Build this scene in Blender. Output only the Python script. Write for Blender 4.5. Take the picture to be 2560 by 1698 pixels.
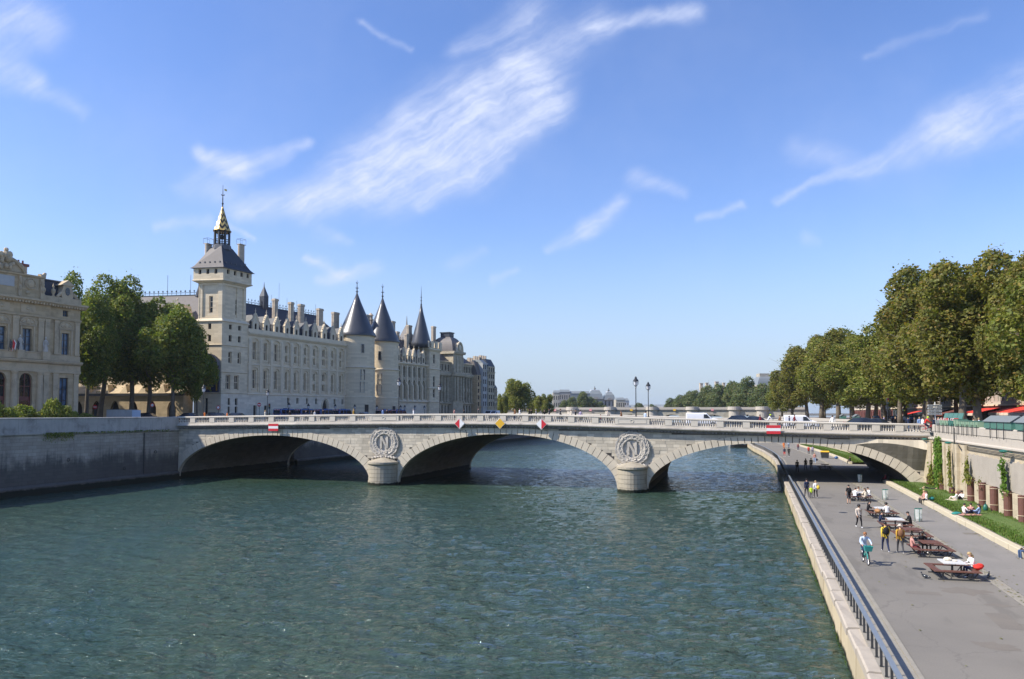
import bpy, bmesh, math, random
import numpy as np
from mathutils import Vector, Matrix, noise as mnoise
R = math.radians
random.seed(7)
for o in list(bpy.data.objects): bpy.data.objects.remove(o)
sc = bpy.context.scene
col = sc.collection

# ---------------------------------------------------------------- camera
# world frame: x along the stone bridge (towards the right bank), y downstream, z up, water level = 0
CAM = (49.7, -97.57, 9.75); YAW = R(17.5); PIT = R(2.5)
cam = bpy.data.cameras.new('camera'); camo = bpy.data.objects.new('camera', cam); col.objects.link(camo)
camo.location = CAM; camo.rotation_euler = (R(90) + PIT, 0, YAW)
cam.sensor_width = 36; cam.lens = 36 * 1923 / 2560; cam.shift_y = 0.03908
cam.clip_start = 0.5; cam.clip_end = 9000
sc.camera = camo

# ---------------------------------------------------------------- light
SUN_EL = R(43); SUN_DIR = (0.875, 0.485)                 # horizontal direction in which the light travels
sun = bpy.data.lights.new('sun', 'SUN'); suno = bpy.data.objects.new('sun', sun); col.objects.link(suno)
sun.energy = 2.95; sun.angle = R(0.53); sun.color = (1.0, 0.93, 0.82)
_l = Vector((SUN_DIR[0] * math.cos(SUN_EL), SUN_DIR[1] * math.cos(SUN_EL), -math.sin(SUN_EL)))
suno.rotation_euler = _l.to_track_quat('-Z', 'Y').to_euler()
suno.location = (0, -50, 120)

class NT:
    """tiny helper round a node tree"""
    def __init__(s, nt):
        s.nt = nt; s.n = nt.nodes; s.l = nt.links
    def new(s, typ, _props=None, **inp):
        nd = s.n.new('ShaderNode' + typ)
        for k, v in (_props or {}).items(): setattr(nd, k, v)
        for k, v in inp.items():
            i = nd.inputs[int(k[1:])] if k[0] == 'i' and k[1:].isdigit() else nd.inputs[k.replace('_', ' ')]
            s.put(i, v)
        return nd
    def put(s, i, v):
        if isinstance(v, bpy.types.NodeSocket): s.l.new(v, i)
        elif isinstance(v, bpy.types.Node): s.l.new(v.outputs[0], i)
        else:
            if i.type == 'RGBA' and not hasattr(v, '__len__'): v = (v, v, v, 1)
            elif i.type == 'RGBA' and len(v) == 3: v = (*v, 1)
            i.default_value = v
    def math(s, op, a, b=0.0, c=None, clamp=False):
        nd = s.n.new('ShaderNodeMath'); nd.operation = op; nd.use_clamp = clamp
        s.put(nd.inputs[0], a); s.put(nd.inputs[1], b)
        if c is not None: s.put(nd.inputs[2], c)
        return nd.outputs[0]
    def vmath(s, op, a, b=(0, 0, 0), out=0):
        nd = s.n.new('ShaderNodeVectorMath'); nd.operation = op
        s.put(nd.inputs[0], a); s.put(nd.inputs[1], b)
        return nd.outputs[out]
    def mix(s, f, a, b, blend='MIX'):
        nd = s.n.new('ShaderNodeMix'); nd.data_type = 'RGBA'; nd.blend_type = blend
        s.put(nd.inputs[0], f); s.put(nd.inputs[6], a); s.put(nd.inputs[7], b)
        return nd.outputs[2]
    def ramp(s, v, lo, hi, o0=0.0, o1=1.0, smooth=True):
        nd = s.n.new('ShaderNodeMapRange')
        if smooth: nd.interpolation_type = 'SMOOTHSTEP'
        s.put(nd.inputs[0], v); s.put(nd.inputs[1], lo); s.put(nd.inputs[2], hi); s.put(nd.inputs[3], o0); s.put(nd.inputs[4], o1)
        return nd.outputs[0]
    def noise(s, vec, scale, detail=4, rough=0.55, out=0, dist=0.0):
        nd = s.new('TexNoise', Scale=scale, Detail=detail, Roughness=rough, Distortion=dist)
        if vec is not None: s.put(nd.inputs['Vector'], vec)
        return nd.outputs[out]
    def xyz(s, v):
        nd = s.n.new('ShaderNodeSeparateXYZ'); s.put(nd.inputs[0], v); return nd.outputs
    def cxyz(s, x=0., y=0., z=0.):
        nd = s.n.new('ShaderNodeCombineXYZ'); s.put(nd.inputs[0], x); s.put(nd.inputs[1], y); s.put(nd.inputs[2], z); return nd.outputs[0]

# ---------------------------------------------------------------- sky: Nishita plus drawn-out cirrus
world = bpy.data.worlds.new('World'); sc.world = world; world.use_nodes = True
w = NT(world.node_tree); w.n.clear()
sky = w.new('TexSky', dict(sky_type='NISHITA', sun_disc=False, sun_elevation=SUN_EL, altitude=60, air_density=1.15, dust_density=0.35, ozone_density=3.2))
sky.sun_rotation = math.atan2(-SUN_DIR[0], -SUN_DIR[1])
tc = w.new('TexCoord')
F_ = Vector((-math.sin(YAW), math.cos(YAW), 0)); R_ = Vector((math.cos(YAW), math.sin(YAW), 0))   # fixed compass axes
dF = w.vmath('DOT_PRODUCT', tc.outputs['Generated'], F_, 1); dR = w.vmath('DOT_PRODUCT', tc.outputs['Generated'], R_, 1)
dZ = w.xyz(tc.outputs['Generated'])[2]
dFc = w.math('MAXIMUM', dF, 0.05)
su = w.math('DIVIDE', dR, dFc); sv = w.math('DIVIDE', dZ, dFc)      # tangent-plane coordinates of the western sky
sp = w.cxyz(su, sv, 0)
wa = w.noise(sp, 5.5, 4, 0.6, 1); wa2 = w.noise(sp, 24, 4, 0.65, 1)
warp = w.vmath('MULTIPLY', w.vmath('SUBTRACT', wa, (.5, .5, .5)), (.06, .06, 0))
warp2 = w.vmath('MULTIPLY', w.vmath('SUBTRACT', wa2, (.5, .5, .5)), (.012, .012, 0))
spw = w.vmath('ADD', sp, w.vmath('ADD', warp, warp2))
spx = w.xyz(spw)
def streak(ax, ay, bx, by, wa_, wb_, st):
    """a cirrus fibre band between two sky points (given as photo angles), soft edged"""
    a = ((ax - 1280) / 1923, (1033 - ay) / 1923); b = ((bx - 1280) / 1923, (1033 - by) / 1923)
    d = (b[0] - a[0], b[1] - a[1]); L2 = d[0] ** 2 + d[1] ** 2
    px = w.math('SUBTRACT', spx[0], a[0]); py = w.math('SUBTRACT', spx[1], a[1])
    h = w.math('MULTIPLY_ADD', py, d[1] / L2, w.math('MULTIPLY', px, d[0] / L2))
    h = w.math('MINIMUM', w.math('MAXIMUM', h, 0.), 1.)
    qx = w.math('SUBTRACT', px, w.math('MULTIPLY', h, d[0])); qy = w.math('SUBTRACT', py, w.math('MULTIPLY', h, d[1]))
    dist = w.math('SQRT', w.math('MULTIPLY_ADD', qx, qx, w.math('MULTIPLY', qy, qy)))
    wd = w.math('MULTIPLY_ADD', h, (wb_ - wa_) / 1923, wa_ / 1923)
    return w.math('MULTIPLY', w.math('POWER', w.ramp(w.math('DIVIDE', dist, wd), 2.25, 0.0), 1.6), st)
STREAKS = [(600, 525, 760, 500, 26, 45, .55), (760, 505, 960, 420, 45, 85, .75), (930, 430, 1150, 320, 85, 105, .8), (1120, 330, 1330, 190, 100, 75, .62), (1040, 500, 1240, 380, 24, 34, .7), (1240, 385, 1370, 240, 34, 44, .7),
    (1370, 250, 1290, 130, 45, 30, .5), (1290, 180, 1500, 30, 60, 42, .42), (1140, 110, 1330, 20, 22, 60, .42), (1480, 35, 1760, -10, 16, 22, .55), (1000, 300, 1290, 150, 35, 45, .4), (620, 530, 540, 480, 20, 40, .3),
    (500, 365, 600, 425, 16, 30, .75), (590, 420, 760, 345, 30, 14, .55), (470, 470, 520, 420, 30, 20, .3), (0, 25, 90, 60, 60, 42, .6), (-60, 120, 60, 190, 70, 30, .45), (50, 180, 190, 255, 26, 16, .3),
    (1960, 490, 2200, 405, 10, 18, .42), (2200, 405, 2430, 310, 20, 52, .5), (2400, 330, 2640, 220, 55, 75, .62), (2000, 350, 2170, 420, 26, 30, .26), (1370, 625, 1470, 570, 10, 22, .42), (1470, 570, 1550, 490, 22, 16, .6), (1590, 440, 1700, 480, 26, 14, .34),
    (1740, 550, 1870, 500, 9, 10, .36), (760, 640, 860, 690, 9, 14, .55), (800, 700, 930, 680, 12, 16, .45), (790, 590, 860, 610, 18, 10, .3), (900, 40, 1030, 100, 9, 8, .26), (2180, 130, 2480, 10, 10, 16, .18), (1230, 705, 1290, 680, 9, 8, .32), (1130, 670, 1200, 640, 18, 14, .22), (560, 560, 630, 600, 8, 8, .4), (380, 570, 520, 560, 10, 14, .3), (2030, 590, 2060, 600, 16, 10, .25)]
msum = None
for s_ in STREAKS:
    m_ = streak(*s_)
    msum = m_ if msum is None else w.math('SUBTRACT', w.math('ADD', msum, m_), w.math('MULTIPLY', msum, m_))
rot = w.new('VectorRotate', dict(rotation_type='Z_AXIS'), Vector=spw, Angle=R(-31))
fib = w.noise(w.vmath('MULTIPLY', rot.outputs[0], (8, 60, 1)), 1.0, 7, 0.66)
fib2 = w.noise(w.vmath('MULTIPLY', spw, (13, 17, 1)), 1.0, 7, 0.64)
tex = w.math('MULTIPLY_ADD', w.ramp(fib, .32, .72), .58, w.math('MULTIPLY', w.ramp(fib2, .32, .72), .5))
cl = w.math('MULTIPLY', msum, w.math('MULTIPLY_ADD', tex, .9, .32), clamp=True)
front = w.ramp(dF, .08, .3)
cl = w.math('MULTIPLY', cl, front)
# the same thin cirrus goes on over the rest of the dome
domev = w.vmath('DIVIDE', tc.outputs['Generated'], w.cxyz(w.math('ADD', dZ, .3), w.math('ADD', dZ, .3), w.math('ADD', dZ, .3)))
other = w.ramp(w.noise(w.vmath('MULTIPLY', domev, (1.2, 3.2, 1)), 1.6, 6, .6), .52, .85, 0, .5)
other = w.math('MULTIPLY', other, w.math('MULTIPLY', w.math('SUBTRACT', 1., front), w.ramp(dZ, .05, .3)))
cl = w.math('ADD', cl, other, clamp=True)
veil = w.math('MULTIPLY', w.ramp(w.noise(spw, 2.2, 5, .6), .4, .8), w.math('MULTIPLY', front, .13))
cl = w.math('ADD', cl, veil, clamp=True)
SKY_S = 0.1
hs = w.new('HueSaturation', Saturation=1.1, Value=1.0, Color=sky.outputs[0])
# pale blue summer haze towards the horizon, all the way round
hz = w.ramp(dZ, -.04, .24, 1.0, 0.0)
skyt = w.mix(1.0, hs.outputs[0], (.77, .735, .90), 'MULTIPLY')
skyb = w.mix(hz, skyt, (2.05, 2.65, 3.4))
skyc = w.mix(cl, skyb, (3.3, 3.65, 4.7))
bg = w.new('Background', Color=skyc, Strength=SKY_S)
wo = w.new('OutputWorld'); w.l.new(bg.outputs[0], wo.inputs[0])

vs = sc.view_settings; vs.view_transform = 'Standard'; vs.look = 'None'; vs.gamma = 1; vs.use_curve_mapping = False; vs.exposure = 1.2
sc.display_settings.display_device = 'sRGB'
cy = sc.cycles
cy.max_bounces = 7; cy.diffuse_bounces = 4; cy.glossy_bounces = 3; cy.transmission_bounces = 3; cy.volume_bounces = 0; cy.transparent_max_bounces = 6
cy.caustics_reflective = False; cy.caustics_refractive = False; cy.use_denoising = True; cy.sample_clamp_indirect = 6
try: cy.denoiser = 'OPENIMAGEDENOISE'
except Exception: pass

# ---------------------------------------------------------------- measuring helpers (survey lines of the photo -> metres in the world)
PY_ = 949.04
def ray(x, y):
    a = (x - 1280) / 1923; b = -(y - PY_) / 1923
    d = (a, math.cos(PIT) - b * math.sin(PIT), math.sin(PIT) + b * math.cos(PIT))
    c, s = math.cos(YAW), math.sin(YAW)
    return (d[0] * c - d[1] * s, d[0] * s + d[1] * c, d[2])
def atz(x, y, z):
    d = ray(x, y); t = (z - CAM[2]) / d[2]; return Vector((CAM[0] + t * d[0], CAM[1] + t * d[1], z))
def onplane(px, py, o, dv, off=0.0):
    """survey: (distance along, height) where the sight line meets the vertical plane through o along dv, moved off metres to its left"""
    L = math.hypot(*dv); dx, dy = dv[0] / L, dv[1] / L
    ox, oy = o[0] - dy * off, o[1] + dx * off
    d = ray(px, py); det = d[0] * -dy + dx * d[1]
    bx, by = ox - CAM[0], oy - CAM[1]
    k = (bx * -dy + dx * by) / det; t = (d[0] * by - d[1] * bx) / det
    return t, CAM[2] + k * d[2]

# ---------------------------------------------------------------- mesh helpers
class MB:
    def __init__(s, T=None): s.v = []; s.f = []; s.m = []; s.T = T
    def V(s, *pts):
        i = len(s.v); s.v.extend([tuple(p) for p in pts]); return list(range(i, i + len(pts)))
    def poly(s, pts, m=0):
        s.f.append(s.V(*pts)); s.m.append(m)
    def box(s, x0, x1, y0, y1, z0, z1, m=0):
        i = s.V((x0, y0, z0), (x1, y0, z0), (x1, y1, z0), (x0, y1, z0), (x0, y0, z1), (x1, y0, z1), (x1, y1, z1), (x0, y1, z1))
        for q in ((0, 3, 2, 1), (4, 5, 6, 7), (0, 1, 5, 4), (1, 2, 6, 5), (2, 3, 7, 6), (3, 0, 4, 7)):
            s.f.append([i[k] for k in q]); s.m.append(m)
        return s
    def loft(s, rings, m=0, closed=True, cap0=True, cap1=True):
        ids = [s.V(*r) for r in rings]; n = len(rings[0])
        for a, b in zip(ids[:-1], ids[1:]):
            for k in range(n if closed else n - 1):
                j = (k + 1) % n; s.f.append([a[k], a[j], b[j], b[k]]); s.m.append(m)
        if closed and cap0: s.f.append(ids[0][::-1]); s.m.append(m)
        if closed and cap1: s.f.append(ids[-1]); s.m.append(m)
        return s
    def prism(s, pts, z0, z1, m=0):
        return s.loft([[(x, y, z0) for x, y in pts], [(x, y, z1) for x, y in pts]], m)
    def yprism(s, pts, y0, y1, m=0):
        return s.loft([[(x, y0, z) for x, z in pts], [(x, y1, z) for x, z in pts]], m)
    def xprism(s, pts, x0, x1, m=0):
        return s.loft([[(x0, y, z) for y, z in pts], [(x1, y, z) for y, z in pts]], m)
    def lathe(s, prof, n=12, c=(0, 0), m=0, a0=0.0, a1=2 * math.pi, cap=True):
        full = abs(a1 - a0 - 2 * math.pi) < 1e-6; k = n if full else n + 1
        return s.loft([[(c[0] + r * math.cos(a0 + (a1 - a0) * i / n), c[1] + r * math.sin(a0 + (a1 - a0) * i / n), z) for i in range(k)] for r, z in prof], m, True, cap, cap)
    def tube(s, pts, r, n=6, m=0, cap=True):
        pts = [Vector(p) for p in pts]; rr = r if hasattr(r, '__len__') else [r] * len(pts); rings = []
        for i, p in enumerate(pts):
            t = (pts[min(i + 1, len(pts) - 1)] - pts[max(i - 1, 0)])
            t = t.normalized() if t.length > 1e-9 else Vector((0, 0, 1))
            a = t.cross(Vector((0, 0, 1)) if abs(t.z) < .9 else Vector((1, 0, 0))).normalized(); b = t.cross(a)
            rings.append([p + (a * math.cos(2 * math.pi * k / n) + b * math.sin(2 * math.pi * k / n)) * rr[i] for k in range(n)])
        return s.loft(rings, m, True, cap, cap)
    def ball(s, c, r, n=8, k=5, m=0):
        r = r if hasattr(r, '__len__') else (r, r, r)
        rings = []
        for j in range(k + 1):
            t = math.pi * (j + .02) / (k + .04); q = max(math.sin(t), .02)
            rings.append([(c[0] + r[0] * q * math.cos(2 * math.pi * i / n), c[1] + r[1] * q * math.sin(2 * math.pi * i / n), c[2] - r[2] * math.cos(t)) for i in range(n)])
        return s.loft(rings, m)
    def add(s, o, M=None):
        i = len(s.v); s.v.extend([tuple(M @ Vector(p)) if M is not None else p for p in o.v])
        s.f.extend([[k + i for k in f] for f in o.f]); s.m.extend(o.m); return s
    def mesh(s, name, mats, smooth=False):
        me = bpy.data.meshes.new(name)
        v = [s.T(*p) for p in s.v] if s.T else s.v
        me.from_pydata([tuple(p) for p in v], [], s.f)
        for mt in (mats if isinstance(mats, (list, tuple)) else [mats]): me.materials.append(mt)
        if max(s.m, default=0) > 0: me.polygons.foreach_set('material_index', s.m)
        if smooth: me.polygons.foreach_set('use_smooth', [True] * len(me.polygons))
        me.update(); return me
    def build(s, name, mats, parent=None, loc=(0, 0, 0), rz=0.0, smooth=False, kind=None):
        return link(name, s.mesh(name, mats, smooth), parent, loc, rz, kind)
def link(name, me, parent=None, loc=(0, 0, 0), rz=0.0, kind=None):
    o = bpy.data.objects.new(name, me); col.objects.link(o)
    o.location = loc; o.rotation_euler = (0, 0, rz)
    if parent is not None: o.parent = parent
    if kind: o['kind'] = kind
    return o
def tag(o, label, cat, group=None):
    o['label'] = label; o['category'] = cat
    if group: o['group'] = group
    return o
def thing(name, label, cat, loc=(0, 0, 0), rz=0.0, group=None):
    return tag(link(name, None, None, loc, rz), label, cat, group)
KIDS = {}
def dup(root, loc, rz, label, group=None, scale=None):
    """copy a thing with its parts and sub-parts (mesh data shared)"""
    r = root.copy(); col.objects.link(r); r.location = loc; r.rotation_euler = (0, 0, rz); r['label'] = label
    if group: r['group'] = group
    if scale: r.scale = scale if hasattr(scale, '__len__') else (scale,) * 3
    if root.name not in KIDS: KIDS[root.name] = [(c, list(c.children)) for c in root.children]
    for c, gs in KIDS[root.name]:
        d = c.copy(); col.objects.link(d); d.parent = r
        for g in gs:
            e = g.copy(); col.objects.link(e); e.parent = d
    return r
def facegrid(mb, T, L0, L1, H0, H1, holes, depth, m=0, mr=None):
    """a wall face a in [L0,L1], b in [H0,H1] with real rectangular openings and their reveals; T(a, b, c) with c = metres inward"""
    A = sorted({L0, L1, *[h[0] for h in holes], *[h[1] for h in holes]}); B = sorted({H0, H1, *[h[2] for h in holes], *[h[3] for h in holes]})
    A = [a for a in A if L0 <= a <= L1]; B = [b for b in B if H0 <= b <= H1]
    for i in range(len(B) - 1):
        run = None
        for j in range(len(A) - 1):
            ca, cb = (A[j] + A[j + 1]) / 2, (B[i] + B[i + 1]) / 2
            solid = not any(h[0] < ca < h[1] and h[2] < cb < h[3] for h in holes)
            if solid and run is None: run = A[j]
            if run is not None and (not solid or j == len(A) - 2):
                e = A[j + 1] if solid else A[j]
                mb.poly([T(run, B[i], 0), T(e, B[i], 0), T(e, B[i + 1], 0), T(run, B[i + 1], 0)], m); run = None
    for a0, a1, b0, b1 in [h[:4] for h in holes]:
        for p, q in (((a0, b0), (a1, b0)), ((a1, b0), (a1, b1)), ((a1, b1), (a0, b1)), ((a0, b1), (a0, b0))):
            mb.poly([T(*p, 0), T(*q, 0), T(*q, depth), T(*p, depth)], m if mr is None else mr)
def archfill(mb, T, a0, a1, b0, b1, rise, c0=0.0, m=0, pointed=False, depth=0.0, n=8):
    """fills the two upper corners of an opening so that it ends in an arch springing at b1 - rise"""
    mid, hw = (a0 + a1) / 2, (a1 - a0) / 2
    def top(a):
        u = min(1, abs(a - mid) / hw)
        if pointed: return b1 - rise + rise * (1 - u ** 1.6) ** .8
        return b1 - rise + rise * math.sqrt(max(0, 1 - u * u))
    for k in range(n):
        p, q = a0 + (a1 - a0) * k / n, a0 + (a1 - a0) * (k + 1) / n
        mb.poly([T(p, top(p), c0), T(q, top(q), c0), T(q, b1, c0), T(p, b1, c0)], m)
        if depth: mb.poly([T(p, top(p), c0), T(q, top(q), c0), T(q, top(q), depth), T(p, top(p), depth)], m)
def window(T, a0, a1, b0, b1, c, nx, ny, parent, mf, mg, bar=.09, name='window', fr=None):
    """frame + glazing bars as the part, the glass as its sub-part"""
    f = MB(); fr = fr or bar
    def bx(x0, x1, y0, y1, c0, c1):
        p = [T(x, y, z) for z in (c1, c0) for x, y in ((x0, y0), (x1, y0), (x1, y1), (x0, y1))]
        f.loft([p[:4], p[4:]])
    bx(a0, a0 + fr, b0, b1, c - .08, c); bx(a1 - fr, a1, b0, b1, c - .08, c); bx(a0 + fr, a1 - fr, b0, b0 + fr, c - .08, c); bx(a0 + fr, a1 - fr, b1 - fr, b1, c - .08, c)
    for k in range(1, nx): x = a0 + (a1 - a0) * k / nx; bx(x - bar / 2, x + bar / 2, b0 + fr, b1 - fr, c - .1, c)
    for k in range(1, ny): y = b0 + (b1 - b0) * k / ny; bx(a0 + fr, a1 - fr, y - bar / 2, y + bar / 2, c - .09, c)
    o = f.build(name, mf, parent)
    g = MB(); g.poly([T(a0, b0, c + .02), T(a1, b0, c + .02), T(a1, b1, c + .02), T(a0, b1, c + .02)]); g.build('pane', mg, o)
    return o
# ---------------------------------------------------------------- materials
MATS = {}
def newmat(name):
    m = bpy.data.materials.new(name); m.use_nodes = True; t = NT(m.node_tree); t.n.clear()
    p = t.new('BsdfPrincipled'); o = t.new('OutputMaterial'); t.l.new(p.outputs[0], o.inputs[0])
    MATS[name] = m; return m, t, p
def plain(name, c, rough=.6, metal=0.0, var=.12, vs_=1.5, spec=.5, isl=0.0, bump=0.0, emit=None):
    """paint, metal, cloth, bark ...: base colour with soft mottling"""
    m, t, p = newmat(name)
    g = t.new('NewGeometry'); tcn = t.new('TexCoord')
    n = t.noise(tcn.outputs['Object'], vs_, 4, .6)
    f = t.math('MULTIPLY_ADD', n, 2 * var, 1 - var)
    if isl: f = t.math('MULTIPLY', f, t.math('MULTIPLY_ADD', g.outputs['Random Per Island'], 2 * isl, 1 - isl))
    p.inputs['Base Color'].default_value = (*c, 1)
    t.put(p.inputs['Base Color'], t.vmath('MULTIPLY', (*c,), t.cxyz(f, f, f)))
    p.inputs['Roughness'].default_value = rough; p.inputs['Metallic'].default_value = metal
    p.inputs['Specular IOR Level'].default_value = spec
    if bump:
        b = t.new('Bump', Strength=bump, Distance=.05, Height=t.noise(tcn.outputs['Object'], vs_ * 6, 4, .6)); t.l.new(b.outputs[0], p.inputs['Normal'])
    return m
def stone(name, c, c2, bw=.9, bh=.38, joint=.35, grime=.5, gc=(.055, .05, .045), isl=.12, streaks=.4, algae=None, rough=.85, bump=.25, blocks=True, gs=.35, tide=None):
    """ashlar: courses from a brick pattern in wall coordinates, weather stains, run-off streaks; algae = height up to which river growth darkens it"""
    m, t, p = newmat(name)
    pos = t.new('TexCoord').outputs['Object']; g = t.new('NewGeometry')
    x, y, z = t.xyz(pos)
    uv = t.cxyz(t.math('ADD', x, y), z, 0)
    colr = t.mix(t.noise(pos, .8, 5, .6), c, c2)
    hgt = t.noise(pos, 9, 5, .6)
    if blocks:
        br_ = t.new('TexBrick', dict(offset=.5), Vector=uv, Color1=(1, 1, 1, 1), Color2=(.8, .79, .77, 1), Mortar=(1 - joint,) * 3 + (1,), Scale=1.0, Mortar_Size=.016, Mortar_Smooth=.4, Bias=0.0, Brick_Width=bw, Row_Height=bh)
        colr = t.mix(1.0, colr, br_.outputs[0], 'MULTIPLY')
        hgt = t.math('ADD', t.math('MULTIPLY', hgt, .5), t.math('MULTIPLY', br_.outputs[1], -1.0))
    if isl:
        f = t.math('MULTIPLY_ADD', g.outputs['Random Per Island'], 2 * isl, 1 - isl); colr = t.mix(1.0, colr, t.cxyz(f, f, f), 'MULTIPLY')
    big = t.ramp(t.noise(pos, gs, 6, .65, dist=.3), .45, .75)
    stv = t.cxyz(t.math('MULTIPLY', t.math('ADD', x, y), 1.6), 0., t.math('MULTIPLY', z, .09))
    st_ = t.ramp(t.noise(stv, 1.0, 5, .7), .5, .8)
    dirt = t.math('ADD', t.math('MULTIPLY', big, grime), t.math('MULTIPLY', st_, streaks), clamp=True)
    colr = t.mix(dirt, colr, t.mix(.25, gc, colr))
    if tide is not None:
        nz = t.math('ADD', z, t.math('MULTIPLY', t.math('SUBTRACT', t.noise(pos, .35, 6, .7), .5), 4.5)); nz = t.math('ADD', nz, t.math('MULTIPLY', t.math('SUBTRACT', t.noise(stv, 1.6, 4, .6), .5), 3.0))
        colr = t.mix(t.ramp(nz, tide + 1.0, tide - 1.0, 0, .78), colr, (.055, .053, .05))
    if algae is not None:
        nz = t.math('ADD', z, t.math('MULTIPLY', t.math('SUBTRACT', t.noise(pos, 1.3, 4, .7), .5), .55))
        colr = t.mix(t.ramp(nz, algae + .12, algae - .1), colr, (.016, .02, .012))
    t.put(p.inputs['Base Color'], colr); p.inputs['Roughness'].default_value = rough; p.inputs['Specular IOR Level'].default_value = .25
    b = t.new('Bump', Strength=bump, Distance=.04, Height=hgt); t.l.new(b.outputs[0], p.inputs['Normal'])
    return m
def leafmat(name, c1, c2, c3, trans=.3):
    m, t, p = newmat(name)
    g = t.new('NewGeometry'); pos = t.new('TexCoord').outputs['Object']
    r = g.outputs['Random Per Island']
    n = t.noise(pos, .55, 3, .6)
    c = t.mix(t.ramp(n, .35, .68), c1, c2)
    c = t.mix(t.ramp(r, .72, .98), c, c3)
    f = t.math('MULTIPLY_ADD', t.math('FRACT', t.math('MULTIPLY', r, 17.3)), .7, .65)
    c = t.mix(1.0, c, t.cxyz(f, f, f), 'MULTIPLY')
    t.put(p.inputs['Base Color'], c); p.inputs['Roughness'].default_value = .55; p.inputs['Specular IOR Level'].default_value = .3
    tr = t.new('BsdfTranslucent'); t.put(tr.inputs[0], t.mix(1.0, c, (1.25, 1.35, .6), 'MULTIPLY'))
    mx = t.new('MixShader', i0=trans, i1=p.outputs[0], i2=tr.outputs[0])
    out = [n_ for n_ in t.n if n_.type == 'OUTPUT_MATERIAL'][0]; t.l.new(mx.outputs[0], out.inputs[0])
    return m
def glassmat(name, c, rough=.08):
    m, t, p = newmat(name); g = t.new('NewGeometry')
    n = t.noise(g.outputs['Position'], .9, 2, .5)
    t.put(p.inputs['Base Color'], t.mix(t.ramp(n, .4, .65), c, tuple(k * 2.2 for k in c)))
    p.inputs['Roughness'].default_value = rough; p.inputs['Specular IOR Level'].default_value = .6
    return m

M_BR = stone('bridge_stone', (.62, .55, .43), (.47, .42, .335), .95, .4, .3, .42, gc=(.10, .095, .085), isl=.2, streaks=.3, algae=.3, blocks=False, bump=.35, gs=.5)
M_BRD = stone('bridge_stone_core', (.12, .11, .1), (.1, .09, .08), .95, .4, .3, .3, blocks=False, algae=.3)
M_VOUS = stone('voussoir_stone', (.64, .565, .44), (.54, .475, .37), blocks=False, grime=.32, gc=(.14, .13, .11), isl=.2, streaks=.25, bump=.3, algae=.3)
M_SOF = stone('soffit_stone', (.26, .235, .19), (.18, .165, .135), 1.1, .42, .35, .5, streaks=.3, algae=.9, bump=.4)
M_BAL = stone('balustrade_stone', (.62, .57, .48), (.55, .50, .42), blocks=False, grime=.1, isl=.08, streaks=.12, bump=.15)
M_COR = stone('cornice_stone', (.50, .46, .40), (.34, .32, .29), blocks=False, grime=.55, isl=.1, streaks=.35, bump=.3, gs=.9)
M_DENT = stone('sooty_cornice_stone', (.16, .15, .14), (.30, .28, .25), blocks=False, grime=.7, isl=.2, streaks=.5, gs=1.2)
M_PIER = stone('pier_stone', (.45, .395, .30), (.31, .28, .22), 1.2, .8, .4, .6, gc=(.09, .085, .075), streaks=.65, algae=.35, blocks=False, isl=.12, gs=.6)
M_CARV = stone('carved_stone', (.56, .51, .43), (.44, .41, .36), blocks=False, grime=.4, isl=.15, streaks=.1, gs=1.6)
M_LQ = stone('left_quay_stone', (.50, .44, .36), (.36, .32, .265), 1.15, .42, .5, .6, gc=(.09, .085, .08), streaks=.6, algae=.75, tide=4.0, gs=.22, bump=.4)
M_LQP = stone('left_parapet_stone', (.50, .47, .42), (.34, .32, .29), 1.6, .6, .3, .7, streaks=.4, gs=.6, blocks=False, isl=.15)
M_RQ = stone('river_wall_stone', (.52, .44, .29), (.44, .37, .25), 2.2, 1.0, .2, .15, gc=(.2, .15, .09), streaks=.3, algae=.18, blocks=False, isl=.1, gs=.8)
M_COPE = stone('coping_stone', (.45, .395, .32), (.35, .31, .255), blocks=False, grime=.3, gc=(.2, .16, .13), isl=.24, streaks=.0, bump=.3, gs=1.5)
M_RW = stone('retaining_wall_stone', (.56, .48, .345), (.49, .42, .30), 1.1, .42, .22, .14, gc=(.28, .21, .14), streaks=.35, isl=.1, gs=.5)
M_RWP = stone('pale_parapet_stone', (.47, .425, .36), (.42, .38, .32), 1.8, .55, .22, .1, gc=(.3, .26, .22), streaks=.12, blocks=False, isl=.08)
M_CEM = stone('cement_render', (.40, .36, .30), (.34, .305, .255), blocks=False, grime=.3, gc=(.16, .14, .12), streaks=.35, isl=0, gs=.6)
M_PAL = stone('palace_stone', (.82, .69, .485), (.73, .615, .435), 1.3, .45, .16, .14, gc=(.26, .235, .195), streaks=.16, isl=0, gs=.25, bump=.2)
M_PALT = stone('palace_trim_stone', (.78, .66, .475), (.66, .56, .40), blocks=False, grime=.35, gc=(.17, .16, .145), streaks=.2, isl=.06, gs=.5)
M_PALB = stone('palace_base_stone', (.82, .73, .575), (.75, .67, .53), 1.3, .5, .12, .12, gc=(.3, .28, .25), streaks=.15, isl=0, gs=.3, bump=.15)
M_COM = stone('commerce_stone', (.60, .465, .285), (.49, .385, .24), 1.2, .5, .2, .45, gc=(.17, .135, .095), streaks=.3, isl=0, gs=.4)
M_COMT = stone('commerce_trim', (.58, .46, .295), (.45, .365, .245), blocks=False, grime=.55, gc=(.13, .11, .085), streaks=.3, isl=.12, gs=.7)
M_COURT = stone('court_stone', (.60, .52, .38), (.48, .42, .31), 1.1, .45, .18, .45, gc=(.13, .12, .10), streaks=.35, isl=0, gs=.45)
M_CHIM = stone('chimney_stone', (.62, .52, .40), (.54, .46, .36), .8, .3, .15, .12, streaks=.2, isl=.05)
M_FAR = stone('far_stone', (.40, .37, .33), (.34, .32, .29), 2, .8, .1, .15, streaks=.2, isl=.12, gs=.1)
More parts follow.
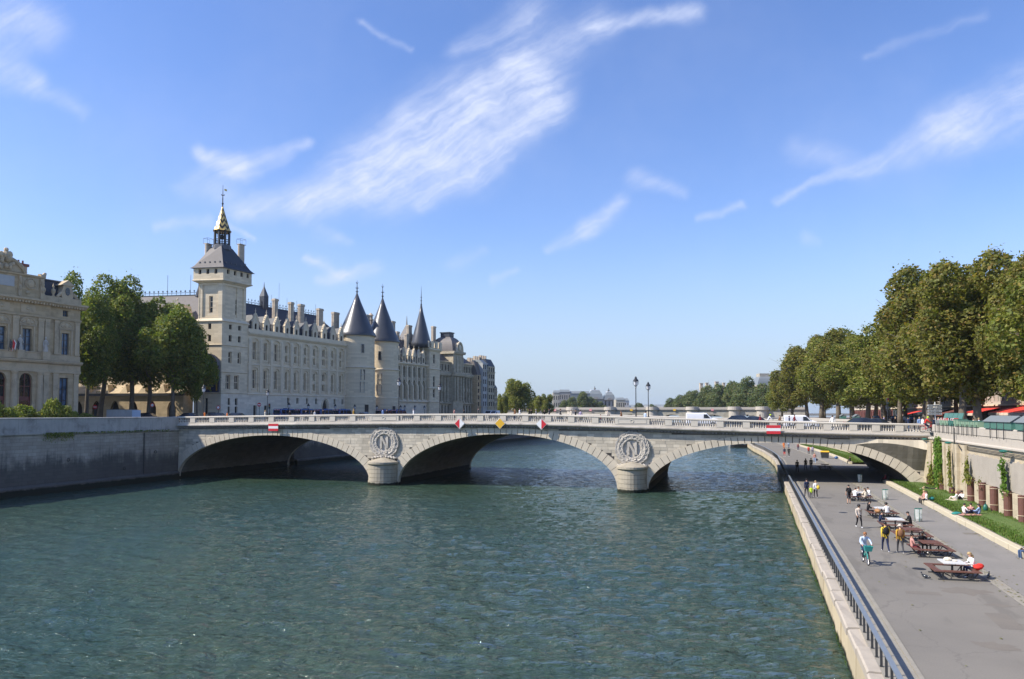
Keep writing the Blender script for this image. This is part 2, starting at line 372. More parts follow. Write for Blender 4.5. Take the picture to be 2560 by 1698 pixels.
M_FARD = stone('far_bridge_stone', (.5, .46, .37), (.4, .37, .3), 1.5, .6, .15, .25, streaks=.3, isl=.1, gs=.2)
M_KERB = stone('limestone_kerb', (.55, .48, .34), (.48, .43, .32), blocks=False, grime=.12, gc=(.25, .2, .12), isl=.12, streaks=.1, gs=1.5)
M_BEIGE = stone('beige_gable', (.62, .46, .28), (.56, .42, .26), .9, .35, .2, .12, streaks=.2, isl=0)
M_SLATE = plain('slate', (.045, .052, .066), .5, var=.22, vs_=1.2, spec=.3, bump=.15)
M_SLATEP = plain('sunlit_slate', (.155, .14, .13), .6, var=.18, vs_=.8, spec=.3, bump=.15)  # pale copy of slate: sunlight on the roofs put into the colour
M_CONE = plain('cone_slate', (.055, .058, .066), .36, var=.25, vs_=.9, spec=.55, bump=.12)
M_LEAD = plain('lead', (.11, .115, .125), .6, var=.15, spec=.25)
M_IRON = plain('dark_iron', (.02, .022, .025), .45, var=.2)
M_IRONG = plain('iron_green_grey', (.05, .065, .07), .45, var=.2)
M_GOLD = plain('gilding', (.62, .43, .12), .35, metal=.75, var=.15)
M_CLOCK = plain('clock_blue', (.02, .04, .12), .5, var=.1)
M_GLASS = glassmat('window_glass', (.012, .014, .018))
M_GLASSB = glassmat('blue_window_glass', (.05, .085, .13), .12)
M_FRAME = plain('window_frame', (.50, .46, .38), .6, var=.05)
M_FRAMED = plain('dark_window_frame', (.10, .095, .09), .6, var=.05)
M_DOOR = plain('dark_door', (.03, .025, .022), .5, var=.2)
M_DOORR = plain('red_brown_door', (.16, .05, .035), .5, var=.15)
M_BARK = plain('plane_bark', (.14, .115, .085), .9, var=.45, vs_=2.2, bump=.5)
M_PALEFAR = plain('far_pale_wall', (.5, .48, .45), .8)
M_WHITE = plain('white_paint', (.80, .80, .79), .35, var=.03)
M_TABLE = plain('white_table_top', (.60, .60, .58), .5, var=.08)
M_RED = plain('red_paint', (.60, .03, .04), .35, var=.05)
M_YEL = plain('yellow_paint', (.72, .42, .03), .35, var=.05)
M_RAIL = plain('blue_grey_rail', (.17, .20, .235), .5, var=.1, spec=.6)
M_RAILP = plain('dark_post', (.035, .038, .042), .45, var=.15)
M_WOOD = plain('red_brown_wood', (.135, .058, .038), .55, var=.2, vs_=5, isl=.15)
M_RUST = plain('rusty_planter', (.13, .055, .04), .7, var=.3, vs_=3, bump=.3)
M_ROPE = plain('rope', (.6, .5, .35), .8)
M_GREEN = plain('bookstall_green', (.06, .17, .13), .45, var=.15, vs_=2)
M_GREENP = plain('faded_bookstall_green', (.20, .30, .20), .5, var=.12, vs_=2)
M_GREENL = plain('lamp_green', (.02, .13, .10), .35)
M_ROOFZ = plain('zinc_roof', (.20, .22, .22), .4, var=.1)
M_GREY = plain('pale_grey_panel', (.42, .42, .40), .6, var=.1)
M_AWN = plain('red_awning', (.75, .05, .03), .7, var=.05)
M_AWNW = plain('cream_awning', (.75, .62, .5), .7, var=.05)
M_SIGN = plain('white_sign_panel', (.62, .64, .62), .4, var=.05)
M_SIGNT = plain('sign_lettering', (.05, .06, .07), .5)
M_TYRE = plain('tyre', (.02, .02, .02), .8); M_RIM = plain('rim', (.4, .4, .42), .3, metal=.6)
M_CARG = glassmat('car_glass', (.015, .02, .028), .04)
M_LAMPG = plain('lantern_glass', (.62, .64, .68), .15, var=.05, spec=.8)
M_LITW = plain('white_car_paint', (.80, .81, .83), .22, var=.02, spec=.6)
M_BLUEV = plain('police_blue', (.02, .09, .26), .25, var=.05, spec=.6)
M_NAVY = plain('navy_car', (.02, .03, .055), .2, var=.05, spec=.7); M_DKGREY = plain('dark_grey_car', (.04, .045, .05), .2, var=.05, spec=.7)
M_TAIL = plain('tail_lamp', (.4, .01, .01), .3); M_HEAD = plain('headlamp', (.7, .72, .75), .15)
M_LEAFR = leafmat('plane_leaves', (.15, .165, .038), (.225, .21, .05), (.29, .2, .06), .48)
M_LEAFG = leafmat('green_leaves', (.14, .175, .033), (.22, .225, .045), (.27, .22, .055), .38)
M_LEAFL = leafmat('dark_plane_leaves', (.10, .155, .028), (.2, .225, .038), (.28, .26, .05), .36)
M_LEAFF = leafmat('far_leaves', (.10, .15, .055), (.155, .175, .06), (.2, .17, .065), .36)
M_IVY = leafmat('climber_leaves', (.08, .17, .02), (.13, .22, .03), (.2, .26, .05))
def groundmat(name, c, c2, sc_=.4, fine=14, bump=.12, rough=.9, crack=0.0):
    m, t, p = newmat(name); pos = t.new('NewGeometry').outputs['Position']
    k = t.mix(t.ramp(t.noise(pos, sc_, 5, .6), .3, .7), c, c2)
    f = t.math('MULTIPLY_ADD', t.noise(pos, fine, 3, .7), .5, .75); k = t.mix(1., k, t.cxyz(f, f, f), 'MULTIPLY')
    if crack:
        wv = t.ramp(t.noise(t.vmath('MULTIPLY', pos, (.5, .12, 1)), 1.1, 5, .6), .56, .64); k = t.mix(t.math('MULTIPLY', wv, crack), k, tuple(q * .62 for q in c))
        v_ = t.new('TexVoronoi', dict(feature='DISTANCE_TO_EDGE'), Vector=t.vmath('ADD', pos, t.vmath('MULTIPLY', t.noise(pos, 1.5, 3, .6, 1), (.9, .9, 0))), Scale=.16)
        k = t.mix(t.ramp(v_.outputs[0], .006, .001, 0, .3), k, tuple(q * .45 for q in c))
    t.put(p.inputs['Base Color'], k); p.inputs['Roughness'].default_value = rough
    b = t.new('Bump', Strength=bump, Distance=.03, Height=t.noise(pos, fine * 2, 4, .7)); t.l.new(b.outputs[0], p.inputs['Normal'])
    return m
M_ASPH = groundmat('path_asphalt', (.20, .183, .155), (.172, .158, .135), .25, 20, crack=.5)
M_PAVE = groundmat('pavement_asphalt', (.225, .21, .19), (.2, .188, .17), .4, 20, crack=.25)
M_ROAD = groundmat('road_asphalt', (.06, .06, .062), (.05, .05, .05), .4, 18)
M_STRIP = groundmat('paved_strip', (.29, .265, .215), (.25, .23, .19), 1.5, 9)
M_GRAVEL = groundmat('gravel_strip', (.21, .18, .15), (.15, .13, .11), 3, 30, .4)
M_GRASSB = groundmat('lawn_soil', (.075, .13, .022), (.10, .15, .03), .8, 25, .5)
M_LBANK = groundmat('pale_paving', (.36, .34, .30), (.30, .285, .26), .3, 8)
M_EARTH = groundmat('earth', (.12, .1, .08), (.1, .1, .07), .5, 9)

# river: green murk below, wind ripples above
m, t, p = newmat('river_water'); M_WATER = m
pos = t.new('NewGeometry').outputs['Position']
pr = t.new('VectorRotate', dict(rotation_type='Z_AXIS'), Vector=pos, Angle=R(-12)).outputs[0]
n1 = t.noise(t.vmath('MULTIPLY', pr, (.55, 1.15, 1)), 1.0, 3, .55, dist=.6)
n2 = t.noise(t.vmath('MULTIPLY', pr, (1.6, 3.0, 1)), 1.0, 4, .6, dist=.8)
n3 = t.noise(t.vmath('MULTIPLY', pr, (.06, .035, 1)), 1.0, 4, .55)
hgt = t.math('ADD', t.math('MULTIPLY', n1, .62), t.math('MULTIPLY', n2, .3))
amp = t.math('MULTIPLY_ADD', t.ramp(n3, .3, .7), .5, .65)
hgt = t.math('MULTIPLY', hgt, amp)
hgt = t.math('MULTIPLY', hgt, t.ramp(t.xyz(pos)[1], -40, 10, 1.0, .6))
b = t.new('Bump', Strength=1.0, Distance=1.0, Height=hgt); t.l.new(b.outputs[0], p.inputs['Normal'])
t.put(p.inputs['Base Color'], t.mix(t.ramp(n3, .3, .7), (.024, .055, .042), (.040, .068, .044)))
p.inputs['Roughness'].default_value = .06; p.inputs['IOR'].default_value = 1.38; p.inputs['Specular IOR Level'].default_value = .5
# ================================================================ SETTING
def qx(y):
    """sideways drift of the right-bank quay downstream of the bridge"""
    return float(np.interp(y, [-400, 48, 64, 85, 106, 126, 200, 300, 420], [0, 0, -.6, -2.0, -3.9, -5.2, -9.5, -15, -20]))
YS = [-112, -90, -70, -50, -30, -10, 0, 15, 30, 48, 56, 64, 74, 85, 95, 106, 116, 126, 150, 200, 260, 320]
PZ = 1.5                                             # height of the riverside path
def strip(x0, x1, z, ys=YS):
    mb = MB()
    for a, b in zip(ys[:-1], ys[1:]): mb.poly([(x0 + qx(a), a, z), (x1 + qx(a), a, z), (x1 + qx(b), b, z), (x0 + qx(b), b, z)])
    return mb
m_ = MB()
RX0, RX1, RY0, RY1 = -34., 54., -93., 118.
for x0, x1, y0, y1 in ((-260, 260, -170, RY0), (-260, RX0, RY0, RY1), (RX1, 260, RY0, RY1), (-260, 260, RY1, 480)): m_.poly([(x0, y0, 0), (x1, y0, 0), (x1, y1, 0), (x0, y1, 0)])
m_.build('river', M_WATER, kind='structure')
# rippled water in front of and under the bridge: real wavelets
rg = np.random.default_rng(5); nx_, ny_ = 330, 560
gx, gy = np.meshgrid(np.linspace(RX0, RX1, nx_), RY0 + (RY1 - RY0) * (.5 * np.linspace(0, 1, ny_) + .5 * np.linspace(0, 1, ny_) ** 2))
hz_ = np.zeros_like(gx)
for k_ in range(70):
    lam = float(np.exp(rg.uniform(math.log(.8), math.log(3.6)))); th = rg.normal(math.pi / 2 - .35, .62); am = .0050 * lam ** .8 * rg.uniform(.5, 1.3); kx, ky = 2 * math.pi / lam * math.cos(th), 2 * math.pi / lam * math.sin(th)
    mod = .55 + .6 * np.sin(gx * rg.uniform(.03, .12) + gy * rg.uniform(-.1, .1) + rg.uniform(0, 6.3)) ** 2
    ph = kx * gx + ky * gy + rg.uniform(0, 6.3) + .8 * np.sin(.21 * gx + .17 * gy * rg.uniform(.5, 1.5) + rg.uniform(0, 6.3)); hz_ += am * mod * (np.sin(ph) + .25 * np.sin(2 * ph + 1))
edge = np.minimum(np.minimum((gx - RX0), (RX1 - gx)), np.minimum(gy - RY0, (RY1 - gy) / 12)); hz_ *= np.clip(edge / 2.0, 0, 1) * np.interp(gy, [-45, 0], [1.0, .5])
me = bpy.data.meshes.new('river'); co = np.stack([gx, gy, hz_], -1).reshape(-1, 3); me.vertices.add(len(co)); me.vertices.foreach_set('co', co.ravel().astype(np.float32))
ii = (np.arange(ny_ - 1)[:, None] * nx_ + np.arange(nx_ - 1)[None, :]).ravel(); q_ = np.stack([ii, ii + 1, ii + nx_ + 1, ii + nx_], 1)
me.loops.add(q_.size); me.loops.foreach_set('vertex_index', q_.ravel()); me.polygons.add(len(q_)); me.polygons.foreach_set('loop_start', np.arange(len(q_)) * 4); me.polygons.foreach_set('loop_total', np.full(len(q_), 4)); me.polygons.foreach_set('use_smooth', np.ones(len(q_), bool)); me.materials.append(M_WATER); me.update(calc_edges=True)
link('river', me, kind='structure')
LX = -32.5                                           # river face of the left quay
m_ = MB(); m_.poly([(-4000, -600, 8.15), (LX - .9, -600, 8.15), (LX - .9, 430, 8.15), (-4000, 430, 8.15)]); m_.build('left_bank_ground', M_LBANK, kind='structure')
m_ = MB(); m_.poly([(-4000, 430, 8.1), (4000, 430, 8.1), (4000, 6000, 8.1), (-4000, 6000, 8.1)]); m_.build('far_ground', M_EARTH, kind='structure')
m_ = MB()
for a, b in zip(YS[:-1], YS[1:]): m_.poly([(69.3 + qx(a), a, 7.5), (4000, a, 7.5), (4000, b, 7.5), (69.3 + qx(b), b, 7.5)])
m_.poly([(54, 320, 7.5), (4000, 320, 7.5), (4000, 430, 7.5), (48, 430, 7.5)])
m_.build('right_bank_ground', M_PAVE, kind='structure')
m_ = MB(); m_.poly([(-420, -1, 8.156), (LX - 3.2, -1, 8.156), (LX - 3.2, 31, 8.156), (-420, 31, 8.156)]); m_.poly([(-47, 31.004, 8.156), (LX - 3.2, 31.004, 8.156), (LX - 3.2, 420, 8.156), (-26, 420, 8.156)]); m_.build('left_bank_road', M_ROAD, kind='structure')
m_ = MB(); m_.poly([(78.5, -112, 7.506), (90, -112, 7.506), (90, 320, 7.506), (78.5, 320, 7.506)]); m_.build('right_bank_road', M_ROAD, kind='structure')
# riverside path: gutter slab, asphalt, paved strip, pavement
strip(53.9, 54.1, PZ - .09).build('gutter', M_GRAVEL, kind='structure')
strip(54.62, 60.55, PZ).build('path', M_ASPH, kind='structure')
strip(60.55, 61.15, PZ + .006).build('paved_strip', M_STRIP, kind='structure')
strip(61.15, 68.8, PZ + .012).build('pavement', M_PAVE, kind='structure')
m_ = MB()
for a, b in zip(YS[:-1], YS[1:]):
    for x0, x1, z0, z1 in ((53.46, 53.97, -1, PZ - .03), (54.03, 54.475, -1, PZ - .02), (54.48, 54.62, PZ - .3, PZ + .03)):
        m_.loft([[(x0 + qx(y), y, z0), (x1 + qx(y), y, z0), (x1 + qx(y), y, z1), (x0 + qx(y), y, z1)] for y in (a, b)])
m_.build('quay_edge', M_STRIP, kind='structure')
# mended patches and an iron cover in the asphalt
M_PATCH = groundmat('mended_asphalt', (.18, .16, .132), (.16, .143, .12), .8, 22); M_DAMP = groundmat('damp_asphalt', (.178, .158, .13), (.165, .145, .12), .9, 20)
for k_, (x, y, w_, l_, mm) in enumerate(((58.6, -63.5, .9, 2.6, M_PATCH), (56.2, -58.2, 1.5, .7, M_PATCH), (57.2, -33.0, 1.2, 3.2, M_PATCH), (55.8, -24, .8, 1.6, M_PATCH), (63.2, -38, 1.4, .9, M_PATCH))):
    b_ = MB(); b_.poly([(x, y, PZ + .004 + .013 * (x > 61.15)), (x + w_, y + .05, PZ + .004 + .013 * (x > 61.15)), (x + w_ - .05, y + l_, PZ + .004 + .013 * (x > 61.15)), (x + .03, y + l_ - .06, PZ + .004 + .013 * (x > 61.15))]); b_.build('asphalt_patch', mm, kind='structure')
rng = random.Random(33)
for x, y, r in ((58.9, -56.9, .75), (60.0, -62.5, .42), (57.7, -66, .5), (56.4, -44, .5), (59.6, -59.4, .35)):
    b_ = MB(); b_.poly([(x + r * rng.uniform(.5, 1.3) * 1.5 * math.cos(a), y + r * rng.uniform(.5, 1.3) * math.sin(a), PZ + .004) for a in np.linspace(0, 6.283, 19)[:-1]]); b_.build('damp_stain', M_DAMP, kind='structure')
for x, y in ((57.9, -51.8), (56.6, -28)):
    b_ = MB(); b_.loft([[(x + .34 * math.cos(a), y + .34 * math.sin(a), z) for a in np.linspace(0, 6.283, 19)[:-1]] for z in (PZ - .02, PZ + .008)]); tag(b_.build('manhole_cover', M_IRON), 'round iron cover in the asphalt ' + ('left of the cyclist lane by the tables' if y < -40 else 'ahead of the walking woman'), 'manhole cover')
b_ = MB()
for _ in range(1500):
    y = rng.uniform(-70, 45); x = 60.85 + rng.gauss(0, .22) if rng.random() < .6 else (64.1 - abs(rng.gauss(0, .15)) if rng.random() < .7 else rng.uniform(55, 64)); a = rng.uniform(0, 6.3); s_ = rng.uniform(.03, .07); z = PZ + .022
    b_.poly([(x + s_ * math.cos(a + q) + qx(y), y + s_ * math.sin(a + q), z + rng.uniform(0, .02)) for q in (0, 1.6, 3.1, 4.7)])
b_.build('fallen_leaves', M_LEAFR, kind='stuff')
# lawns behind the kerb
def lawn(y0, y1, name):
    ys = np.linspace(y0, y1, 26); mb = MB(); rng = random.Random(3)
    W = [64.75, 65.6, 66.5, 67.4, 68.45]
    H = [[PZ + .3 + rng.uniform(-.03, .04) + (.12 if i in (2, 3) else 0) for i in range(5)] for _ in ys]
    for j in range(len(ys) - 1):
        for i in range(4): mb.poly([(W[i] + qx(ys[j]), ys[j], H[j][i]), (W[i + 1] + qx(ys[j]), ys[j], H[j][i + 1]), (W[i + 1] + qx(ys[j + 1]), ys[j + 1], H[j + 1][i + 1]), (W[i] + qx(ys[j + 1]), ys[j + 1], H[j + 1][i])])
    o = mb.build(name, M_GRASSB, smooth=True, kind='structure')
    g = MB(); n = int(330 * (y1 - y0))
    for _ in range(n):
        x, y = rng.uniform(64.8, 68.3), rng.uniform(y0, y1); a = rng.uniform(0, 6.3); hh = rng.uniform(.05, .13); dx, dy = .05 * math.cos(a), .05 * math.sin(a); z = PZ + .3
        g.poly([(x - dx + qx(y), y - dy, z), (x + dx + qx(y), y + dy, z), (x + dy * .6 + qx(y), y + dx * .5, z + .08 + hh)])
    g.build('grass', M_GRASSL, kind='stuff')
M_GRASSL = leafmat('grass_blades', (.075, .14, .02), (.10, .165, .028), (.16, .17, .05), .2)
lawn(-60, 3.8, 'lawn'); lawn(38, 112, 'lawn')

# ---------------------------------------------------------------- low kerb wall along the lawn
def kerb_wall(y0, y1, label):
    t_ = thing('kerb_wall', label, 'kerb', (64.2, y0, PZ))
    y = y0; rng = random.Random(int(y0) + 90)
    while y < y1:
        L = rng.uniform(2.2, 3.2); e = min(y1, y + L)
        b_ = MB(); q0, q1 = qx(y), qx(e); dz = rng.uniform(-.015, .02); dx = rng.uniform(-.02, .02)
        b_.loft([[(dx + q, v, 0), (.42 + q, v, 0), (.42 + q, v, .36 + dz), (.03 + dx + q, v, .36 + dz), (dx + q, v, .33 + dz)] for q, v in ((q0, y - y0 + .02), (q1, e - y0 - .02))])
        b_.build('kerb_stone', M_KERB, t_); y = e
    b_ = MB(); n = 12
    for i in range(n):
        a, b2 = (y1 - y0) * i / n, (y1 - y0) * (i + 1) / n
        b_.poly([(.42 + qx(a + y0), a, .33), (.62 + qx(a + y0), a, .33), (.62 + qx(b2 + y0), b2, .33), (.42 + qx(b2 + y0), b2, .33)])
    b_.build('gravel_edge', M_GRAVEL, t_)
kerb_wall(-62, 3.9, 'pale limestone kerb wall edging the lawn in front of the bridge')
kerb_wall(38, 112, 'pale limestone kerb wall edging the lawn beyond the bridge arch')

# ---------------------------------------------------------------- river wall under the path
rw = thing('river_wall', 'yellowish limestone river wall with worn coping stones beside the path', 'river wall', (53, 0, 0))
rng = random.Random(11)
y = -112.0; k = 0
ys2 = []
while y < 300: ys2.append(y); y += rng.uniform(2.0, 2.9)
b_ = MB()
for a, b2 in zip(ys2[:-1], ys2[1:]):
    q0, q1 = qx(a), qx(b2); dx = rng.uniform(-.03, .03)
    b_.loft([[(-.02 + dx + q, v, -1.5), (.3 + q, v, -1.5), (.3 + q, v, 1.12), (.05 + dx + q, v, 1.12)] for q, v in ((q0, a + .012), (q1, b2 - .012))])
    if b2 < 140:
        c_ = MB(); dz = rng.uniform(-.05, .05); dx = rng.uniform(-.04, .03); j = rng.uniform(-.02, .02)
        c_.loft([[(dx + q, v, 1.12), (.46 + q, v, 1.12), (.46 + q, v, 1.44 + dz + j * s_), (.06 + dx + q, v, 1.44 + dz - j * s_), (dx + q, v, 1.38 + dz - j * s_)] for q, v, s_ in ((q0, a + .03, 1), (q1, b2 - .03, -1))])
        c_.build('coping_stone', M_COPE, rw)
b_.build('wall_face', M_RQ, rw)
# weeds on the waterline
g = MB()
for _ in range(2600):
    y = rng.uniform(-85, 45) if rng.random() < .8 else rng.uniform(-85, -20)
    if mnoise.noise((y * .35, 3, 0)) < -.08: continue
    h0 = rng.uniform(-.02, .32); a = rng.uniform(0, 6.3); s_ = rng.uniform(.03, .09)
    c0 = Vector((52.93 + qx(y), y, h0)); u = Vector((-.5 * abs(math.cos(a)), math.sin(a), .5)) * s_; v_ = Vector((-.2, -math.cos(a), math.sin(a))) * s_
    g.poly([c0 - v_, c0 + u, c0 + v_ + u * .4])
g.build('waterline_weeds', M_IVY, rw, loc=(-53, 0, 0), kind='stuff')

# ---------------------------------------------------------------- railing
rl = thing('quay_railing', 'blue grey steel railing with flat top rail along the river path', 'railing', (53.54, 0, PZ))
pm = MB(); pm.box(-.04, .04, -.014, .014, -.1, .72); pm.box(-.05, .05, -.05, .05, -.02, 0.0); post_me = pm.mesh('railing_post', M_RAILP)
y = -100.5; n = 0
while y < 128:
    link('post', post_me, rl, (qx(y), y, 0)); y += 1.03 if y < 60 else 1.6
b_ = MB()
ysr = [v for v in YS if -112 <= v <= 126]
for x0, x1, z0, z1, mm in ((-.08, .08, .70, .745, 0),):
    b2_ = MB()
    for a, b in zip(ysr[:-1], ysr[1:]):
        b2_.loft([[(x0 + qx(v), v, z0), (x1 + qx(v), v, z0), (x1 + qx(v), v, z1), (x0 + qx(v), v, z1)] for v in (a, b)], 0, True, a == ysr[0], b == ysr[-1])
    if mm == 0: b2_.build('top_rail', M_RAIL, rl)
# ---------------------------------------------------------------- left quay wall
lq = thing('left_quay_wall', 'tall grimy grey quay wall in shade on the left bank', 'quay wall', (LX, 0, 0))
b_ = MB(); b_.box(-.9, 0, -160, -2.6, -2, 7.0); b_.box(-.9, -.0, 27.6, 430, -2, 7.0); b_.build('wall_face', M_LQ, lq)
b_ = MB(); b_.loft([[(-.2, y, -2), (.55, y, -2), (.55, y, .95), (.3, y, 1.15), (-.2, y, 1.15)] for y in (-160, -2.9)]); b_.loft([[(-.2, y, -2), (.55, y, -2), (.55, y, .95), (.3, y, 1.15), (-.2, y, 1.15)] for y in (28, 300)]); b_.build('footing_ledge', M_LQ, lq)
b_ = MB()
for y0, y1 in ((-160, -2.62), (27.62, 420)): b_.loft([[(-.7, y, 7.0), (.0, y, 7.0), (.22, y, 7.2), (.22, y, 7.42), (-.7, y, 7.42)] for y in (y0, y1)])
b_.build('string_course', M_LQP, lq)
rng = random.Random(5)
for y0, y1 in ((-112, -2.65), (27.65, 200)):
    y = y0
    while y < y1:
        e = min(y1, y + rng.uniform(1.7, 2.6)); c_ = MB(); dz = 9.2 if y < 0 else 9.1
        c_.loft([[(-.62, v, 7.42), (.04, v, 7.42), (.04, v, dz - .2), (.1, v, dz - .17), (.1, v, dz - .04), (.0, v, dz), (-.6, v, dz), (-.68, v, dz - .05)] for v in (y + .012, e - .012)]); c_.build('parapet_stone', M_LQP, lq); y = e
# drain pipe and mooring rings
b_ = MB(); b_.tube([(.07, -9.5, 7.0), (.07, -9.5, 1.2)], .07); b_.build('drain_pipe', M_IRON, lq)
for yy, zz in ((-7.3, 4.2), (-22, 3.9), (-13, 2.2)):
    b_ = MB(); b_.tube([(.08, yy + .2 * math.sin(a), zz + .2 * math.cos(a)) for a in np.linspace(0, 6.28, 13)], .035); b_.build('mooring_ring', M_IRON, lq)
g = MB()
for _ in range(900):
    y = rng.uniform(-25.5, -21.5) if rng.random() < .5 else rng.uniform(-26, -5)
    z = 7.35 - abs(rng.gauss(0, .25)) * (1.6 if y < -21.5 else .4); s_ = rng.uniform(.05, .13); a = rng.uniform(0, 6.3)
    c0 = Vector((.2 + rng.uniform(0, .2), y, z)); u = Vector((.4, math.cos(a), math.sin(a))) * s_; v_ = Vector((.2, -math.sin(a), math.cos(a))) * s_
    g.poly([c0 - v_, c0 + u, c0 + v_])
g.build('wall_weeds', M_LEAFL, lq, kind='stuff')

# ---------------------------------------------------------------- right retaining wall
WX = 68.45
wl = thing('right_quay_wall', 'high pale limestone retaining wall with cement patch above the lawn', 'quay wall', (WX, 0, 0))
b_ = MB()
ysw = [v for v in YS if v <= 320]
for a, b in zip(ysw[:-1], ysw[1:]):
    b_.loft([[(-.12 + qx(v), v, 1.2), (.8 + qx(v), v, 1.2), (.8 + qx(v), v, 7.0), (.0 + qx(v), v, 7.0)] for v in (a, b)], 0, True, a == ysw[0], b == ysw[-1])
b_.build('wall_face', M_RW, wl)
b_ = MB()
for a, b in zip(ysw[:-1], ysw[1:]):
    b_.loft([[(.02 + qx(v), v, 6.78), (-.16 + qx(v), v, 6.9), (-.16 + qx(v), v, 7.02), (-.05 + qx(v), v, 7.1), (.8 + qx(v), v, 7.1)] for v in (a, b)])
b_.build('string_course', M_RWP, wl)
rng = random.Random(15)
for y0, y1 in ((-95, -2.6), (28.5, 200)):
    y = y0
    while y < y1:
        e = min(y1, y + rng.uniform(1.6, 2.3)); c_ = MB(); q0, q1 = qx(y), qx(e)
        c_.loft([[(.02 + q, v, 7.1), (.55 + q, v, 7.1), (.55 + q, v, 7.78), (.02 + q, v, 7.78)] for q, v in ((q0, y + .01), (q1, e - .01))])
        c_.loft([[(-.04 + q, v, 7.785), (.6 + q, v, 7.785), (.6 + q, v, 8.42), (.5 + q, v, 8.5), (.05 + q, v, 8.5), (-.04 + q, v, 8.42)] for q, v in ((q0, y + .01 + .4 * (y > y0)), (q1, e - .01 + .4))])
        c_.build('parapet_stone', M_RWP, wl); y = e
# cement-rendered panel with a scalloped head
b_ = MB(); ya, yb = -45., -16.9; n = 60
for i in range(n):
    for (u, v_) in ((i / n, (i + 1) / n),):
        y0, y1 = ya + (yb - ya) * u, ya + (yb - ya) * v_
        f0, f1 = (6.15 - .18 * abs(math.sin(y * 2.3)) for y in (y0, y1))
        g0 = 3.75 if y0 < -20 else 4.0
        x_ = lambda z: -.09 - .12 * (7 - z) / 5.8 - .0
        b_.loft([[(x_(g0) + .06, y, g0), (x_(g0), y, g0), (x_(ff), y, ff), (x_(ff) + .06, y, ff)] for y, ff in ((y0, f0), (y1, f1))], 0, True, i == 0, i == n - 1)
b_.build('cement_patch', M_CEM, wl)
for y in (-8.6, -10.2, -13.7, -16.7):
    b_ = MB(); b_.box(-.34, .1, y - .42, y + .42, 1.4, 6.75); b_.build('pilaster', M_RW, wl)
for y in (-17.5, -20.9, -24.5, -28.0, -31.5, -35.0):
    b_ = MB(); b_.box(-.3, .1, y - .95, y + .95, 1.4, 3.72 + .2 * (y > -20)); b_.build('wall_pier', M_RW, wl)
b_ = MB(); b_.tube([(-.2, -12.8, 8.3), (-.2, -12.8, 1.7)], .045); b_.tube([(-.2, -12.6, 8.0), (-.2, -12.6, 4.5)], .03); b_.build('downpipe', M_IRON, wl)
b_ = MB(); b_.tube([(-.1, -12.9, 7.0), (-.18, -14.6, 6.5), (-.16, -16.4, 5.85), (-.16, -16.5, 5.0)], .05); b_.tube([(-.1, -2.8, 6.95), (-.16, -4.3, 6.2)], .04); b_.build('cable', M_IRON, wl)
b_ = MB()
for zz in (6.72, 6.62, 6.5, 6.42): b_.tube([(-.14, -16.5, zz), (-.13, -30, zz), (-.13, -60, zz)], .025, 5)
b_.build('cable', M_IRON, wl)
# ================================================================ STONE BRIDGE (local frame: x along the bridge, y across downstream)
BRZ = math.atan2(2.5, 101.6); BW = 30.0
bridge = thing('stone_bridge', 'three arched pale stone bridge with balustrade and N wreaths over the river', 'bridge', (-33, -2.5, 0), BRZ)
_zx = [-12, -.5, 4, 17, 30, 44, 52, 58.8, 66, 74, 85, 94, 102, 112]; _zz = [9.18, 9.21, 9.28, 9.45, 9.60, 9.68, 9.66, 9.56, 9.36, 9.12, 8.83, 8.66, 8.53, 8.45]
def zt(t):
    return sum(float(np.interp(t + d, _zx, _zz)) for d in (-3, 0, 3)) / 3
ARCH = [(16.1, 15.75, .3, 6.56), (51.15, 14.95, .3, 7.0), (85.0, 15.05, .3, 6.25)]
EX, EZ = 1.55, .93
def ellz(a, t, ext=0):
    c, hw, z0, zc = a
    hw2, h2 = hw + EX * ext, zc - z0 + EZ * ext
    u = (t - c) / hw2
    return z0 + h2 * math.sqrt(max(0, 1 - u * u)) if abs(u) <= 1 else None
def T1(t): return (t, )
# core wall behind the facing, both faces
for yy, nm in ((.09, 0), (BW - .09, 1)):
    b_ = MB(); N = 206
    for i in range(N):
        t0, t1 = -1 + 103.2 * i / N, -1 + 103.2 * (i + 1) / N
        def low(t):
            for a in ARCH:
                z = ellz(a, t, .5)
                if z is not None: return z
            return -1.5
        b_.poly([(t0, yy, low(t0)), (t1, yy, low(t1)), (t1, yy, zt(t1) - 1.5), (t0, yy, zt(t0) - 1.5)])
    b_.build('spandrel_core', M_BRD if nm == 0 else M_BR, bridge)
# facing blocks
b_ = MB(); rng = random.Random(21); z = -.9; row = 0
while z < 8.4:
    h = .40; t = -.35 - (row % 2) * .5
    while t < 101.6:
        L = rng.uniform(.75, 1.25); tm, zm = t + L / 2, z + h / 2
        ok = zm < zt(tm) - 1.85 and t > -.4
        for a in ARCH:
            for tt in (t + .12, tm, t + L - .12):
                ze = ellz(a, tt, .72)
                if ze is not None and zm < ze: ok = False
        if ok and tm > 93.2 and z > 3.2: ok = zm > 6.2 or tm > 101.2
        if ok:
            d = rng.uniform(-.022, .018)
            b_.box(t + .008, min(t + L, 101.7) - .008, -.0 + d, .1, z + .008, z + h - .008)
        t += L
    z += h; row += 1
b_.build('facing_stones', M_BR, bridge, kind='stuff')
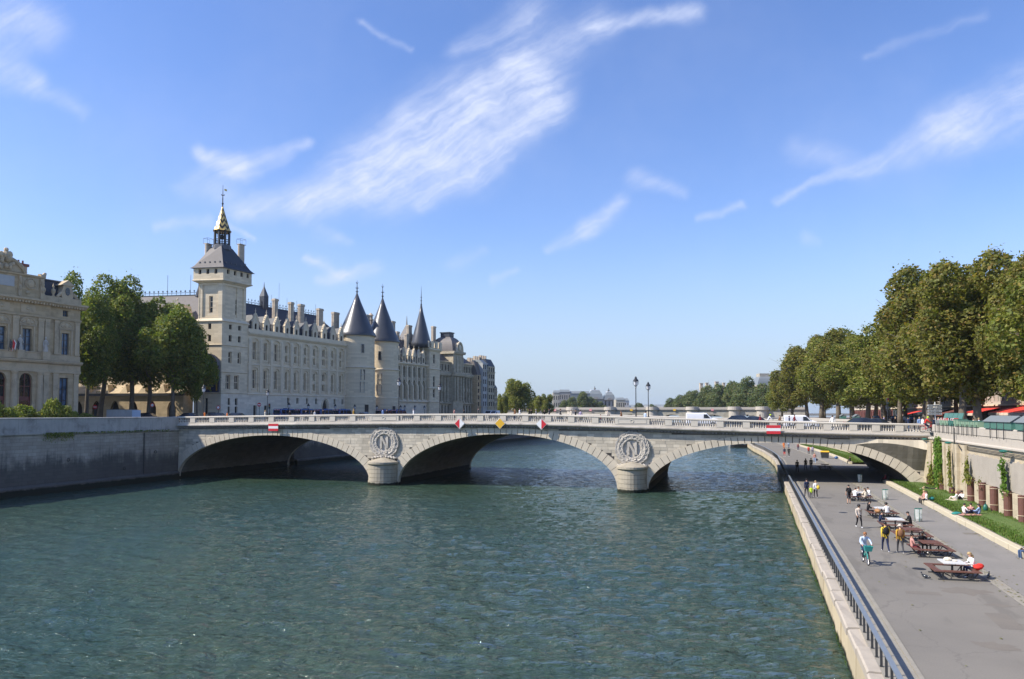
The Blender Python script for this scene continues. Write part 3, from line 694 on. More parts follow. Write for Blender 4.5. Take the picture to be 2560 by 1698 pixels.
# voussoirs, soffits
for k, a in enumerate(ARCH):
    c, hw, z0, zc = a; h = zc - z0
    th = np.linspace(math.pi, 0, 2000); pts = np.stack([c + hw * np.cos(th), z0 + h * np.sin(th)], 1)
    s_ = np.concatenate([[0], np.cumsum(np.hypot(*np.diff(pts, axis=0).T))]); n = 45
    te = np.interp(np.linspace(0, s_[-1], n + 1), s_, th)
    def P(tha, ext):
        # intrados point, and extrados point along the outward normal
        x, zz = c + hw * math.cos(tha), z0 + h * math.sin(tha)
        nx, nz = math.cos(tha) / hw, math.sin(tha) / h; L = math.hypot(nx, nz); nx, nz = nx / L, nz / L
        lo, hi = 0., 3.
        for _ in range(30):
            md = (lo + hi) / 2; u = (x + nx * md - c) / (hw + EX); v = (zz + nz * md - z0) / (h + EZ)
            if u * u + v * v < 1: lo = md
            else: hi = md
        q = lo * ext
        return x + nx * q, zz + nz * q
    for i in range(n):
        gap = .036 / (.6 * (hw + h)); g0, g1 = te[i] - gap, te[i + 1] + gap
        d = rng.uniform(-.09, -.05); A = [P(g0, 0), P((g0 + g1) / 2, 0), P(g1, 0), P(g1, 1), P((g0 + g1) / 2, 1), P(g0, 1)]
        # lower stones near the piers run down to the water
        v_ = MB(); v_.yprism(A, d, .62); v_.build('voussoir', M_VOUS, bridge)
    for i in range(0, n, 1):
        pass
    v_ = MB(); pp = [P(x_, 0) for x_ in te]
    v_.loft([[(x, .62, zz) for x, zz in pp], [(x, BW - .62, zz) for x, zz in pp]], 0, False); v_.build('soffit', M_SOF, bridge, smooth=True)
    v_ = MB(); qq = [P(x_, 1) for x_ in te]
    for i in range(n): v_.poly([(pp[i][0], BW - .03, pp[i][1]), (pp[i + 1][0], BW - .03, pp[i + 1][1]), (qq[i + 1][0], BW - .03, qq[i + 1][1]), (qq[i][0], BW - .03, qq[i][1])]); v_.poly([(pp[i][0], BW - .03, pp[i][1]), (pp[i + 1][0], BW - .03, pp[i + 1][1]), (pp[i + 1][0], BW - .65, pp[i + 1][1]), (pp[i][0], BW - .65, pp[i][1])])
    v_.build('rear_arch_ring', M_VOUS, bridge)
# piers and abutments below the springing
for x0, x1 in ((31.82, 36.23), (66.07, 69.98)):
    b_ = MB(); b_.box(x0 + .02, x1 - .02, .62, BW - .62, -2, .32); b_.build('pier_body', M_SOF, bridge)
    cx, r = (x0 + x1) / 2, (x1 - x0) / 2 - .12
    for side in (0, 1):
        zc_ = [-1.5, .55, 1.05, 1.6, 2.15, 2.7]
        def nose(rr, yb=.3, n=14):
            p = []
            for i in range(n + 1):
                an = math.pi * i / n; ex = .8
                p.append((cx - rr * math.cos(an), yb - 2.55 * (rr / r) * math.sin(an) ** .9))
            return p
        def put(mb, name, mt=None):
            if side: mb.v = [(2 * cx - x, BW - y, z) for x, y, z in mb.v]
            mb.build(name, mt or M_PIER, bridge)
        for q0, q1 in zip(zc_[:-1], zc_[1:]):
            v_ = MB(); v_.prism(nose(r + (.06 if q0 < 0 else 0) + .012 * (q0 < .6)), q0 + .02, q1 - .02); put(v_, 'pier_course')
        v_ = MB(); v_.prism(nose(r - .06), -1.4, 2.75); put(v_, 'pier_core', M_BRD)
        v_ = MB(); v_.loft([[(x, y, zz) for x, y in nose(rr)] for rr, zz in ((r + .0, 2.7), (r + .16, 2.85), (r + .16, 3.1), (r + .05, 3.16))]); put(v_, 'pier_cornice')
        v_ = MB(); ap = [(cx + (x - cx) * .02, .0, 3.75) for x, y in nose(r)]; v_.loft([[(x, y, 3.165) for x, y in nose(r + .02)], [(cx + (x - cx) * .45, y * .42, 3.52) for x, y in nose(r)], ap]); put(v_, 'pier_cap')
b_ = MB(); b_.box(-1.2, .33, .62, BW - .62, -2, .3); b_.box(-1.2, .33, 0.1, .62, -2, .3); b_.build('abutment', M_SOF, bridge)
# wreaths with the letter N
for wx, wz in ((34.12, 5.72), (68.02, 5.32)):
    b_ = MB(); rng = random.Random(4)
    ring = [(wx + 1.62 * math.cos(an), -.1, wz + 1.62 * math.sin(an)) for an in np.linspace(0, 2 * math.pi, 33)]
    b_.tube(ring, .36, 9)
    for i in range(64):
        an = 2 * math.pi * (i + rng.uniform(-.2, .2)) / 64; up = 1 if math.cos(an) > 0 else -1
        tdir = Vector((-math.sin(an) * up, 0, math.cos(an) * up))
        for q in range(3):
            rr = 1.62 + (q - 1) * .30 + rng.uniform(-.05, .05); c0 = Vector((wx + rr * math.cos(an), -.12 - (.3 if q == 1 else .2), wz + rr * math.sin(an)))
            side = Vector((math.cos(an), 0, math.sin(an))) * (q - 1) * .16
            tip = c0 + tdir * .42 + side + Vector((0, -.10, 0)); wv = Vector((math.cos(an), -.3, math.sin(an))) * .12
            b_.loft([[c0 - wv, c0 + Vector((0, -.09, 0)), c0 + wv, c0 + Vector((0, .06, 0))], [tip - wv * .7 - tdir * .1, tip + Vector((0, -.05, 0)) - tdir * .1, tip + wv * .7 - tdir * .1, tip + Vector((0, .03, 0)) - tdir * .1], [tip + wv * .05, tip, tip - wv * .05, tip + Vector((0, .01, 0))]])
    for i in range(150):
        an = rng.uniform(0, 6.283); q = rng.uniform(-.42, .42); rr = 1.62 + q; yy = -.12 - .32 * math.sqrt(max(0, 1 - (q / .46) ** 2)); s_ = rng.uniform(.08, .15)
        b_.ball((wx + rr * math.cos(an), yy, wz + rr * math.sin(an)), (s_, s_ * .9, s_ * 1.2), 5, 3)
    b_.v = [(x, -.04 + (y + .04) * .62, z) for x, y, z in b_.v]
    b_.build('laurel_wreath', M_CARV, bridge)
    b_ = MB()
    for sx in (-1, 1):
        for j in range(4):
            x0 = wx + sx * (.35 + j * .42); pts = [(x0 - sx * .25, -.15, wz - 1.75 - .05 * j), (x0, -.3, wz - 1.95 - .06 * j), (x0 + sx * .2, -.2, wz - 1.85 - .08 * j), (x0 + sx * .32, -.1, wz - 2.1 - .05 * j)]
            b_.tube(pts, [.10, .16, .13, .06], 6)
        b_.tube([(wx, -.2, wz - 1.6), (wx + sx * .5, -.32, wz - 1.35), (wx + sx * .75, -.2, wz - 1.6), (wx + sx * .1, -.25, wz - 1.75)], [.08, .14, .12, .08], 6)
    b_.build('ribbon', M_CARV, bridge)
    b_ = MB(); b_.loft([[(wx + 1.4 * math.cos(an), yy, wz + 1.4 * math.sin(an)) for an in np.linspace(0, 2 * math.pi, 28)[:-1]] for yy in (-.02, -.05)]); b_.build('roundel', M_CARV, bridge)
    b_ = MB(); Nw, Nh, sw, d = .46, .78, .125, -.24
    for sx in (-1, 1):
        b_.box(wx + sx * Nw - sw, wx + sx * Nw + sw, d, -.04, wz - Nh, wz + Nh)
        b_.box(wx + sx * Nw - sw - .1, wx + sx * Nw + sw + .1, d + .01, -.04, wz + sx * -Nh - .06, wz + sx * -Nh + .07)
    b_.yprism([(wx - Nw - sw, wz + Nh), (wx - Nw + sw + .06, wz + Nh), (wx + Nw + sw, wz - Nh), (wx + Nw - sw - .06, wz - Nh)], d - .02, -.04)
    b_.build('letter_n', M_CARV, bridge)
# string of mouldings, cornice, deck
TS = [-.55 + 102.1 * i / 34 for i in range(35)]
def run(prof, name, mat, back=False, t0=None, t1=None, kind=None):
    """profile [(y, dz)] swept along the hump of the bridge"""
    mb = MB(); ts = [t for t in TS if (t0 is None or t >= t0) and (t1 is None or t <= t1)]
    for a, b in zip(ts[:-1], ts[1:]):
        mb.loft([[(t, (BW - y) if back else y, zt(t) + dz) for y, dz in prof] for t in (a, b)], 0, True, a == ts[0], b == ts[-1])
    return mb.build(name, mat, bridge, kind=kind)
for back in (False, True):
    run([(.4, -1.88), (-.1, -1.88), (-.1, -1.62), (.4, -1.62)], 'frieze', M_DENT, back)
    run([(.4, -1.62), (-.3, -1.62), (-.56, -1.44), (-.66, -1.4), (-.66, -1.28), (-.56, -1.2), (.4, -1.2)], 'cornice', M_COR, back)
    run([(-.30, -1.2), (.12, -1.2), (.12, -.92), (-.30, -.92)], 'plinth', M_BAL, back)
    run([(-.36, -.22), (.18, -.22), (.2, -.1), (.14, 0), (-.32, 0), (-.38, -.1)], 'top_rail', M_BAL, back)
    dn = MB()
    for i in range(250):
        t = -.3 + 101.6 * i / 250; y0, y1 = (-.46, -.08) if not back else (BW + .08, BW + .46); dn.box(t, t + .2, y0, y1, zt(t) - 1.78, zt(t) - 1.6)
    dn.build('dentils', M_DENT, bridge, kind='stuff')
PED = [-.28, 3.05, 6.41, 9.73, 13.07, 16.39, 19.7, 22.95, 26.2, 29.35, 32.74, 35.6, 39.0, 42.08, 45.12, 48.04, 51.17, 54.21, 57.26, 60.29, 63.39, 66.55, 69.4, 72.54, 75.64, 78.67, 81.73, 84.79, 87.8, 90.8, 93.6, 96.0, 98.45, 101.1]
WIDE = {10: (31.9, 36.3), 21: (65.9, 70.2)}
bal_prof = [(.075, 0), (.075, .06), (.05, .1), (.085, .22), (.1, .3), (.06, .48), (.05, .56), (.075, .62), (.075, .70)]
for back in (False, True):
    bl = MB()
    for i, t in enumerate(PED):
        if i in (11, 22): continue
        x0, x1 = WIDE.get(i, (t - .42, t + .42)) if not i == 0 else (t - .3, t + .3)
        y0, y1 = (-.33, .15) if not back else (BW - .15, BW + .33)
        p = MB(); zc_ = zt((x0 + x1) / 2); p.box(x0, x1, y0, y1, zc_ - .93, zc_ - .2)
        if i in WIDE:
            for fx0, fx1, fz0, fz1 in ((x0 + .35, x1 - .35, zc_ - .84, zc_ - .78), (x0 + .35, x1 - .35, zc_ - .32, zc_ - .26)): p.box(fx0, fx1, y0 - .03, y0, fz0, fz1)
            for fx0 in (x0 + .35, x1 - .41): p.box(fx0, fx0 + .06, y0 - .03, y0, zc_ - .78, zc_ - .32)
            p.tube([((x0 + x1) / 2 + .2 * math.cos(an), y0 - .02, zc_ - .55 + .2 * math.sin(an)) for an in np.linspace(0, 6.283, 13)], .035, 5)
        p.build('pedestal', M_BAL, bridge)
    bays = []
    for i in range(len(PED) - 1):
        a = WIDE[i][1] if i in WIDE else PED[i] + (.42 if i else .3); b = WIDE[i + 1][0] if i + 1 in WIDE else PED[i + 1] - .42
        if i in (11, 22): a = WIDE[i - 1][1]
        if i + 1 in (11, 22): continue
        bays.append((a, b))
    for a, b in bays:
        n = max(3, round((b - a) / .285))
        for k in range(n):
            t = a + (b - a) * (k + .5) / n; zb = zt(t) - .92
            bl.lathe([(r * 1.02, zb + hz) for r, hz in bal_prof], 6, (t, -.09 if not back else BW + .09), cap=False)
    bl.build('balusters', M_BAL, bridge, smooth=True, kind='stuff')
b_ = MB()
for a, b in zip(TS[:-1], TS[1:]):
    za, zb = zt(a), zt(b)
    for y0, y1, dz in ((.1, 5.2, -.98), (24.8, 29.9, -.98)): b_.loft([[(t, y, zt(t) + z_) for y, z_ in ((y0, -1.3), (y1, -1.3), (y1, dz), (y0, dz))] for t in (a, b)])
b_.build('footway', M_PAVE, bridge)
b_ = MB()
for a, b in zip(TS[:-1], TS[1:]): b_.poly([(a, 5.2, zt(a) - 1.12), (b, 5.2, zt(b) - 1.12), (b, 24.8, zt(b) - 1.12), (a, 24.8, zt(a) - 1.12)])
b_.build('carriageway', M_ROAD, bridge)
# flared corner over the quay: the deck swings out on a shallow squinch arch
b_ = MB(); N = 16
def fl(u): return -.06 - 1.7 * u ** 1.5
def fz(u): return 5.98 + .42 * math.sin(math.pi * min(1, u * 1.05)) - .35 * u ** 2
F, G = [], []
for i in range(N + 1):
    u = i / N; t = 93.2 + 7.95 * u; F.append((t, fl(u), fz(u)))
    zi = ellz(ARCH[2], min(t, 99.9), .95) or .3; G.append((t, .0, max(1.5, zi)))
for i in range(N):
    b_.poly([F[i], F[i + 1], G[i + 1], G[i]])
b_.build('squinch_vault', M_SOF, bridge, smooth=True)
b_ = MB()
for i in range(N):
    t0, t1 = F[i][0], F[i + 1][0]
    b_.poly([F[i], F[i + 1], (t1, F[i + 1][1] - .0, zt(t1) - 1.86), (t0, F[i][1], zt(t0) - 1.86)]); b_.poly([F[i], F[i + 1], (t1, F[i + 1][1] + .45, F[i + 1][2] - .02), (t0, F[i][1] + .3, F[i][2] - .02)])
    b_.poly([(t0, F[i][1], zt(t0) - 1.86), (t1, F[i + 1][1], zt(t1) - 1.86), (t1, 0, zt(t1) - 1.86), (t0, 0, zt(t0) - 1.86)])
b_.build('squinch_face', M_VOUS, bridge)
b_ = MB(); b_.xprism([(-1.9, 1.4), (-1.9, zt(101) - 1.86), (30, zt(101) - 1.86), (30, 1.4)], 100.95, 102.2); b_.build('abutment', M_RW, bridge)
for i in range(9):
    v_ = MB(); z0 = 1.5 + i * .56; L = .95 if i % 2 else .6; v_.box(101.0 - .02, 101.25, -1.95, -1.9 + L, z0 + .01, z0 + .55); v_.build('quoin_stone', M_VOUS, bridge)
# ---------------------------------------------------------------- navigation boards hung on the bridge
def onbridge(t, y, z): v_ = Matrix.Rotation(BRZ, 3, 'Z') @ Vector((t, y, z)); return Vector((-33 + v_.x, -2.5 + v_.y, v_.z))
def board(t, z, lab):
    g = thing('navigation_board', lab, 'sign', onbridge(t, -.8, z), BRZ, 'red and white no entry boards on the bridge')
    for i, (z0, z1, mm, nm) in enumerate(((.17, .51, M_RED, 'red_band'), (-.17, .17, M_WHITE, 'white_band'), (-.51, -.17, M_RED, 'red_band'))):
        b_ = MB(); b_.box(-.79, .79, -.05 - .004 * (i == 1), .03, z0, z1); b_.build(nm, mm, g)
    b_ = MB(); b_.box(-.5, -.42, .03, .12, -.4, .45); b_.box(.42, .5, .03, .12, -.4, .45); b_.build('bracket', M_IRON, g)
board(17.1, 7.72, 'red and white striped board above the left arch, beside the quay wall end')
board(84.8, 7.8, 'red and white striped board above the right arch, over the path')
def diamond(t, z, kind, lab):
    g = thing('navigation_diamond', lab, 'sign', onbridge(t, -.84, z), BRZ)
    def half(x, nm, mm):
        b_ = MB(); b_.yprism([(0, -.66), (x * .66, 0), (0, .66)], -.05, .03); b_.build(nm, mm, g)
    if kind == 'y': half(-1, 'yellow_panel', M_YEL); half(1, 'yellow_panel', M_YEL)
    else: half(-1, 'red_half' if kind == 'rw' else 'white_half', M_RED if kind == 'rw' else M_WHITE); half(1, 'white_half' if kind == 'rw' else 'red_half', M_WHITE if kind == 'rw' else M_RED)
    b_ = MB()
    for (ax, az), (bx_, bz) in (((0, -.7), (.7, 0)), ((.7, 0), (0, .7)), ((0, .7), (-.7, 0)), ((-.7, 0), (0, -.7))): b_.tube([(ax, -.02, az), (bx_, -.02, bz)], .03, 4)
    b_.build('rim', M_SIGN, g); b_ = MB(); b_.box(-.05, .05, .03, .16, -.5, .5); b_.build('bracket', M_IRON, g)
diamond(45.35, 8.36, 'rw', 'diamond board red on its left half and white on its right'); diamond(50.95, 8.4, 'y', 'plain yellow diamond board at the crown of the middle arch'); diamond(56.52, 8.33, 'wr', 'diamond board white on its left half and red on its right')
# ================================================================ LEFT BANK BUILDINGS (survey frame: s along the quay front, d inward, z up)
PO, PD = (-53.5, 33.45), (.1288, .9917); PRZ = math.atan2(PD[1], PD[0]); GZ = 8.12
PQ = Vector(PD).normalized(); PI_ = Vector((-PQ.y, PQ.x))
def pw(s, d, z=GZ): return (PO[0] + PQ.x * s + PI_.x * d, PO[1] + PQ.y * s + PI_.y * d, z)
def pal(px, py, d=0.0): return onplane(px, py, PO, PD, d)
class BLD:
    """a building of the quay front: an Empty at (s0, d0); part coordinates are given in the survey frame"""
    def __init__(b, name, label, s0, d0=0., cat='building', group=None):
        b.o = thing(name, label, cat, pw(s0, d0), PRZ, group); b.s0, b.d0 = s0, d0
        b.off = lambda x, y, z: (x - s0, y - d0, z - GZ)
    def mb(b): return MB(b.off)
    def front(b, d=0.): return lambda a, z, c: b.off(a, d + c, z)
    def mid(b, M, name, mats, parent=None, **k): return M.build(name, mats, parent or b.o, **k)
def face(p, q, s0=0, d0=0):
    """T for a vertical face from plan point p to q; a in metres along, b = z, c inward (left of p->q)"""
    L = math.hypot(q[0] - p[0], q[1] - p[1]); ux, uy = (q[0] - p[0]) / L, (q[1] - p[1]) / L
    return (lambda a, z, c: (p[0] + ux * a - uy * c - s0, p[1] + uy * a + ux * c - d0, z - GZ)), L
def offpoly(P, o):
    n = len(P); out = []
    for i in range(n):
        a, b, c = Vector(P[i - 1]), Vector(P[i]), Vector(P[(i + 1) % n])
        u, v = (b - a).normalized(), (c - b).normalized(); nu, nv = Vector((u.y, -u.x)), Vector((v.y, -v.x))
        m = nu + nv; m = m / m.length_squared * 2; out.append(tuple(b + m * o))
    return out

# ---------------------------------------------------------------- clock tower
ct = BLD('clock_tower', 'tall square stone clock tower with slate roof and gilded lantern spire', 0, 0, 'tower')
EDL = (-.266, .964); CW, CE = 7.35, 6.0
PL = [(0, 0), (CW, 0), (CW + EDL[0] * CE, EDL[1] * CE), (EDL[0] * CE, EDL[1] * CE)]   # counter-clockwise from the front corner
def tower_tier(name, o, z0, z1, holesR=(), holesE=(), depth=.45, mat=None):
    P = offpoly(PL, o); M = MB()
    for i in range(4):
        T, L = face(P[i], P[(i + 1) % 4])
        if i == 0: facegrid(M, T, 0, L, z0, z1, list(holesR), depth)
        elif i == 3: facegrid(M, T, 0, L, z0, z1, [(L - h[1], L - h[0], h[2], h[3]) for h in holesE], depth)
        else: facegrid(M, T, 0, L, z0, z1, [], 0)
    M.build(name, mat or M_PAL, ct.o)
    for i, hs_ in ((0, holesR), (3, holesE)):
        T, L = face(P[i], P[(i + 1) % 4])
        for h in hs_:
            a0, a1 = (h[0], h[1]) if i == 0 else (L - h[1], L - h[0])
            if len(h) > 4: window(T, a0, a1, h[2], h[3], depth - .05, h[4], h[5], ct.o, M_PALT, M_GLASS, .14)
            else: window(T, a0, a1, h[2], h[3], depth - .05, 1, 1, ct.o, M_FRAMED, M_GLASS, .06)
def tier_band(name, o0, o1, z0, z1, mat=None):
    M = MB(ct.off); M.loft([[(x, y, z) for x, y in offpoly(PL, o)] for o, z in ((o0, z0), (o1, z0 + (z1 - z0) * .45), (o1, z1 - .06), (o1 - .1, z1))]); M.build(name, mat or M_PALT, ct.o)
tower_tier('tower_base', .0, GZ - .5, 13.75, [(1.86, 2.5, 11.4, 12.8), (1.86, 2.5, 9.6, 11.1), (3.82, 4.55, 11.4, 12.8), (3.82, 4.55, 9.6, 11.1)], [(2.9, 3.5, 9.5, 12.8)], mat=M_PALB)
tower_tier('tower_shaft', -.04, 13.95, 28.55, [(1.2, 2.45, 14.6, 17.6, 2, 2), (3.5, 4.75, 14.6, 17.6, 2, 2), (1.84, 2.72, 20.0, 22.4, 1, 2), (4.4, 5.25, 20.0, 22.4, 1, 2), (1.84, 2.68, 24.5, 25.8), (4.42, 5.2, 24.5, 25.8), (1.9, 2.72, 27.0, 28.0), (4.42, 5.24, 27.0, 28.0)], [(2.4, 3.1, 26.9, 28.05), (2.4, 3.1, 24.4, 25.7)])
for z in (18.05, 23.55): tier_band('string_course', -.04, .14, z, z + .22)
tier_band('string_course', 0, .18, 13.75, 13.98)
M = MB(ct.off); M.loft([[(x, y, z) for x, y in offpoly(PL, o)] for o, z in ((.16, 28.5), (.16, 28.62), (-.36, 29.15))]); M.build('string_course', M_PALT, ct.o)
# belfry stage: framed panels
P = offpoly(PL, -.35); M = MB()
for i in range(4):
    T, L = face(P[i], P[(i + 1) % 4]); h = []
    if i == 0: h = [(.75, L - 2.55, 29.6, 36.0), (L - 2.2, L - .7, 29.6, 36.0)]
    if i == 3: h = [(.85, L - .95, 29.4, 36.1)]
    facegrid(M, T, 0, L, 28.9, 36.6, h, .22)
    T2 = (lambda T_: lambda a, z, c: T_(a, z, c + .22))(T)
    if i == 3: wh = [(L / 2 - .42, L / 2 + .42, 30.3, 33.8)]
    elif i == 0: wh = [(L - 2.75, L - 2.05, 30.2, 33.6)]; 
    else: wh = []
    if i == 0:
        facegrid(M, T2, 0, L, 28.9, 36.6, wh, .4)
    else: facegrid(M, T2, 0, L, 28.9, 36.6, wh, .4)
    for w_ in wh: window(T2, *w_, .35, 1, 3, ct.o, M_PALT, M_GLASS, .14)
M.build('belfry_stage', M_PAL, ct.o)
M = MB(ct.off); M.loft([[(x, y, z) for x, y in offpoly(PL, o)] for o, z in ((-.35, 36.35), (.05, 36.6), (.45, 36.85), (.45, 37.0), (.34, 37.08))]); M.build('corbel_table', M_PALT, ct.o)
tower_tier('parapet_stage', .3, 37.0, 39.45, [(1.0, 1.75, 38.3, 39.25), (2.9, 3.65, 38.3, 39.25), (4.75, 5.5, 38.3, 39.25), (6.5, 7.25, 38.3, 39.25)], [(1.3, 1.95, 38.2, 39.2), (3.1, 3.75, 38.2, 39.2), (4.85, 5.5, 38.2, 39.2)], .5)
cx, cyy = 2.45, 2.9
for i in range(4):
    e = offpoly(PL, .65); s8 = [(cx - 1.5, cyy - 1.4), (cx + 1.5, cyy - 1.4), (cx + 1.5, cyy + 1.4), (cx - 1.5, cyy + 1.4)]
    M = MB(ct.off); a, b2 = e[i], e[(i + 1) % 4]; c_, d_ = s8[(i + 1) % 4], s8[i]
    mid = lambda p, q, f: (p[0] + (q[0] - p[0]) * f, p[1] + (q[1] - p[1]) * f)
    a1, b1 = mid(a, d_, .2), mid(b2, c_, .2)
    M.poly([(*a, 39.45), (*b2, 39.45), (*b1, 40.1), (*a1, 40.1)]); M.poly([(*a1, 40.1), (*b1, 40.1), (*c_, 44.2), (*d_, 44.2)])
    M.build('slate_slope', M_SLATEP if i == 3 else M_SLATE, ct.o)  # sunward slope takes the slate colour with sunlight painted in
    if i in (0, 3):
        M = MB(ct.off)
        for q in range(5): f = (q + .5) / 5; p = mid(a1, b1, f); t_ = mid(p, mid(d_, c_, .5), .12); M.box(t_[0] - .12, t_[0] + .12, t_[1] - .12, t_[1] + .12, 40.55, 40.85)
        M.build('roof_vents', M_LEAD, ct.o, kind='stuff')
M = MB(ct.off); M.loft([[(x, y, z) for x, y in offpoly(PL, o)] for o, z in ((.4, 39.38), (.7, 39.42), (.7, 39.5), (.4, 39.5))]); M.build('eaves', M_LEAD, ct.o)
# lantern and spire
M = MB(ct.off); M.lathe([(2.0, 43.7), (1.8, 44.6), (1.75, 44.75)], 8, (cx, cyy)); M.build('lantern_base', M_LEAD, ct.o)
M = MB(ct.off)
for i in range(8):
    an = math.pi / 8 + math.pi / 4 * i; x, y = cx + 1.5 * math.cos(an), cyy + 1.5 * math.sin(an)
    M.box(x - .17, x + .17, y - .17, y + .17, 44.7, 47.9); an2 = an + math.pi / 4; x2, y2 = cx + 1.5 * math.cos(an2), cyy + 1.5 * math.sin(an2)
    M.tube([(x, y, 45.9), (x2, y2, 45.9)], .07, 4); M.tube([(x, y, 47.5), (x2, y2, 47.5)], .14, 4); M.tube([(x, y, 44.95), (x2, y2, 44.95)], .1, 4)
    xm, ym = (x + x2) / 2, (y + y2) / 2; M.tube([(xm, ym, 44.9), (xm, ym, 45.9)], .06, 4); M.tube([(xm, ym, 47.5), (xm, ym, 46.7)], .05, 4)
M.ball((cx, cyy, 46.5), (.5, .5, .55)); M.tube([(cx, cyy, 44.7), (cx, cyy, 47.6)], .12); M.build('lantern', M_IRON, ct.o)
M = MB(ct.off); ringsz = [(1.95, 47.7), (1.7, 47.95), (1.28, 49.2), (.82, 50.6), (.42, 51.9), (.14, 52.9)]
M.lathe(ringsz, 8, (cx, cyy), a0=math.pi / 8, a1=math.pi / 8 + 2 * math.pi)
m, t, p = newmat('gilded_chevron_roof'); x, y, z = t.xyz(t.new('TexCoord').outputs['Object'])
an = t.math('ARCTAN2', t.math('SUBTRACT', y, cyy), t.math('SUBTRACT', x, cx)); tri = t.math('PINGPONG', t.math('MULTIPLY', an, 4 / math.pi), .5)
zz = t.math('FRACT', t.math('ADD', t.math('MULTIPLY', t.math('SUBTRACT', z, 47.9 - GZ), .82), t.math('MULTIPLY', tri, -1.15)))
t.put(p.inputs['Base Color'], t.mix(t.math('GREATER_THAN', zz, .5), (.045, .04, .035), (.72, .50, .16))); p.inputs['Metallic'].default_value = .35; p.inputs['Roughness'].default_value = .4
M.build('gilded_spire', m, ct.o)
M = MB(ct.off); M.tube([(cx, cyy, 52.8), (cx, cyy, 57.6)], [.14, .03]); M.ball((cx, cyy, 53.6), .22); M.ball((cx, cyy, 54.6), .14)
for an in (0, 1.57, 3.14, 4.71): M.tube([(cx, cyy, 55.3), (cx + .5 * math.cos(an), cyy + .5 * math.sin(an), 55.5)], .05, 4)
M.build('finial', M_IRON, ct.o); M = MB(ct.off); M.box(cx - .05, cx + .65, cyy - .5, cyy - .45, 56.3, 56.7); M.build('weather_vane', M_GOLD, ct.o)
for sx, dy, zt_, tx in ((7.35, 2.4, 45.8, .62), (1.0, 5.2, 44.9, .55)):
    M = MB(ct.off); M.box(sx - .75, sx + .75, dy - .55, dy + .55, 39.6, 41.6); M.box(sx - .85, sx + .85, dy - .65, dy + .65, 41.6, 41.8)
    for q in (-1, 0, 1): M.lathe([(.36, 41.8), (.34, zt_)], 8, (sx + q * .48, dy))
    M.box(sx - .82, sx + .82, dy - .5, dy + .5, zt_, zt_ + .12); ch = M.build('chimney', M_CHIM, ct.o)
    M = MB(ct.off)
    for a, b2 in ((-1, -1), (1, -1), (1, 1), (-1, 1)): M.tube([(sx + a * .8, dy + b2 * .55, zt_), (sx + a * .8, dy + b2 * .55, zt_ + 1.2)], .03, 4)
    M.tube([(sx - .8, dy - .55, zt_ + 1.2), (sx + .8, dy - .55, zt_ + 1.2), (sx + .8, dy + .55, zt_ + 1.2), (sx - .8, dy + .55, zt_ + 1.2), (sx - .8, dy - .55, zt_ + 1.2)], .03, 4); M.build('chimney_guard', M_IRON, ch)
# the clock on the boulevard side, under its little barrel roof
T, L = face(PL[3], PL[0]); TC = lambda a, z, c: T(L - a, z, c)
M = MB(); M.poly([TC(.5, 14.0, -.06), TC(5.3, 14.0, -.06), TC(5.3, 19.6, -.06), TC(2.9, 21.4, -.06), TC(.5, 19.6, -.06)]); M.build('clock_field', M_CLOCK, ct.o)
M = MB(); n = 12
for i in range(n):
    a0, a1 = math.pi * i / n, math.pi * (i + 1) / n; q = [(2.9 + 2.65 * math.cos(x), 19.4 + 2.3 * math.sin(x)) for x in (a0, a1)]
    M.loft([[TC(q[0][0], q[0][1], c) for c in (.0,)] + [TC(q[0][0], q[0][1], -1.2), TC(q[0][0], q[0][1] + .18, -1.2), TC(q[0][0], q[0][1] + .18, 0)], [TC(q[1][0], q[1][1], 0), TC(q[1][0], q[1][1], -1.2), TC(q[1][0], q[1][1] + .18, -1.2), TC(q[1][0], q[1][1] + .18, 0)]])
for a in (.35, 5.45): M.loft([[TC(a - .12, z, 0), TC(a + .12, z, 0), TC(a + .12, z, -.4), TC(a - .12, z, -.4)] for z in (14, 19.4)])
M.build('clock_canopy', M_LEAD, ct.o)
M = MB()
for a0, a1, z0, z1 in ((1.5, 4.3, 15.6, 15.9), (1.5, 4.3, 18.3, 18.6), (1.5, 1.8, 15.9, 18.3), (4.0, 4.3, 15.9, 18.3), (.75, 1.0, 14.3, 18.8), (4.8, 5.05, 14.3, 18.8), (2.2, 3.6, 14.6, 15.2), (2.4, 3.4, 19.2, 20.2)): M.loft([[TC(a0, z0, c), TC(a1, z0, c), TC(a1, z1, c), TC(a0, z1, c)] for c in (-.08, -.3)])
M.tube([TC(2.9 + 1.05 * math.cos(x), 17.1 + 1.05 * math.sin(x), -.2) for x in np.linspace(0, 6.283, 20)], .1, 5); M.build('gilt_frame', M_GOLD, ct.o)
M = MB(); M.loft([[TC(2.9 + 1.0 * math.cos(x), 17.1 + 1.0 * math.sin(x), c) for x in np.linspace(0, 6.283, 20)[:-1]] for c in (-.08, -.14)]); M.build('clock_dial', M_GOLD, ct.o)

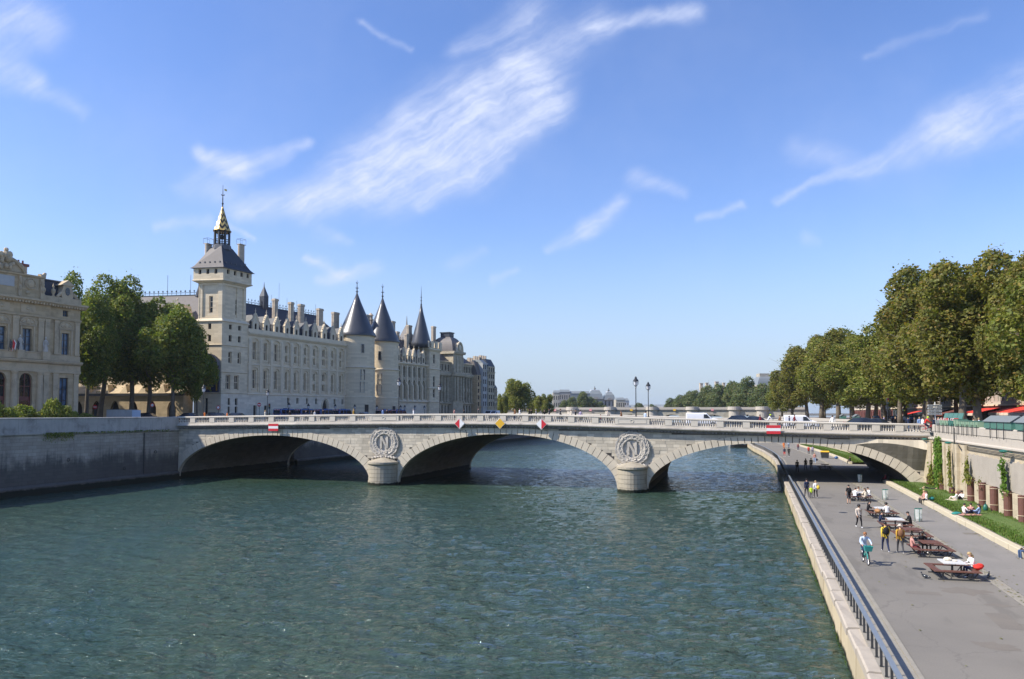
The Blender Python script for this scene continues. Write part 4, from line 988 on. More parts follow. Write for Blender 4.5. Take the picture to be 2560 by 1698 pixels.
# ---------------------------------------------------------------- dormers, chimneys, cresting shared by the gothic fronts
def dormer(b, s, zb, w, hw, hp, hf, d0=.05, win=(0.36, .35, 1.95), deep=3.2):
    """gabled stone dormer: width w, walls to hw, gable to hp, finial to hf; opening (half width, sill, head)"""
    M = MB(); T = b.front(d0); z1 = zb + hw
    facegrid(M, T, s - w / 2, s + w / 2, zb, z1, [(s - win[0], s + win[0], zb + win[1], zb + win[2])], .35)
    archfill(M, T, s - win[0], s + win[0], zb + win[1], zb + win[2], win[0], 0, 0, False, .3, 6)
    M.poly([T(s - w / 2, z1, 0), T(s + w / 2, z1, 0), T(s, zb + hp, 0)])
    for sg in (-1, 1):
        M.poly([T(s + sg * w / 2, zb, 0), T(s + sg * w / 2, z1, 0), T(s + sg * w / 2, z1, .5), T(s + sg * w / 2, zb, .5)])
        M.loft([[T(s + sg * (w / 2 + .12), z1 - .1, -.1), T(s + sg * (w / 2 - .12), z1 - .02, -.1), T(s + sg * (w / 2 - .12), z1 - .02, .45), T(s + sg * (w / 2 + .12), z1 - .1, .45)], [T(s + sg * .13, zb + hp + .12, -.1), T(s - sg * .05, zb + hp - .1, -.1), T(s - sg * .05, zb + hp - .1, .45), T(s + sg * .13, zb + hp + .12, .45)]])
        for f in (.25, .5, .75):
            px_, pz = s + sg * (w / 2) * (1 - f), z1 + (hp - hw) * f; M.ball(T(px_ + sg * .14, pz + .12, .15), (.13, .13, .16), 5, 3)
    o = M.build('dormer', M_PALT, b.o)
    M = MB(); M.tube([T(s, zb + hp, .15), T(s, zb + hp + (hf - hp) * .55, .15), T(s, zb + hf, .15)], [.1, .08, .02], 6); M.ball(T(s, zb + hp + (hf - hp) * .5, .15), (.17, .17, .12), 6, 3); M.build('finial', M_PALT, o)
    M = MB()
    for sg in (-1, 1):
        M.poly([T(s + sg * w / 2, z1, .3), T(s, zb + hp - .15, .3), T(s, zb + hp - .15, deep), T(s + sg * w / 2, z1, deep)]); M.poly([T(s + sg * w / 2, zb, .5), T(s + sg * w / 2, z1, .3), T(s + sg * w / 2, z1, deep), T(s + sg * w / 2, zb, .5)])
    M.build('dormer_roof', M_LEAD, o); window(T, s - win[0], s + win[0], zb + win[1], zb + win[2], .3, 1, 1, o, M_FRAMED, M_GLASS, .06)
def chimney(b, px0, px1, ytop, d, zb, thick=.8):
    (s0, zt_), (s1, _) = pal(px0, ytop, d), pal(px1, ytop, d); fw = max(.5, (s1 - s0) - thick * 1.1)
    M = b.mb(); M.box(s0 + thick * .9, s0 + thick * .9 + fw, d - thick / 2, d + thick / 2, zb, zt_ - .3)
    for q in range(3): x = s0 + thick * .9 + fw * (q + .5) / 3; M.box(x - fw / 8, x + fw / 8, d - thick / 2 - .06, d - thick / 2, zb, zt_ - .5)
    for q in (-.24, .24): M.box(s0 + thick * .9 - .06, s0 + thick * .9, d + q - .14, d + q + .14, zb, zt_ - .5)
    M.box(s0 + thick * .9 - .14, s0 + thick * .9 + fw + .12, d - thick / 2 - .14, d + thick / 2 + .12, zt_ - .5, zt_ - .2); M.box(s0 + thick * .9 - .06, s0 + thick * .9 + fw + .06, d - thick / 2 - .06, d + thick / 2 + .06, zt_ - .2, zt_)
    M.build('chimney', M_CHIM, b.o)
def cresting(b, pts, h, step, name='roof_cresting'):
    M = b.mb(); a, e = Vector(pts[0]), Vector(pts[1]); L = (e - a).length; n = int(L / step)
    M.tube([a, e], .09, 4); M.tube([a + Vector((0, 0, h * .35)), e + Vector((0, 0, h * .35))], .04, 4)
    for i in range(n + 1):
        p = a + (e - a) * (i / n); M.tube([p, p + Vector((0, 0, h))], .045, 4); M.ball(p + Vector((0, 0, h * .75)), (.17, .17, .13), 5, 3)
        if i < n: q = a + (e - a) * ((i + .5) / n); M.tube([p + Vector((0, 0, .1)), q + Vector((0, 0, h * .5)), a + (e - a) * ((i + 1) / n) + Vector((0, 0, .1))], .035, 4)
    M.build(name, M_IRONG, b.o, kind='stuff')

# ---------------------------------------------------------------- long wing between clock tower and round towers
wg = BLD('palace_wing', 'long gothic stone palace wing with ten gabled dormers beside the clock tower', 24, 0)
S0, S1 = CW - .1, 44.2; BAYS = [9.43, 12.74, 16.02, 19.38, 22.45, 25.76, 29.03, 32.45, 35.85, 39.0]
T = wg.front(0.); M = MB(); hb = []; hw_ = []
for k, s in enumerate(BAYS):
    hb += [(s - 1.0, s + 1.0, 20.55, 25.75), (s - 1.0, s + 1.0, 14.35, 19.55)]
facegrid(M, T, S0, S1, 13.9, 26.4, hb, .25)
for h in hb: archfill(M, T, *h, .55, 0, 0, False, .25)
T2 = wg.front(.25); wl_ = []
for k, s in enumerate(BAYS):
    w_ = .52 if k in (0, 1, 2, 7) else .36
    if k < 3: wl_.append((s - w_, s + w_, 21.2, 25.0, 2, 2))
    else: n_ = 2 if k == 7 else 1; wl_ += [(s - w_, s + w_, 21.2, 22.75, n_, 1), (s - w_, s + w_, 23.25, 25.0, n_, 1)]
    if k < 6 or k > 7: wl_.append((s - w_, s + w_, 15.0, 19.05, 2 if k < 3 else 1, 2))
    else: n_ = 2 if k == 7 else 1; wl_ += [(s - w_, s + w_, 15.0, 16.6, n_, 1), (s - w_, s + w_, 17.35, 19.05, n_, 1)]
facegrid(M, T2, S0, S1, 13.9, 26.4, wl_, .45); M.build('wall', M_PAL, wg.o)
for w_ in wl_: window(T2, *w_[:4], .4, w_[4], w_[5], wg.o, M_PALT, M_GLASS, .13)
for w_ in wl_:
    if w_[2] in (21.2, 15.0): M = wg.mb(); M.box(w_[0] - .3, w_[1] + .3, .1, .3, w_[2] - .28, w_[2] - .05); M.build('sill', M_PALT, wg.o)
M = wg.mb()
for k in range(11):
    s = BAYS[0] - 1.65 if k == 0 else (BAYS[-1] + 1.6 if k == 10 else (BAYS[k - 1] + BAYS[k]) / 2)
    for z0, z1 in ((14.2, 19.9), (20.3, 25.2)):
        p_ = wg.mb(); p_.box(s - .36, s + .36, -.16, 0, z0, z1); p_.xprism([(-.16, z1), (0, z1), (0, z1 + .55)], s - .36, s + .36); p_.build('buttress', M_PALT, wg.o)
base_h = [(9.1, 10.1, GZ, 11.4), (12.35, 13.35, GZ, 11.4), (31.9, 34.0, GZ, 13.1)] + [(s, s + .75, 11.9, 13.2) for s in (19.6, 22.7, 26.05, 29.3, 36.25, 39.4)]
M = MB(); facegrid(M, T, S0, S1, GZ - .5, 13.75, base_h, .5); archfill(M, T, 31.9, 34.0, GZ, 13.1, 2.0, 0, 0, True, .5, 10); archfill(M, T, 9.1, 10.1, 10.9, 12.6, .5, -.01, 0, False, 0, 8); M.build('base_wall', M_PALB, wg.o)
for h in base_h:
    if h[2] == GZ:
        M = MB(); M.poly([T(h[0], h[2], .48), T(h[1], h[2], .48), T(h[1], h[3], .48), T(h[0], h[3], .48)]); M.build('door', M_DOOR, wg.o)
    else: window(T, *h[:4], .45, 1, 1, wg.o, M_FRAMED, M_GLASS, .07)
M = wg.mb(); M.tube([(32.95 + 1.35 * math.cos(a) * (1 if abs(math.cos(a)) > 0 else 1), -.05, 10.6 + 2.75 * math.sin(a) ** .9) for a in np.linspace(0.02, math.pi - .02, 16)], .16, 6); M.build('portal_arch', M_PALT, wg.o)
def hband(b, prof, s0, s1, name, mat, dd=0.): M = b.mb(); M.xprism([(dd + y, z) for y, z in prof], s0, s1); M.build(name, mat, b.o)
hband(wg, [(.1, 13.72), (-.2, 13.72), (-.2, 13.85), (0, 14.05), (.1, 14.05)], S0, 41.2, 'string_course', M_PALT)
hband(wg, [(.1, 19.95), (-.18, 20.0), (-.18, 20.14), (.1, 20.3)], S0, 41.2, 'string_course', M_PALT)
hband(wg, [(.3, 26.2), (-.15, 26.3), (-.42, 26.6), (-.5, 26.72), (-.5, 27.0), (.3, 27.1)], S0, 41.9, 'cornice', M_PALT)
M = wg.mb(); M.box(S0, 42.5, -.1, .35, 27.05, 27.75); M.build('parapet', M_PALT, wg.o)
for k, s in enumerate(BAYS): dormer(wg, s + .12, 27.1, 1.75, 2.35, 4.0, 5.3)
RD, RZ = 6.2, 34.15
M = wg.mb(); re = 36.2 + .0
M.poly([(S0, .3, 27.4), (42.5, .3, 27.4), (37.2, RD, RZ), (S0, RD, RZ)]); M.poly([(S0, 2 * RD, 27.4), (S0, RD, RZ), (37.2, RD, RZ), (42.5, 2 * RD, 27.4)]); M.poly([(42.5, .3, 27.4), (42.5, 2 * RD, 27.4), (37.2, RD, RZ)]); M.poly([(S0, .3, 27.4), (S0, RD, RZ), (S0, 2 * RD, 27.4)])
M.build('slate_roof', M_SLATE, wg.o)
M = wg.mb(); M.box(S0 + .1, 44, 1.6, 2 * RD, GZ, 27.3); M.build('core', M_PAL, wg.o)
cresting(wg, [(S0 + .3, RD, RZ), (37.0, RD, RZ)], 1.25, 1.0)
for px0, px1, yt, d, zb in ((678.5, 693, 745.5, 2.6, 29.4), (719, 732.5, 754, 2.6, 29.4), (743, 759, 759, 2.6, 29.4), (790, 806, 770, 2.6, 29.4), (827.5, 846, 779, 4.2, 28.5)): chimney(wg, px0, px1, yt, d, zb)
sp_, zp_ = pal(660, 742, RD)
M = wg.mb(); M.box(sp_ - .7, sp_ + .7, RD - .7, RD + .7, RZ - .6, zp_); M.build('ridge_turret', M_SLATE, wg.o); M = wg.mb(); M.lathe([(1.05, zp_), (.12, zp_ + 2.3), (.03, zp_ + 3.4)], 4, (sp_, RD), a0=.785, a1=.785 + 6.283185); M.build('turret_cap', M_LEAD, wg.o)
M = wg.mb()
for px, yt in ((698, 708), (678.6, 737), (717.7, 745), (742, 752), (789, 761)): s_, z_ = pal(px, yt, RD); M.tube([(s_, RD, RZ - .3), (s_, RD, z_)], .035, 4)
M.build('lightning_rod', M_IRON, wg.o, kind='stuff')

# ---------------------------------------------------------------- round towers
def round_tower(label, px, R, s, d, zc_, apex_px, apex_y, tip_y, wins, door, zstr=21.2):
    b = BLD('round_tower', label, s, d, 'tower', 'twin round towers of the palace front'); D = Vector(pw(s, d)) - Vector(CAM); dist = D.dot(Vector((-math.sin(YAW), math.cos(YAW), 0)))
    zz = lambda y: CAM[2] + (1033 - y) / 1923 * dist * (1 - .0)
    za, zti = zz(apex_y), zz(tip_y)
    M = b.mb(); M.lathe([(R + .25, GZ - .5), (R + .25, 13.75), (R + .02, 14.0), (R, 21.1), (R - .15, 21.3), (R - .18, zc_ - .3), (R + .1, zc_ - .05)], 48, (s, d)); M.build('drum', M_PAL, b.o, smooth=False)
    for z in (13.75, zstr):
        M = b.mb(); M.lathe([(R - .1, z - .12), (R + .32, z), (R + .32, z + .14), (R - .1, z + .35)], 48, (s, d)); M.build('string_course', M_PALT, b.o)
    M = b.mb(); M.lathe([(R + .25, zc_ - .12), (R + .3, zc_), (R - .15, zc_ + .9), (R * .72, zc_ + (za - zc_) * .3), (R * .47, zc_ + (za - zc_) * .55), (R * .22, zc_ + (za - zc_) * .8), (.2, za)], 40, (s, d)); M.build('cone_roof', M_CONE, b.o, smooth=True)
    M = b.mb(); M.tube([(s, d, za - .3), (s, d, zti)], [.2, .03], 6); M.ball((s, d, za + (zti - za) * .15), (.42, .42, .12), 8, 4); M.ball((s, d, za + (zti - za) * .42), (.5, .5, .1), 8, 4)
    for an in (0, 1.57, 3.14, 4.71): M.tube([(s, d, za + (zti - za) * .7), (s + .4 * math.cos(an), d + .4 * math.sin(an), za + (zti - za) * .86)], .035, 4)
    M.build('finial', M_IRON, b.o)
    vx = Vector((CAM[0] - pw(s, d)[0], CAM[1] - pw(s, d)[1])); a_s = vx.dot(PQ); a_d = vx.dot(PI_); base = math.atan2(a_d, a_s)
    def cylT(an, rr):
        c, s_ = math.cos(an), math.sin(an)
        return lambda a, z, c_: b.off(s + (rr - c_) * c - a * s_, d + (rr - c_) * s_ + a * c, z)
    for sn, w_, z0, z1, ny in wins:
        an = base + math.asin(sn); rr = (R - .15 if z0 > 21.3 else R) * math.cos(w_ / R) + .05; window(cylT(an, rr + .06), -w_, w_, z0, z1, .06, 1, ny, b.o, M_FRAME, M_GLASS, .1)
    sn, w_, z0, z1 = door; an = base + math.asin(sn); T = cylT(an, R + .3); M = MB(); M.poly([T(-w_, z0, 0), T(w_, z0, 0), T(w_, z1, 0), T(-w_, z1, 0)]); M.build('door', M_DOOR, b.o)
    M = MB(); M.loft([[T(-w_ - .15, z1, c), T(w_ + .15, z1, c), T(w_ + .15, z1 + .2, c), T(-w_ - .15, z1 + .2, c)] for c in (-.12, .2)]); M.build('lintel', M_PALT, b.o)
    return b, dist
t1, D1 = round_tower('round stone tower with slate cone next to the long wing', 888, 4.75, 45.6, .2, 29.5, 888, 733, 699, [(.33, .45, 24.9, 27.2, 1), (.33, .62, 18.0, 20.8, 2), (.31, .62, 14.9, 17.7, 2)], (.52, .55, GZ, 11.9))
t2, D2 = round_tower('round stone tower with slate cone, standing right of its twin', 956, 4.55, 57.1, .2, 28.9, 956, 745, 708, [(-.13, .5, 23.7, 26.2, 1), (-.13, .7, 17.3, 20.3, 2), (-.14, .7, 14.5, 17.2, 2)], (.66, .5, GZ, 11.6))
chimney(t1, 907.5, 922, 785.5, 2.5, 29.0, 1.0); chimney(t2, 972, 985.5, 801.5, 2.5, 28.6, 1.0)
s_, z_ = pal(927, 787, 4.0); M = t1.mb(); M.lathe([(.62, 29), (.6, z_ - 1.6), (.8, z_ - 1.5), (.8, z_ - 1.3), (.55, z_ - 1.2), (.55, z_ - .3), (.85, z_ - .25), (.1, z_ + .5)], 10, (s_, 4.0)); M.build('chimney_turret', M_CHIM, t1.o)

# ---------------------------------------------------------------- second gothic wing
w2 = BLD('gothic_wing', 'gothic wing with tall lancet bays and six dormers right of the round towers', 72, 0)
S0, S1 = 60.5, 80.3; T = w2.front(0.)
B2 = [62.2, 65.0, 67.75, 70.45, 73.1, 75.7, 78.25]; M = MB(); hb = []
for s in B2: hb += [(s - .62, s + .62, 13.9, 19.3), (s - .55, s + .55, 20.0, 23.0)]
facegrid(M, T, S0, S1, 13.3, 23.5, hb, .4)
for h in hb: archfill(M, T, *h, .9 if h[2] < 19 else .2, 0, 0, h[2] < 19, .4, 8)
wl_ = [(s - .4, s + .4, 14.9, 18.9, 1, 2) for s in B2] + [(s - .42, s + .42, 20.4, 22.8, 1, 1) for s in B2]; T2 = w2.front(.4)
facegrid(M, T2, S0, S1, 13.3, 23.5, wl_, .3); M.build('wall', M_COURT, w2.o)
for w_ in wl_: window(T2, *w_[:4], .28, w_[4], w_[5], w2.o, M_FRAMED, M_GLASS, .1)
for k in range(len(B2) - 1):
    s = (B2[k] + B2[k + 1]) / 2; M = w2.mb(); M.box(s - .3, s + .3, -.5, 0, 13.3, 17.5); M.xprism([(-.5, 17.5), (0, 17.5), (0, 18.6)], s - .3, s + .3); M.box(s - .22, s + .22, -.18, 0, 18.6, 23.4); M.build('buttress', M_PALT, w2.o)
M = MB(); facegrid(M, T, S0, S1, GZ - .5, 13.3, [], 0); M.build('base_wall', M_PALB, w2.o)
hband(w2, [(.1, 12.9), (-.55, 12.95), (-.55, 13.2), (0, 13.6), (.1, 13.6)], S0, S1, 'string_course', M_PALT)
hband(w2, [(.3, 23.3), (-.1, 23.4), (-.45, 23.75), (-.45, 24.1), (.3, 24.2)], S0, S1, 'cornice', M_PALT)
for s in B2: dormer(w2, s, 24.2, 1.5, 2.2, 4.1, 5.2, win=(.4, .3, 1.9))
M = w2.mb(); M.poly([(S0, .3, 24.4), (S1 + 3, .3, 24.4), (S1 + 3, 5.5, 31.2), (S0, 5.5, 31.2)]); M.poly([(S0, 11, 24.4), (S0, 5.5, 31.2), (S1 + 3, 5.5, 31.2), (S1 + 3, 11, 24.4)]); M.build('slate_roof', M_SLATE, w2.o)
M = w2.mb(); M.box(S0, S1, 1.5, 10.5, GZ, 24.3); M.build('core', M_COURT, w2.o)
for px0, px1, yt, d, zb in ((1011, 1020, 834, 3, 26), (1016, 1028, 812, 5.5, 28), (987, 997, 828, 6, 28)): chimney(w2, px0, px1, yt, d, zb, .7)
cresting(w2, [(S0, 5.5, 31.2), (S1, 5.5, 31.2)], 1.0, 1.2)
# a pale spire peeping over the roofs far behind
s_, z0_ = pal(1017, 812, 25); _, z1_ = pal(1017, 790, 25)
rs = BLD('rear_chapel_spire', 'pale pointed spire peeping over the roofs behind the third cone', s_, 25, 'spire'); M = rs.mb(); M.lathe([(3.2, z0_ - 5.5), (.25, z0_), (.05, z1_)], 4, (s_, 25), a0=.7, a1=.7 + 6.283185); M.build('roof', M_SLATEP, rs.o); M = rs.mb(); M.box(s_ - 2.2, s_ + 2.2, 22.8, 27.2, GZ - .3, z0_ - 5.4); M.build('wall', M_PAL, rs.o)

# ---------------------------------------------------------------- square battlemented tower with its cone
st = BLD('battlement_tower', 'square battlemented stone tower with dark slate cone', 83.2, 0, 'tower'); PS = [(80.1, -.9), (86.1, -.9), (86.1, 5.4), (80.1, 5.4)]
M = MB(); zlev = [(.0, GZ - .5, 28.4)]
wins = [(2.0, 3.2, 24.6, 27.4, 1, 2), (2.0, 3.2, 17.6, 20.8, 1, 2), (2.0, 3.2, 14.4, 16.9, 1, 2)]
for i in range(4):
    T_, L = face(PS[i], PS[(i + 1) % 4], 83.2, 0); facegrid(M, T_, 0, L, GZ - .5, 28.4, wins if i == 0 else [], .35)
    if i == 0:
        for w_ in wins: window(T_, *w_[:4], .3, w_[4], w_[5], st.o, M_FRAME, M_GLASS, .1)
M.build('wall', M_PAL, st.o)
for z in (13.1, 17.1, 22.9):
    M = st.mb(); M.loft([[(x, y, zz_) for x, y in offpoly(PS, o)] for o, zz_ in ((0, z - .1), (.2, z), (.2, z + .12), (0, z + .3))]); M.build('string_course', M_PALT, st.o)
M = st.mb(); M.loft([[(x, y, zz_) for x, y in offpoly(PS, o)] for o, zz_ in ((0, 28.1), (.5, 28.7), (.5, 29.3), (.2, 29.3))]); M.build('corbel_table', M_PALT, st.o)
e = offpoly(PS, .5)
for i in range(4):
    for k in range(4 if i % 2 else 3):
        f = (k + .5) / (4 if i % 2 else 3); x = e[i][0] + (e[(i + 1) % 4][0] - e[i][0]) * f; y = e[i][1] + (e[(i + 1) % 4][1] - e[i][1]) * f; M = st.mb(); hx, hy = (.62, .22) if i % 2 == 0 else (.22, .55); M.box(x - hx, x + hx, y - hy, y + hy, 29.3, 31.2); M.build('merlon', M_PALT, st.o)
s_, z_ = pal(1053, 768, 2.2); _, zt_ = pal(1051.5, 714, 2.2); _, zb_ = pal(1053, 858, 2.2)
M = st.mb(); M.lathe([(3.15, zb_ - 1.5), (3.0, zb_), (2.2, zb_ + (z_ - zb_) * .28), (1.45, zb_ + (z_ - zb_) * .55), (.7, zb_ + (z_ - zb_) * .82), (.16, z_ + 1.0)], 36, (s_, 2.2)); M.build('cone_roof', M_CONE, st.o, smooth=True)
M = st.mb(); M.tube([(s_, 2.2, z_ + .6), (s_, 2.2, zt_)], [.16, .02], 5)
for f in (.12, .3, .46): M.ball((s_, 2.2, z_ + (zt_ - z_) * f), (.35, .35, .1), 7, 3)
M.build('finial', M_IRON, st.o)
chimney(st, 1078, 1088, 815, 6, 29, .7)
# ---------------------------------------------------------------- court house with dome
cb = BLD('court_house', 'long court house front with attic windows and a central slate dome', 98, 0); S0, S1 = 86.1, 109.4; T = cb.front(0.)
B3 = [87.3, 89.2, 91.1, 93.0, 101.3, 103.2, 105.1, 107.0, 108.6]; M = MB()
hb = [(s - .5, s + .5, 22.9, 24.9, 1, 1) for s in B3] + [(s - .52, s + .52, 17.9, 20.9, 1, 2) for s in B3] + [(s - .5, s + .5, 13.6, 16.6, 1, 2) for s in B3] + [(s - .45, s + .45, 9.3, 12.2, 1, 1) for s in B3]
facegrid(M, T, S0, S1, GZ - .5, 25.4, hb, .45); M.build('wall', M_COURT, cb.o)
for h in hb: window(T, *h[:4], .4, h[4], h[5], cb.o, M_FRAMED, M_GLASS, .1)
for k in range(len(B3) - 1):
    s = (B3[k] + B3[k + 1]) / 2
    if abs(s - 97) < 3: continue
    M = cb.mb(); M.lathe([(.3, 13.5), (.27, 20.8), (.38, 21.2)], 8, (s, -.28)); M.box(s - .36, s + .36, -.6, 0, 13.1, 13.5); M.box(s - .22, s + .22, -.15, 0, 22.6, 25); M.build('column', M_COURT, cb.o)
hband(cb, [(.1, 12.6), (-.55, 12.7), (-.55, 13.0), (0, 13.2), (.1, 13.2)], S0, S1, 'string_course', M_COURT); hband(cb, [(.1, 21.2), (-.6, 21.4), (-.75, 22.0), (-.75, 22.3), (.1, 22.5)], S0, S1, 'entablature', M_COURT); hband(cb, [(.3, 25.2), (-.3, 25.4), (-.45, 25.8), (.3, 26.0)], S0, S1, 'cornice', M_COURT)
M = cb.mb(); M.poly([(S0, .2, 26), (S1, .2, 26), (S1 - 3, 4.5, 29.6), (S0, 4.5, 29.6)]); M.poly([(S1, .2, 26), (S1, 9, 26), (S1 - 3, 4.5, 29.6)]); M.poly([(S0, 4.5, 29.6), (S1 - 3, 4.5, 29.6), (S1, 9, 26), (S0, 9, 26)]); M.build('slate_roof', M_SLATE, cb.o)
M = cb.mb(); M.box(S0 + .2, S1 - .05, 1.4, 12, GZ, 25.9); M.build('core', M_COURT, cb.o)
M = cb.mb(); M.box(93.9, 100.4, -1.2, 7, GZ - .3, 28.6); M.build('pavilion', M_COURT, cb.o)
for s in (94.4, 96.0, 98.3, 99.9):
    M = cb.mb(); M.lathe([(.34, 13.6), (.3, 20.8), (.42, 21.2)], 8, (s, -1.5)); M.box(s - .3, s + .3, -1.45, -1.2, 22.6, 27.6); M.build('column', M_COURT, cb.o)
hband(cb, [(.1, 21.2), (-.7, 21.4), (-.85, 22.0), (-.85, 22.4), (.1, 22.6)], 93.6, 100.7, 'entablature', M_COURT, -1.2); hband(cb, [(7, 28.4), (-.5, 28.4), (-.7, 28.9), (-.7, 29.2), (7, 29.2)], 93.3, 101.0, 'cornice', M_COURT, -1.2)
M = cb.mb(); N = 10
for i in range(N):
    a0, a1 = math.pi / 2 * i / N, math.pi / 2 * (i + 1) / N
    rr = [(3.4 * math.cos(a) ** .75 if a < 1.56 else 0, 29.2 + 5.0 * math.sin(a)) for a in (a0, a1)]
    q = [[(97.15 + sx * max(r, 1.2), 2.9 + sy * max(r, 1.2) * 1.15, z) for sx, sy in ((-1, -1), (1, -1), (1, 1), (-1, 1))] for r, z in rr]
    M.loft(q, 0, True, False, i == N - 1)
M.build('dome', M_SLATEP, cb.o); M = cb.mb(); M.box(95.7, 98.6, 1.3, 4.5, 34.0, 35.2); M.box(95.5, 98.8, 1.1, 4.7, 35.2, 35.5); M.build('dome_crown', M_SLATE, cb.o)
M = cb.mb(); M.loft([[(97.15 + 1.9 * math.cos(a), y, 29.2 + 2.9 * math.sin(a)) for a in np.linspace(0, math.pi, 12)] for y in (-1.7, .6)]); M.build('round_pediment', M_COURT, cb.o)
M = cb.mb(); M.tube([(97.15 + 2.0 * math.cos(a), -1.75, 29.2 + 3.0 * math.sin(a)) for a in np.linspace(0, math.pi, 14)], .25, 5); M.ball((97.1, -1.8, 30.4), (.8, .35, 1.0)); M.build('pediment_carving', M_PALT, cb.o)
# ---------------------------------------------------------------- houses beyond
def house(name, label, px0, px1, ytop, d, zroof, mat, deep=12, rows=5, cols=3, mroof=None, gable=False, dark=M_GLASS):
    s0, s1 = pal(px0, 1030, d)[0], pal(px1, 1030, d)[0]; ztop = pal(px0, ytop, d)[1]
    b = BLD(name, label, s0, d); T = b.front(d); M = MB(); L = s1 - s0; hh = (ztop - zroof - GZ - 3.5) / rows; wl_ = []
    for r in range(rows):
        for c in range(cols): x = s0 + L * (c + .5) / cols; wl_.append((x - min(.55, L / cols * .3), x + min(.55, L / cols * .3), GZ + 4 + hh * r, GZ + 4 + hh * r + hh * .62))
    facegrid(M, T, s0, s1, GZ - .5, ztop - zroof, wl_, .3)
    for (p, q) in (((s0, d + deep), (s0, d)), ((s1, d), (s1, d + deep)), ((s1, d + deep), (s0, d + deep))):
        T_, L_ = face(p, q, s0, d); facegrid(M, T_, 0, L_, GZ - .5, ztop - zroof, [], 0)
    M.poly([b.off(s0, d, ztop - zroof), b.off(s1, d, ztop - zroof), b.off(s1, d + deep, ztop - zroof), b.off(s0, d + deep, ztop - zroof)]); M.build('wall', mat, b.o)
    for w_ in wl_: window(T, *w_, .28, 1, 2, b.o, M_FRAMED, dark, .08)
    for r in (0, rows - 1):
        z = GZ + 3.9 + hh * r; M = b.mb(); M.box(s0, s1, d - .35, d, z - .15, z); M.build('balcony', mat, b.o)
    if zroof:
        M = b.mb(); M.loft([[(s0, d, ztop - zroof + .02), (s1, d, ztop - zroof + .02), (s1, d + deep, ztop - zroof + .02), (s0, d + deep, ztop - zroof + .02)], [(s0 + .2, d + 1.4, ztop), (s1 - .2, d + 1.4, ztop), (s1 - .2, d + deep - 1.4, ztop), (s0 + .2, d + deep - 1.4, ztop)]]); M.build('roof', mroof or M_SLATE, b.o)
        M = b.mb()
        for q in range(3): x = s0 + L * (q + .5) / 3; M.box(x - .3, x + .3, d + 3, d + 4, ztop - 1, ztop + 1.3)
        M.build('chimney', M_CHIM, b.o)
    return b
house('narrow_house', 'narrow beige stone house with sunlit end wall right of the court house', 1193, 1207, 903, -1.9, 4.5, M_BEIGE, 10, 5, 2, M_SLATEP)
house('scaffolded_house', 'grey blue sheeted house front beyond the beige gable', 1207, 1221, 899, -2.6, 1.2, M_GREY, 12, 6, 3, M_ROOFZ)
house('quay_house', 'tall pale apartment house at the far end of the left quay row', 1221, 1237, 897, -3.0, 2.5, M_COURT, 12, 6, 3)
house('quay_house', 'low end house of the left quay row beside the round tree', 1237, 1243, 955, -3.2, 2.0, M_COURT, 12, 4, 3)

# ---------------------------------------------------------------- east front of the palace along the boulevard, mostly behind the plane trees
ee = BLD('palace_east_front', 'palace east wing with pale lit slate roof and gothic arcade behind the trees', PL[3][0], PL[3][1])
EX_ = Vector(EDL).normalized(); EO = Vector(PL[3]); EN = Vector((EX_.y, -EX_.x))
def eT(off=0.): return lambda a, z, c: ee.off(EO.x + EX_.x * a - EN.x * 0 + (-EX_.y) * 0 + (EX_.y) * (c + off) * 1.0, EO.y + EX_.y * a + (-EX_.x) * (c + off) * 1.0, z)
LE = 46.; T = eT(2.0); M = MB(); h = [(x - .7, x + .7, 16, 20) for x in np.arange(3, LE - 2, 4.0)] + [(x - .7, x + .7, 21.5, 25.5) for x in np.arange(3, LE - 2, 4.0)]
facegrid(M, T, 0, LE, 13, 27, h, .4); M.build('wall', M_PAL, ee.o)
for w_ in h: window(T, *w_, .35, 2, 2, ee.o, M_FRAME, M_GLASS, .12)
M = MB(); T = eT(0); M.loft([[T(0, 26.8, 1.5), T(LE, 26.8, 1.5), T(LE, 27.4, 1.5), T(0, 27.4, 1.5)], [T(0, 26.8, 2.6), T(LE, 26.8, 2.6), T(LE, 27.4, 2.6), T(0, 27.4, 2.6)]]); M.build('cornice', M_PALT, ee.o)
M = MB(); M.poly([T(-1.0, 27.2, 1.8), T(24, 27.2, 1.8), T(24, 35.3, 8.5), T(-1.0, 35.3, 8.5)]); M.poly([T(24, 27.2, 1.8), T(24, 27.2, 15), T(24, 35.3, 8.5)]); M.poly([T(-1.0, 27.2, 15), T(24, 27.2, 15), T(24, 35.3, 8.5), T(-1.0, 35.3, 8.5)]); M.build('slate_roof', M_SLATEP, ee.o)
M = MB(); q = 24
for i in range(q):
    a = -.8 + 24.6 * i / (q - 1); p = Vector(T(a, 35.3, 8.5)); M.tube([p, p + Vector((0, 0, 1.25))], .06, 4); M.ball(p + Vector((0, 0, 1.0)), (.22, .22, .16), 5, 3)
p0, p1 = Vector(T(-.8, 35.4, 8.5)), Vector(T(23.8, 35.4, 8.5)); M.tube([p0, p1], .1, 4); M.tube([p0 + Vector((0, 0, .55)), p1 + Vector((0, 0, .55))], .05, 4); M.build('roof_cresting', M_IRONG, ee.o, kind='stuff')
